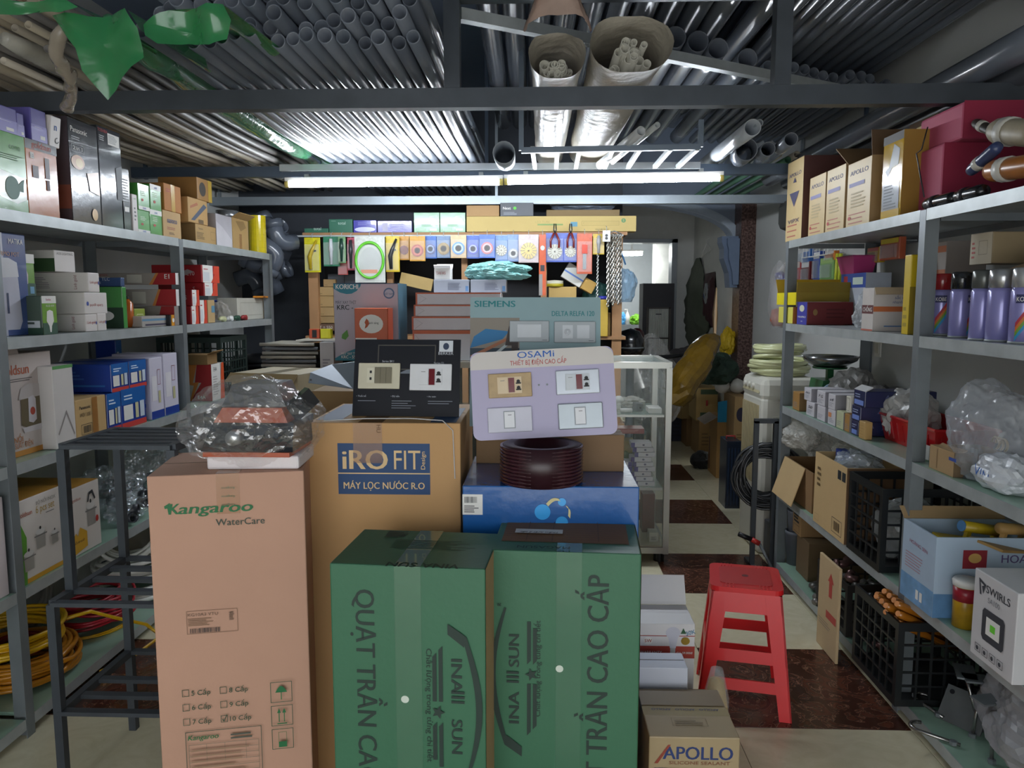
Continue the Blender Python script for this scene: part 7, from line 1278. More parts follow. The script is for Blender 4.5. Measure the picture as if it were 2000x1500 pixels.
def blister(lbl, x0, x1, y0, y1, card, disc=None, dcol='#b9b9b9', name='blister_pack', hole=True, Y=HY, ring=None, dy=.42, teeth=0, tool=None, cat='blister pack', film=True):
    a, b = oY(x0, y0, Y), oY(x1, y1, Y); W_2 = b.x - a.x; H_2 = a.z - b.z; c = Carton(name, lbl, cat, ((a.x + b.x) / 2, Y, b.z), (W_2, .004, H_2), 0, mat(card, .3, var=.15, scale=25), bev=.001)
    if disc:
        r = disc * W_2; m_ = MB().lathe([(r * .12, 0), (r, 0), (r, .008), (r * .12, .008), (r * .12, 0)], 26, (0, -.004, H_2 * dy), Matrix.Rotation(math.pi / 2, 3, 'X')); obj('disc', m_, mat(dcol, .3, .3, var=.15, scale=40), c.e)
        if ring: obj('disc_ring', MB().lathe([(r * .5, .0082), (r * .75, .0082), (r * .75, .0092), (r * .5, .0092), (r * .5, .0082)], 24, (0, -.004, H_2 * dy), Matrix.Rotation(math.pi / 2, 3, 'X')), mat(ring, .3), c.e)
        if teeth:
            tb_ = MB()
            for k in range(teeth): an = 2 * math.pi * k / teeth; tb_.bar((r * .45 * math.cos(an), -.0125, H_2 * dy + r * .45 * math.sin(an)), (r * 1.03 * math.cos(an), -.0125, H_2 * dy + r * 1.03 * math.sin(an)), .004, .002, up=(0, 1, 0))
            obj('segment_slots', tb_, mat('#6f6a55', .4), c.e)
    if tool == 'grip':
        obj('tool', MB().tube([(-W_2 * .1, -.012, H_2 * .08), (-W_2 * .15, -.012, H_2 * .45), (0, -.012, H_2 * .62), (W_2 * .3, -.012, H_2 * .92)], [.012, .016, .014, .006], 10), mat(dcol, .3), c.e, True); obj('tool_jaw', MB().bar((-W_2 * .02, -.012, H_2 * .60), (W_2 * .25, -.012, H_2 * .62), .012, .01), STEEL, c.e)
    if tool == 'stick': obj('tool', MB().tube([(0, -.014, H_2 * .06), (0, -.014, H_2 * .5), (0, -.014, H_2 * .55), (0, -.014, H_2 * .92)], [.008, .012, .016, .010], 10), mat(dcol, .3), c.e, True)
    if tool == 'knife': obj('tool', MB().bar((0, -.012, H_2 * .12), (0, -.012, H_2 * .5), .022, .01, up=(0, 1, 0)), STEEL, c.e); obj('tool_head', MB().bar((0, -.014, H_2 * .5), (0, -.014, H_2 * .72), .036, .016, up=(0, 1, 0)), mat(dcol, .3), c.e)
    c.rect('front', .05, .84, .95, .98, mat('#d8d4c4' if not hole else card, .35, var=.3, scale=40), 'header_print')
    if film: obj('plastic_cover', MB().box(-W_2 * .46, W_2 * .46, -.018, -.0175, H_2 * .05, H_2 * .8), clear(.10, '#ffffff', .05, .3), c.e)
    obj('hook', MB().tube([(0, -.002, H_2 - .005), (0, -.006, H_2 + .02), (0, .03, max(H_2 + .03, 1.885 - b.z))], .0022, 6), GALV, c.e)
    return c
blister('yellow card with yellow pipe cutter hanging at the left end of the rod', 594, 627, 464, 532, '#c9c01c', tool='grip', dcol='#b59a1e')
blister('green card with shower head hanging beside the yellow cutter card', 631, 664, 462, 520, '#2f7a5a', tool='stick', dcol='#c9cccf')
blister('narrow green tube pack hanging behind the shower head card', 660, 676, 462, 514, '#6f9a6a', tool='stick', dcol='#1f3f33', Y=HY - .03); blister('red and pink pack hanging behind the green hose pack', 678, 694, 464, 528, '#b0455a', tool='stick', dcol='#3a3a3f'); blister('red handled pack hanging low under the shower head card', 660, 680, 510, 537, '#a83a35', Y=HY + .03)
hz = blister('clear pack with bright green coiled hose and white card', 692, 753, 461, 552, '#c9cbc4', Y=HY - .06); w2, h2 = hz.w, hz.h; b = MB(); b.tube([(w2 * .45 * math.cos(a * math.pi / 16), -.012, h2 * .48 + h2 * .38 * math.sin(a * math.pi / 16)) for a in range(32)], .010, 8, closed=True); obj('green_hose', b, mat('#5fc02a', .3, coat=.3), hz.e, True); hz.ell('front', .5, .42, .36, .34, mat('#b5b8b4', .4), 'card'); hz.rect('front', .2, .20, .75, .28, ink('#d0702c'), 'orange_band')
blister('yellow card with black angled pruner hanging by the green hose', 753, 781, 461, 531, '#d2b51c', tool='grip', dcol='#2f3032', Y=HY - .02)
blister('amber card with red and black disc, left of the amber pair', 779, 800, 461, 508, '#c98f2a', .42, '#6b2f2a', Y=HY + .02); blister('amber card with red and black disc, right of the amber pair', 800, 831, 461, 510, '#c9922a', .38, '#a03a28', ring='#d06a4a', Y=HY - .03)
blister('blue card with dark blue disc on the rod', 829, 853, 461, 505, '#2f62b0', .42, '#3a4a86', ring='#8fa6d0'); blister('blue card with bronze disc on the rod', 853, 880, 461, 504, '#6a84a8', .44, '#8a7038', ring='#a58a4a'); blister('cream card with bright blue disc on the rod', 880, 911, 459, 504, '#d2b58a', .40, '#4a86c4', ring='#bcd4ea', Y=HY - .03)
blister('blue card with violet-blue disc on the rod', 911, 937, 460, 505, '#3f62b8', .40, '#3f4fc0', ring='#a9b4e8'); blister('blue card with rose disc on the rod', 936, 967, 458, 504, '#4a6ec0', .38, '#b8646c', ring='#dcb8bc', Y=HY - .03); blister('blue card with notched white disc on the rod', 967, 992, 460, 510, '#6f92c8', .42, '#c2bfae', teeth=12); blister('card with two small grey discs on the rod', 991, 1014, 458, 511, '#7f9ac8', .42, '#a5a7aa', ring='#d6d6d6', dy=.3); blister('red-topped card with gold segmented disc on the rod', 1013, 1052, 458, 513, '#c9b9b8', .40, '#d2b55a', teeth=14, Y=HY - .03)
lv = blister('long narrow red and steel spirit level hanging in front of the dark back', 1053, 1066, 458, 577, '#c4552c', Y=HY - .04, film=False); lv.rect('front', .2, .4, .8, .5, mat('#2b2b2f', .4)); lv.rect('front', 0, 0, .5, .35, mat('#8f8b88', .35, .4)); lv.ell('front', .5, .78, .3, .04, mat('#c9d0d4', .2))
for lb_, a, b in (('blue card with steel disc and red pliers, left of two', 1066, 1101), ('blue card with steel disc and red pliers, right of two', 1101, 1127)):
    c = blister(lb_, a, b, 455, 512, '#4a5fb5', .40, '#b9b7a8', teeth=14, dy=.36); b_ = MB(); w2, h2 = c.w, c.h
    for s_ in (-1, 1): b_.tube([(s_ * w2 * .22, -.03, h2 * .48), (s_ * w2 * .24, -.03, h2 * .72), (s_ * .006, -.03, h2 * .98)], .007, 8)
    obj('pliers_grips', b_, mat('#7a2a28', .35), c.e, True); b_ = MB()
    for s_ in (-1, 1): b_.tube([(s_ * .006, -.03, h2 * .97), (-s_ * .009, -.03, h2 * 1.08), (-s_ * .005, -.03, h2 * 1.30)], .004, 6)
    obj('pliers_jaws', b_, mat('#2f3338', .3, .6), c.e, True)
blister('red and grey knife blister hanging right of the pliers', 1127, 1156, 456, 535, '#c4532c', tool='knife', dcol='#c9402a', Y=HY - .03); blister('yellow card with small steel clip and thin chain', 1158, 1180, 457, 497, '#cfae1c', tool='stick', dcol='#a9a9a9')
def chain(name, label, pts, n, r=.0035, L=.022, parent=None):
    b = MB(); P = [Vector(p) for p in pts]; tot = sum((P[i + 1] - P[i]).length for i in range(len(P) - 1)); m_ = int(tot / (L * .62))
    for k in range(m_):
        s_ = tot * (k + .5) / m_; i = 0
        while i < len(P) - 2 and s_ > (P[i + 1] - P[i]).length: s_ -= (P[i + 1] - P[i]).length; i += 1
        d = (P[i + 1] - P[i]).normalized(); c = P[i] + d * s_; a = d.orthogonal().normalized(); a = (Matrix.Rotation((k % 2) * math.pi / 2 + .4, 3, d) @ a)
        b.tube([c + d * (L / 2 * math.cos(q * math.pi / 4)) + a * (L * .28 * math.sin(q * math.pi / 4)) for q in range(8)], r * .8, 4, closed=True)
    return b
cp = oY(1168, 490, HY); cb_ = oY(1166, 598, HY); b = chain('', '', [cp, cb_], 1, .003, .02); single('thin_chain', b, mat('#a9a9a5', .3, .9), 'thin steel chain hanging below the small yellow card', 'chain')
hk = thing('chain_hank', 'thick hank of steel chain hanging on the right rack post', 'chain', (oY(1198, 520, HY).x, HY - .04, oY(1198, 598, HY).z)); ho = hk.location
zt_ = oY(1198, 458, HY).z
for k in range(6):
    x = ho.x - .042 + .017 * k; zb = ho.z + .03 * abs(math.sin(k * 1.7)); b = chain('', '', [(x, HY - .04 + .02 * (k % 2), zt_), (x + .004, HY - .045 + .02 * (k % 2), zb)], 1, .0042, .028); b.v = [tuple(Vector(v) - ho) for v in b.v]; obj('chain_strand', b, mat('#b0aca4', .28, .9, var=.1), hk)
obj('hanger_hook', MB().tube([Vector((ho.x - .05, HY - .03, zt_)) - ho, Vector((ho.x, HY - .03, zt_ + .02)) - ho, Vector((ho.x + .05, HY - .03, zt_)) - ho], .004, 6), STEEL, hk, True)
c = blister('white padlock card hanging above the chain hank', 1177, 1192, 450, 472, '#cfcfcb', Y=HY - .07, film=False); c.ell('front', .5, .55, .18, .12, BLACK); c.ell('front', .5, .3, .18, .12, BLACK)
p = oY(1222, 540, 5.2); t = thing('hanging_blue_bag', 'clear and blue bag of tools hanging from the right rack post', 'bag', (p.x, 5.22, oY(1222, 590, 5.2).z)); bag('film', '', '', (0, 0, 0), (.075, .07, .16), mat('#7fa6c4', .15, alpha=.6, var=.3, scale=8, bump=.5, bscale=14), .2, 2.4, 44, 4, parent=t, squash=lambda n: 1 - .45 * max(0, n.z)); obj('strap', MB().tube([(0, 0, .25), (-.03, .0, .34), (-.06, 0, .36)], .006, 6), mat('#4f7fb0', .3), t, True)
# things stored inside the display rack
ZR = 1.212
for i, (x0, x1, yt, yb, col, lb_) in enumerate(((617, 648, 578, 600, '#a98b5c', 'kraft box, third up in the pile behind the left rack post'), (617, 649, 600, 618, '#a3865a', 'kraft box, second up in the pile behind the left rack post'), (617, 650, 618, 632, '#9a7f55', 'kraft box, lowest in the pile behind the left rack post'), (628, 653, 545, 560, '#a3855a', 'kraft box, topmost in the pile behind the left rack post'), (618, 648, 560, 578, '#ad8f60', 'kraft box, fourth up in the pile behind the left rack post'))):
    a, b_ = oY(x0, yt, RY - .02), oY(x1, yb, RY - .02); c = Carton('rack_kraft_box', lb_, 'box', ((a.x + b_.x) / 2, RY + .12, b_.z + .001), (b_.x - a.x, .2, a.z - b_.z - .002), 0, kraft(col), group='kraft boxes in the display rack'); c.lines('front', .1, .2, .4, .35, 1, ink('#7d6540')); c.seam(.5)
a = oY(617, 633, RY - .02); c = Carton('printed_crate_board', 'dark printed board under the kraft boxes in the rack', 'board', (oY(634, 640, RY).x, RY + .1, oY(634, 646, RY).z), (.13, .2, a.z - oY(634, 646, RY).z), 0, mat('#6b5040', .6)); c.text('front', .5, .3, 'AT = 550', .02, ink('#d6cfc4'), width=.11)
c = FB('slanted_kraft_lid', 'kraft lid propped at a slant behind the teal-sided carton', 'lid', 778, 842, 538, RY - .03, ZR + .32, .02, kraft('#b59a62'), ybot=562); c.e.rotation_euler = (0, .22, 0); c.seam(.5)
c = FB('low_kraft_carton', 'pale kraft carton on the rack shelf right of the spirit level', 'carton', 1072, 1126, 560, RY - .03, ZR, .2, kraft('#b99a5c')); zk_ = oY(1100, 560, RY - .03).z
c = FB('small_kraft_cube', 'square kraft box tipped on its corner on the rack shelf', 'box', 1132, 1156, 545, RY - .06, zk_ - .03, .07, kraft('#b5904a')); c.e.rotation_euler = (0, .5, .1); c.seam(.5)
c = FB('white_open_carton', 'white carton with blue stripe tipped over the pale kraft carton', 'box', 1092, 1135, 527, RY - .02, zk_ + .002, .1, mat('#c9c9c2', .5)); c.rect('front', 0, .4, 1, .5, ink('#5f7fc0')); c.e.rotation_euler = (0, .55, 0); c.e.location.z += .03
p = oY(1083, 552, RY); t = thing('white_paint_roll', 'yellow and white tape reel on the pale kraft carton', 'tape roll', (p.x, RY + .01, zk_ + .001)); obj('reel', MB().lathe([(.0, 0), (.06, 0), (.06, .04), (.0, .045)], 22), mat('#d0cdb8', .4), t, True); obj('yellow_edge', MB().lathe([(.061, .0), (.061, .02)], 22), mat('#b5a52a', .4), t, True)
bag('dark_green_sack', 'dark green cloth sack on the rack shelf beside the chains', 'sack', (oY(1168, 560, RY).x, RY + .1, ZR + .16), (.10, .09, .12), mat('#1d4a45', .6, var=.15), .2, 2.2, 55); bs = Carton('closed_kraft_box', 'kraft box under the dark green sack', 'box', (oY(1165, 560, RY).x, RY + .1, ZR), (.2, .18, .159), 0, kraft('#8c7040'))
c = FB('yellow_ledger_box', 'yellow box with blue roll on the rack shelf left of the chain hank', 'box', 1170, 1188, 585, RY - .06, ZR, .1, mat('#c4a23a', .45)); obj('blue_roll', MB().tube([(-.03, -.03, c.h + .012), (.03, -.03, c.h + .012)], .012, 12), mat('#3a3fb0', .35), c.e, True)
for i, (x0, x1, y0, y1) in enumerate(((640, 672, 535, 548), (672, 700, 535, 550))):
    c = FB('dark_tool_case', ['dark grey tool case behind the green hose pack, left', 'dark grey tool case behind the green hose pack, right'][i], 'case', x0, x1, y0, RY + .05, ZR + .3, .15, mat('#4a5058', .4), ybot=556); c.seam(.5)
# grey PVC elbows hanging at the left rack end
PG = mat('#555b66', .25, var=.05, coat=.3); rr = random.Random(12)
EL = [(500, 470, 0), (525, 450, 60), (535, 478, 120), (520, 500, 200), (540, 505, 300), (505, 520, 30), (535, 535, 160), (500, 545, 250), (540, 465, 80), (515, 480, 330)]
for i, (px, py, an) in enumerate(EL):
    p = oY(px, py, 5.06 + .13 * (i % 4)); t = thing('pipe_elbow', 'large grey plastic pipe elbow hanging in the cluster at the left rack end', 'pipe elbow', p, group='grey pipe elbows', rot=(rr.uniform(-.5, .5), math.radians(an), rr.uniform(-.6, .6))); R_ = .062; pth = [(-.09, 0, 0), (-.03, 0, 0)] + [(-.03 + .07 * math.sin(a * math.pi / 12), 0, .07 - .07 * math.cos(a * math.pi / 12)) for a in range(1, 7)] + [(.04, 0, .13)]; obj('bend', MB().hollow(pth, R_ * .9, 18, .005), PG, t, True)
    obj('socket_rim', MB().hollow([(-.12, 0, 0), (-.07, 0, 0)], R_, 18, .006), PG, t, True)
# dark bin and standing boards in the rear left corner
t = thing('black_bin', 'black bin in the dark rear left corner', 'bin', (-1.93, 5.3, 0)); obj('bin', MB().lathe([(.18, 0), (.21, 1.0), (.22, 1.0), (.22, 1.03), (.19, 1.03)], 24), BLACK, t, True); obj('lid', MB().lathe([(.225, 1.03), (.2, 1.07), (0, 1.09)], 24), BLACK, t, True)
t = thing('leaning_boards', 'dark boards leaning at the rear wall beside the display rack', 'boards', (-1.42, 5.62, 0)); obj('board', MB().box(-.12, .0, 0, .03, 0, 1.75), mat('#55524c', .7, var=.15), t); obj('board', MB().box(.02, .09, .01, .04, 0, 1.9), mat('#46423c', .7, var=.15), t)
# ================================================================== PASSAGE
fr_ = thing('glazed_cupboard', 'dark cupboard with a pleated pale door panel in the back passage', 'cupboard', (oY(1286, 600, 8.2).x, 8.35, 0)); hw2 = .165; obj('body', MB().box(-hw2, hw2, -.15, .15, 0, 1.63), mat('#23232c', .5), fr_); obj('pleated_panel', MB().grid(lambda u, v: Vector((-.10 + .21 * u, -.158 + .006 * math.sin(u * 70), .10 + 1.27 * v)), 66, 1), mat('#d2d5cf', .6), fr_)
for z in (.1, .45, .82, 1.05, 1.37): obj('panel_bar', MB().box(-.115, .125, -.168, -.155, z - .008, z + .008), mat('#4a4540', .5), fr_)
for x in (-.115, .12): obj('panel_stile', MB().box(x - .012, x + .012, -.168, -.15, .09, 1.38), mat('#4a4540', .5), fr_)
obj('handle', MB().box(-.03, .03, -.172, -.166, 1.30, 1.31), BLACK, fr_)
lf = thing('back_room_lamp', 'lit strip lamp on the back room ceiling', 'lamp', (oY(1234, 497, 10.2).x, 10.2, oY(1234, 499, 10.2).z)); obj('diffuser', MB().box(-.13, .13, -.06, .06, 0, .05), mat('#f2f6f4', .4, var=0, emit=70.), lf); obj('housing', MB().box(-.14, .14, -.07, .07, .05, .07), WHITE, lf); obj('drop_rod', MB().bar((0, 0, .07), (0, 0, 2.95 - lf.location.z), .02), WHITE, lf)
t = thing('soap_bottle', 'white pump bottle on the back room counter', 'bottle', (oY(1225, 630, 10.5).x, 10.5, 1.121)); obj('bottle', MB().lathe([(.035, 0), (.038, .1), (.015, .16), (.012, .17)], 16), WHITE, t, True); obj('pump', MB().bar((0, 0, .17), (0, 0, .21), .012), WHITE, t); obj('spout', MB().bar((0, 0, .205), (-.04, 0, .205), .012), WHITE, t)
bag('green_vegetables', 'bunch of bright green leaves on the back room counter', 'vegetables', (oY(1245, 630, 10.5).x, 10.52, 1.121), (.11, .08, .07), mat('#6fae1f', .5, var=.3, scale=20), .4, 3, 66); bag('blue_bag', 'small light blue bag on the back room counter', 'bag', (oY(1215, 630, 10.5).x, 10.5, 1.121), (.05, .05, .09), mat('#4fa3dc', .4, var=.15), .25, 2.4, 67)
# motorbike under a clear cover
mb = thing('covered_motorbike', 'motorbike under clear plastic with dark red mirror behind the cabinet', 'motorbike', (.93, 6.4, 0)); obj('wheel', MB().tube([(0, -.45 + .25 * math.cos(a * math.pi / 14), .27 + .25 * math.sin(a * math.pi / 14)) for a in range(28)], .045, 8, closed=True), BLACK, mb, True); obj('wheel', MB().tube([(0, .75 + .25 * math.cos(a * math.pi / 14), .27 + .25 * math.sin(a * math.pi / 14)) for a in range(28)], .045, 8, closed=True), BLACK, mb, True)
obj('body', MB().tube([(0, -.35, .45), (0, -.15, .62), (0, .2, .55), (0, .8, .75)], [.08, .14, .15, .1], 12), mat('#3a3d42', .3), mb, True); obj('fork', MB().tube([(0, -.45, .27), (0, -.28, .85), (0, -.25, 1.0)], .035, 8), STEEL, mb, True); obj('handlebar', MB().tube([(-.3, -.18, 1.02), (-.1, -.25, 1.0), (.1, -.25, 1.0), (.3, -.18, 1.02)], .018, 8), BLACK, mb, True)
for px, col, nm in ((1244, '#3c0f14', 'mirror'),):
    p = oY(px, 655, 6.15); obj(nm, MB().lathe([(0, .02), (.05, .018), (.06, 0), (.045, -.03), (0, -.04)], 20, p - Vector((.93, 6.4, 0)), Matrix.Rotation(math.pi / 2, 3, 'X')), mat(col, .15, coat=.5), mb, True); q = p - Vector((.93, 6.4, 0)); obj('mirror_stem', MB().tube([q, (q.x * .8, q.y - .02, 1.04), (q.x * .6, -.22, 1.0)], .01, 6), BLACK, mb, True)
bag('clear_cover', '', '', (.0, -.05, .42), (.27, .36, .42), film_m(.2, '#ffffff', .12, .8, 10, .12), .15, 2.2, 77, 5, parent=mb, squash=lambda n: 1 - .35 * max(0, n.z) * (abs(n.x)))
p = oY(1212, 660, 5.9); t = thing('black_helmet', 'black motorbike helmet behind the right rack post', 'helmet', (.68, 5.62, oY(1213, 665, 5.62).z - .11)); obj('shell', MB().lathe([(.085, 0), (.105, .05), (.10, .12), (.065, .18), (0, .20)], 22), mat('#14161a', .25, coat=.5), t, True); obj('visor_edge', MB().tube([(.104 * math.cos(a * .2 - 2.6), .104 * math.sin(a * .2 - 2.6), .06) for a in range(11)], .006, 6), STEEL, t, True); obj('stand_post', MB().lathe([(.08, -(p.z - .13)), (.03, -(p.z - .13) + .02), (.03, 0)], 12), DARKST, t, True)
# clothes on the passage wall
def cloth(name, label, pts, Xp, m, th=.06, seed=1):
    P = [oX(x, y, Xp) for x, y in pts]; cc = sum(P, Vector()) / len(P); b = MB()
    def per(t):
        f = t * len(P); i = int(f) % len(P); return P[i].lerp(P[(i + 1) % len(P)], f - int(f))
    def fn(i, j):
        p = cc.lerp(per(i), j); e = 1 - j ** 3; return Vector((Xp - th * e * (.8 + .5 * noise.noise(Vector((p.y * 9, p.z * 4, seed)))) - .012 * math.sin(p.y * 60 + seed), p.y, p.z))
    b.grid(fn, len(P) * 4, 6); n0 = len(b.v)
    b.add([Vector((Xp + .005, v[1], v[2])) for v in b.v[:n0]], [f[::-1] for f in b.f[:]])
    return single(name, b, m, label, 'clothing', smooth=True)
cloth('hanging_raincoat', 'long dark green raincoat hanging on the passage wall', [(1358, 505), (1368, 503), (1378, 560), (1385, 640), (1376, 660), (1345, 680), (1336, 672), (1330, 640), (1338, 560)], 1.70, mat('#606859', .7, var=.12), .09, 2)
cloth('hanging_jacket', 'maroon and dark blue garment hanging beside the raincoat', [(1380, 535), (1397, 530), (1400, 600), (1392, 640), (1378, 640), (1376, 570)], 1.715, mat('#4a2a30', .7, var=.2), .05, 5)
t = thing('coat_hanger', 'pale wire coat hangers on the passage wall above the raincoat', 'coat hanger', oX(1380, 485, 1.69)); obj('wire', MB().tube([(0, -.2, -.02), (0, 0, .05), (0, .25, -.08), (0, -.2, -.02)], .004, 6), WHITE, t); obj('hook', MB().tube([(0, 0, .05), (0, .0, .09), (.03, 0, .1)], .004, 6), WHITE, t)
c = Carton('white_paper_box', 'white paper box with a dark picture tucked among the coats', 'box', oX(1380, 588, 1.69), (.17, .05, .16), -math.pi / 2, mat('#a9adae', .5), rot=(0, .6, -math.pi / 2)); c.ell('front', .6, .55, .1, .12, BLACK); c.rect('front', .1, .1, .5, .3, ink('#5f74a8'))
c = Carton('brown_cardboard_fan', 'brown cardboard sheet tucked behind the yellow sack', 'cardboard', oX(1398, 648, 1.58), (.36, .01, .36), -math.pi / 2, kraft('#8d7452'), rot=(0, .7, -math.pi / 2 - .3)); c.seam(.5)
sk = MB(); pth = [oY(1318, 790, 5.55), oY(1340, 740, 5.6), oY(1372, 690, 5.7), oY(1398, 655, 5.8)]; sk.tube([pth[0].lerp(pth[1], k / 4) for k in range(4)] + [pth[1].lerp(pth[2], k / 4) for k in range(4)] + [pth[2].lerp(pth[3], k / 4) for k in range(5)], [.06, .09, .11, .11, .11, .12, .115, .11, .11, .10, .09, .07, .03], 16)
sk.v = [tuple(Vector(v) + Vector((1, .6, .6)) * (.045 * noise.noise(Vector(v) * 8) + .02 * noise.noise(Vector(v) * 23))) for v in sk.v]; single('golden_sack', sk, mat('#6b5216', .25, var=.4, scale=14, bump=.5, bscale=18), 'shiny golden yellow sack leaning in the passage', 'sack')
bag('dark_green_heap', 'dark green cloth heap on the passage cartons', 'cloth', (1.45, 6.25, .78), (.16, .2, .14), mat('#2a3f33', .7, var=.2), .2, 2, 88); bag('grey_cloth_heap', 'grey cloth heap behind the cabinet corner', 'cloth', (1.42, 7.35, .70), (.22, .2, .17), mat('#4a4749', .7, var=.2), .25, 2, 89)
bag('yellow_rag', 'bright yellow cloth beside the brown cardboard sheet', 'cloth', (1.60, 6.5, 1.00), (.06, .08, .12), mat('#c9a81c', .5, var=.15), .25, 2.4, 90)
# cartons along the passage
def floorbox(name, lbl, x0, x1, yt, yb, dep, m, cat='carton', z=0., rz=0.):
    a = oZ(x0, yb, z); b = oZ(x1, yb, z); Y = (a.y + b.y) / 2; t_ = oY((x0 + x1) / 2, yt, Y); return Carton(name, lbl, cat, ((a.x + b.x) / 2, Y + dep / 2, z), (b.x - a.x, dep, t_.z - z), rz, m)
c = floorbox('blue_lined_carton', 'tall kraft carton with a bright blue inner flap in the passage', 1398, 1424, 815, 934, .30, kraft('#a57f4a')); c.rect('left', 0, 0, 1, 1, kraft('#6d5535'), 'shaded_print') if False else None; c.poly('front', [(.0, .92), (1, .92), (1, 1.25), (.85, 1.28), (0, 1.25)], mat('#1f86b0', .4), 'blue_flap', th=.004); c.flap('left', .12, -30, kraft('#a3978a')); c.rect('left', .1, .05, .2, .6, ink('#4a1a1c'))
c = floorbox('stacked_kraft_carton', 'kraft carton at the bottom of the passage stack', 1364, 1392, 822, 890, .35, kraft('#8f7043')); c.lines('front', .2, .3, .8, .7, 4, ink('#6f5630')); zq1 = c.h; L1 = c.e.location
c = Carton('stacked_kraft_carton', 'kraft carton with green stripe at the top of the passage stack', 'carton', (L1.x, L1.y, zq1 + .001), (.20, .34, .31), 0, kraft('#a58a55')); c.rect('front', .2, .8, 1, .95, ink('#3a4f36')); c.rect('front', .2, .12, 1, .25, ink('#3a4f36')); c.rect('front', .45, .45, .55, .62, ink('#a5302c'))
c = floorbox('brown_side_carton', 'dark kraft carton left in the passage stack', 1340, 1362, 818, 872, .3, kraft('#7a5c36')); c.seam(.5); L2 = c.e.location; z2 = c.h
c = Carton('open_top_carton', 'dusty kraft carton with torn flaps leaning on the passage stack', 'carton', (L2.x - .04, L2.y, z2 + .001), (.24, .28, .24), .3, kraft('#8d7448'), open_top=True); c.flap('left', .1, 30); c.flap('front', .08, -30)
c = floorbox('navy_plastic_bin', 'navy plastic bin on the passage floor', 1312, 1336, 812, 862, .25, mat('#141c33', .5)); c.frame('front', .05, .9, .95, 1, .01, mat('#1b2540', .4)); c.lines('front', .1, .2, .9, .8, 4, ink('#0f1526'), .5)
p = oZ(1375, 918, 0); bag('black_bundle', 'small black bundle on the passage floor', 'bundle', (p.x, p.y + .1, 0), (.10, .09, .08), mat('#1b1c1c', .6, var=.2), .15, 2, 93)
c = floorbox('cooler_side_carton', 'kraft carton of hose ends with dark oval print behind the air cooler', 1430, 1456, 775, 948, .35, kraft('#a58558')); c.ell('front', .5, .80, .35, .08, ink('#2f2a3f'), 'oval_print'); c.lines('front', .2, .5, .8, .6, 3, ink('#7a6038')); L3 = c.e.location; z3 = c.h
for i in range(2):
    t = thing('white_light_globe', ['white globe lamp on the passage carton, left', 'white globe lamp on the passage carton, right'][i], 'globe lamp', (L3.x - .10 + .12 * i, L3.y + .05, z3 + .001)); obj('globe', MB().lathe([(.02, 0), (.05, .02), (.062, .06), (.05, .10), (.0, .122)], 20), mat('#c9c6bd', .3), t, True); obj('collar', MB().lathe([(.022, -.0), (.022, .01)], 14), GALV, t)
for i in range(3):
    c = Carton('dark_battery_case', ['dark blue ribbed case wrapped in film, left of the row', 'dark blue ribbed case wrapped in film, middle of the row', 'dark blue ribbed case wrapped in film, right of the row'][i], 'case', (oZ(1436, 1000, 0).x + .10 * i, oZ(1436, 995, 0).y - .22 * i + .12, 0), (.10, .20, .48 - .05 * i), 0, mat('#1c2533', .3, coat=.3), group='dark cases beside the black hose coil')
    for k in range(4): c.rect('front', .1 + .22 * k, .05, .2 + .22 * k, .9, mat('#27344a', .25), 'rib', th=.006)
    obj('handle', MB().tube([(-.03, 0, c.h), (-.03, 0, c.h + .02), (.03, 0, c.h + .02), (.03, 0, c.h)], .006, 6), mat('#a82c2c', .4) if i == 0 else BLACK, c.e, True)
# air cooler with hose coil
ac = thing('air_cooler', 'white air cooler with cream slatted front beside the right rack end', 'air cooler', (1.42, 4.50, 0), -math.radians(88)); WC = mat('#cfcdc2', .4, var=.02); link('body', rbox_mesh(.38, .32, .92, .03), WC, ac); hd = link('control_head', rbox_mesh(.39, .33, .14, .04), WC, ac); hd.location = (0, 0, .88)
obj('control_panel', MB().plate([(-.15, -.167, .93), (.15, -.167, .93), (.15, -.140, 1.0), (-.15, -.140, 1.0)], (0, -.004, 0)), mat('#b5ad8c', .35), ac)
for x in (-.1, -.03, .04): obj('knob', MB().lathe([(.016, 0), (.014, .014), (0, .014)], 14, (x, -.165, .965), Matrix.Rotation(math.pi / 2, 3, 'X')), WC, ac)
for i in range(13): obj('slat', MB().box(-.15 + .0225 * i, -.135 + .0225 * i, -.168, -.158, .40, .86), mat('#b3a682', .5), ac)
obj('water_window', MB().box(.06, .15, -.166, -.158, .10, .34), mat('#a9a89c', .3), ac); obj('side_grille', MB().box(.186, .196, -.10, .10, .45, .80), mat('#b9b7ab', .5), ac)
coil('pale_hose_coil', 'thick pale yellow-green clear hose coil wrapped in film on the air cooler', (1.41, 4.50, 1.022), .165, 16, .22, .04, .0125, mat('#c9cc9e', .2, var=.08, coat=.4), 20, jit=.01, ell=.9)
fs_ = thing('steel_bar_frame', 'narrow upright steel bar frame in front of the air cooler', 'frame', (1.14, 4.09, 0)); fo_ = Vector((1.14, 4.09, 0)); a, b = oY(1478, 822, 4.09), oY(1516, 822, 4.09)
for n, p0, p1 in (('upright', (a.x, 4.09, 0), (a.x, 4.09, a.z)), ('upright', (b.x, 4.09, 0), (b.x, 4.09, a.z)), ('top_bar', (a.x - .012, 4.09, a.z), (b.x + .012, 4.09, a.z)), ('foot_bar', (a.x, 3.98, .012), (a.x, 4.2, .012))): obj(n, MB().bar(Vector(p0) - fo_, Vector(p1) - fo_, .024), DARKST, fs_)
coil('black_hose_coil', 'large black hose coil leaning against the rack end post', (1.26, 4.19, .50), .20, 18, .05, .09, .008, mat('#2a2c2f', .35, coat=.2), 22, rot=(math.radians(86), 0, math.radians(-8)), jit=.018, ell=.95)
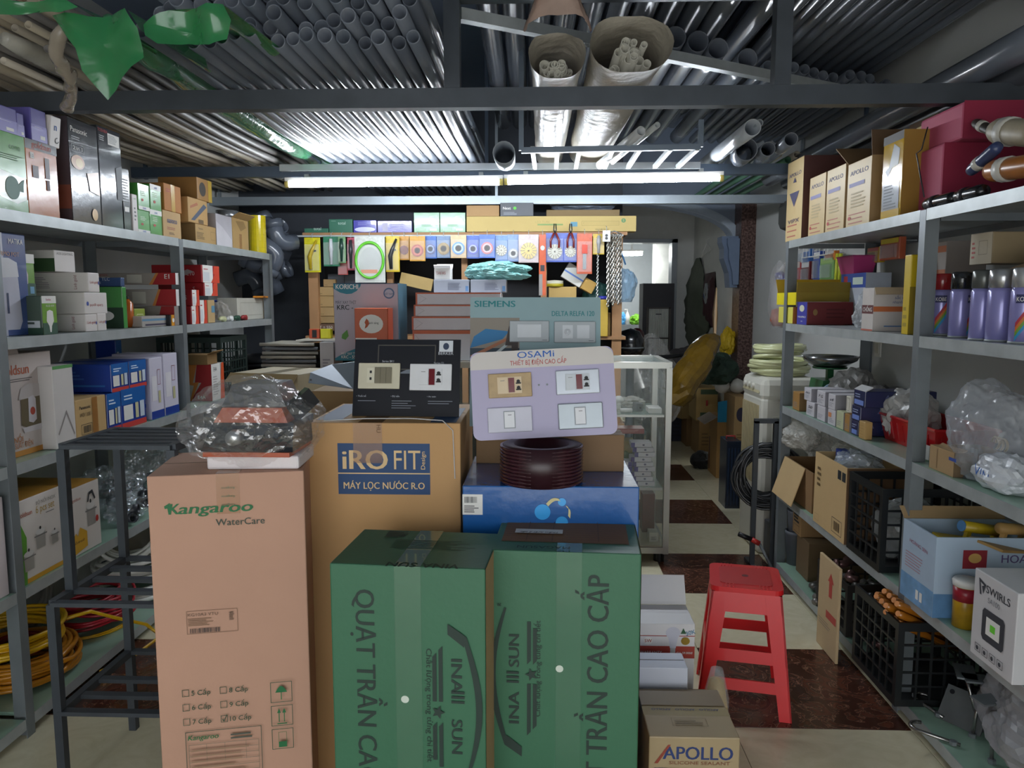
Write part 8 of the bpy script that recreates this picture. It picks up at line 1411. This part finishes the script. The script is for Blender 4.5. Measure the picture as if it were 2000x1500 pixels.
c = floorbox('pale_pvc_bucket', 'grey plastic bucket stack at the foot of the rack end post', 1503, 1528, 1025, 1100, .12, mat('#4a4d52', .5)); c.rect('front', 0, .9, 1, .97, mat('#6a6d72', .4), 'bucket_rim', th=.004)
t = thing('red_handled_tool', 'long tool with red and black handle on the floor by the hose coil', 'tool', (1.18, 4.05, .10)); obj('handle', MB().tube([(-.09, .0, .10), (-.02, 0, .07)], .013, 10), BLACK, t, True); obj('red_grip', MB().tube([(-.02, 0, .07), (.02, -.01, .05)], .014, 10), mat('#b02a24', .35), t, True); obj('shaft', MB().tube([(.02, -.01, .05), (.09, -.03, -.09)], .008, 8), STEEL, t, True)
# wall fan and clear bag at the right wall beyond the rack end
p = oX(1522, 425, 1.60); t = thing('black_wall_speaker', 'dark box lamp fixed on the right wall beyond the rack end', 'wall lamp', (1.70, p.y, p.z - .08)); link('body', rbox_mesh(.16, .26, .20, .05), mat('#3a3c3a', .5), t); obj('bracket', MB().bar((.07, 0, .1), (.09, 0, .1), .05), STEEL, t)
p = oX(1512, 640, 1.58); t = thing('hanging_tape_bag', 'long clear bag with round tapes hanging beside the rack end post', 'bag', (1.60, p.y, p.z)); bag('film', '', '', (0, 0, 0), (.06, .09, .24), clear(.35, '#c9c6c6', .15, .4), .15, 2, 99, 4, parent=t); obj('tape', MB().lathe([(.04, 0), (.065, 0), (.065, .04), (.04, .04), (.04, 0)], 22, (0, 0, .30), Matrix.Rotation(1.2, 3, 'Y')), mat('#3a3f8a', .4), t, True); obj('orange_contents', MB().lathe([(.03, .01), (.05, .05), (.04, .12), (0, .13)], 14), mat('#b5654a', .5, var=.3, scale=30), t, True); obj('strap', MB().bar((.0, 0, .38), (.15, 0, .55), .01), WHITE, t)
# long black tubes standing against the right wall behind the near bay
for i in range(5):
    t = thing('black_hose_roll', 'black rubber tube standing against the right wall between the shelves', 'tube', (1.66, 2.42 - .055 * i, .909), group='black tubes behind the third right shelf'); obj('tube_wall', MB().hollow([(0, 0, 0), (0, 0, .38)], .026, 14, .005), mat('#161719', .35, coat=.2), t, True); obj('end_band', MB().lathe([(.0265, .34), (.0265, .36)], 14), mat('#3a3a3d', .4), t, True)
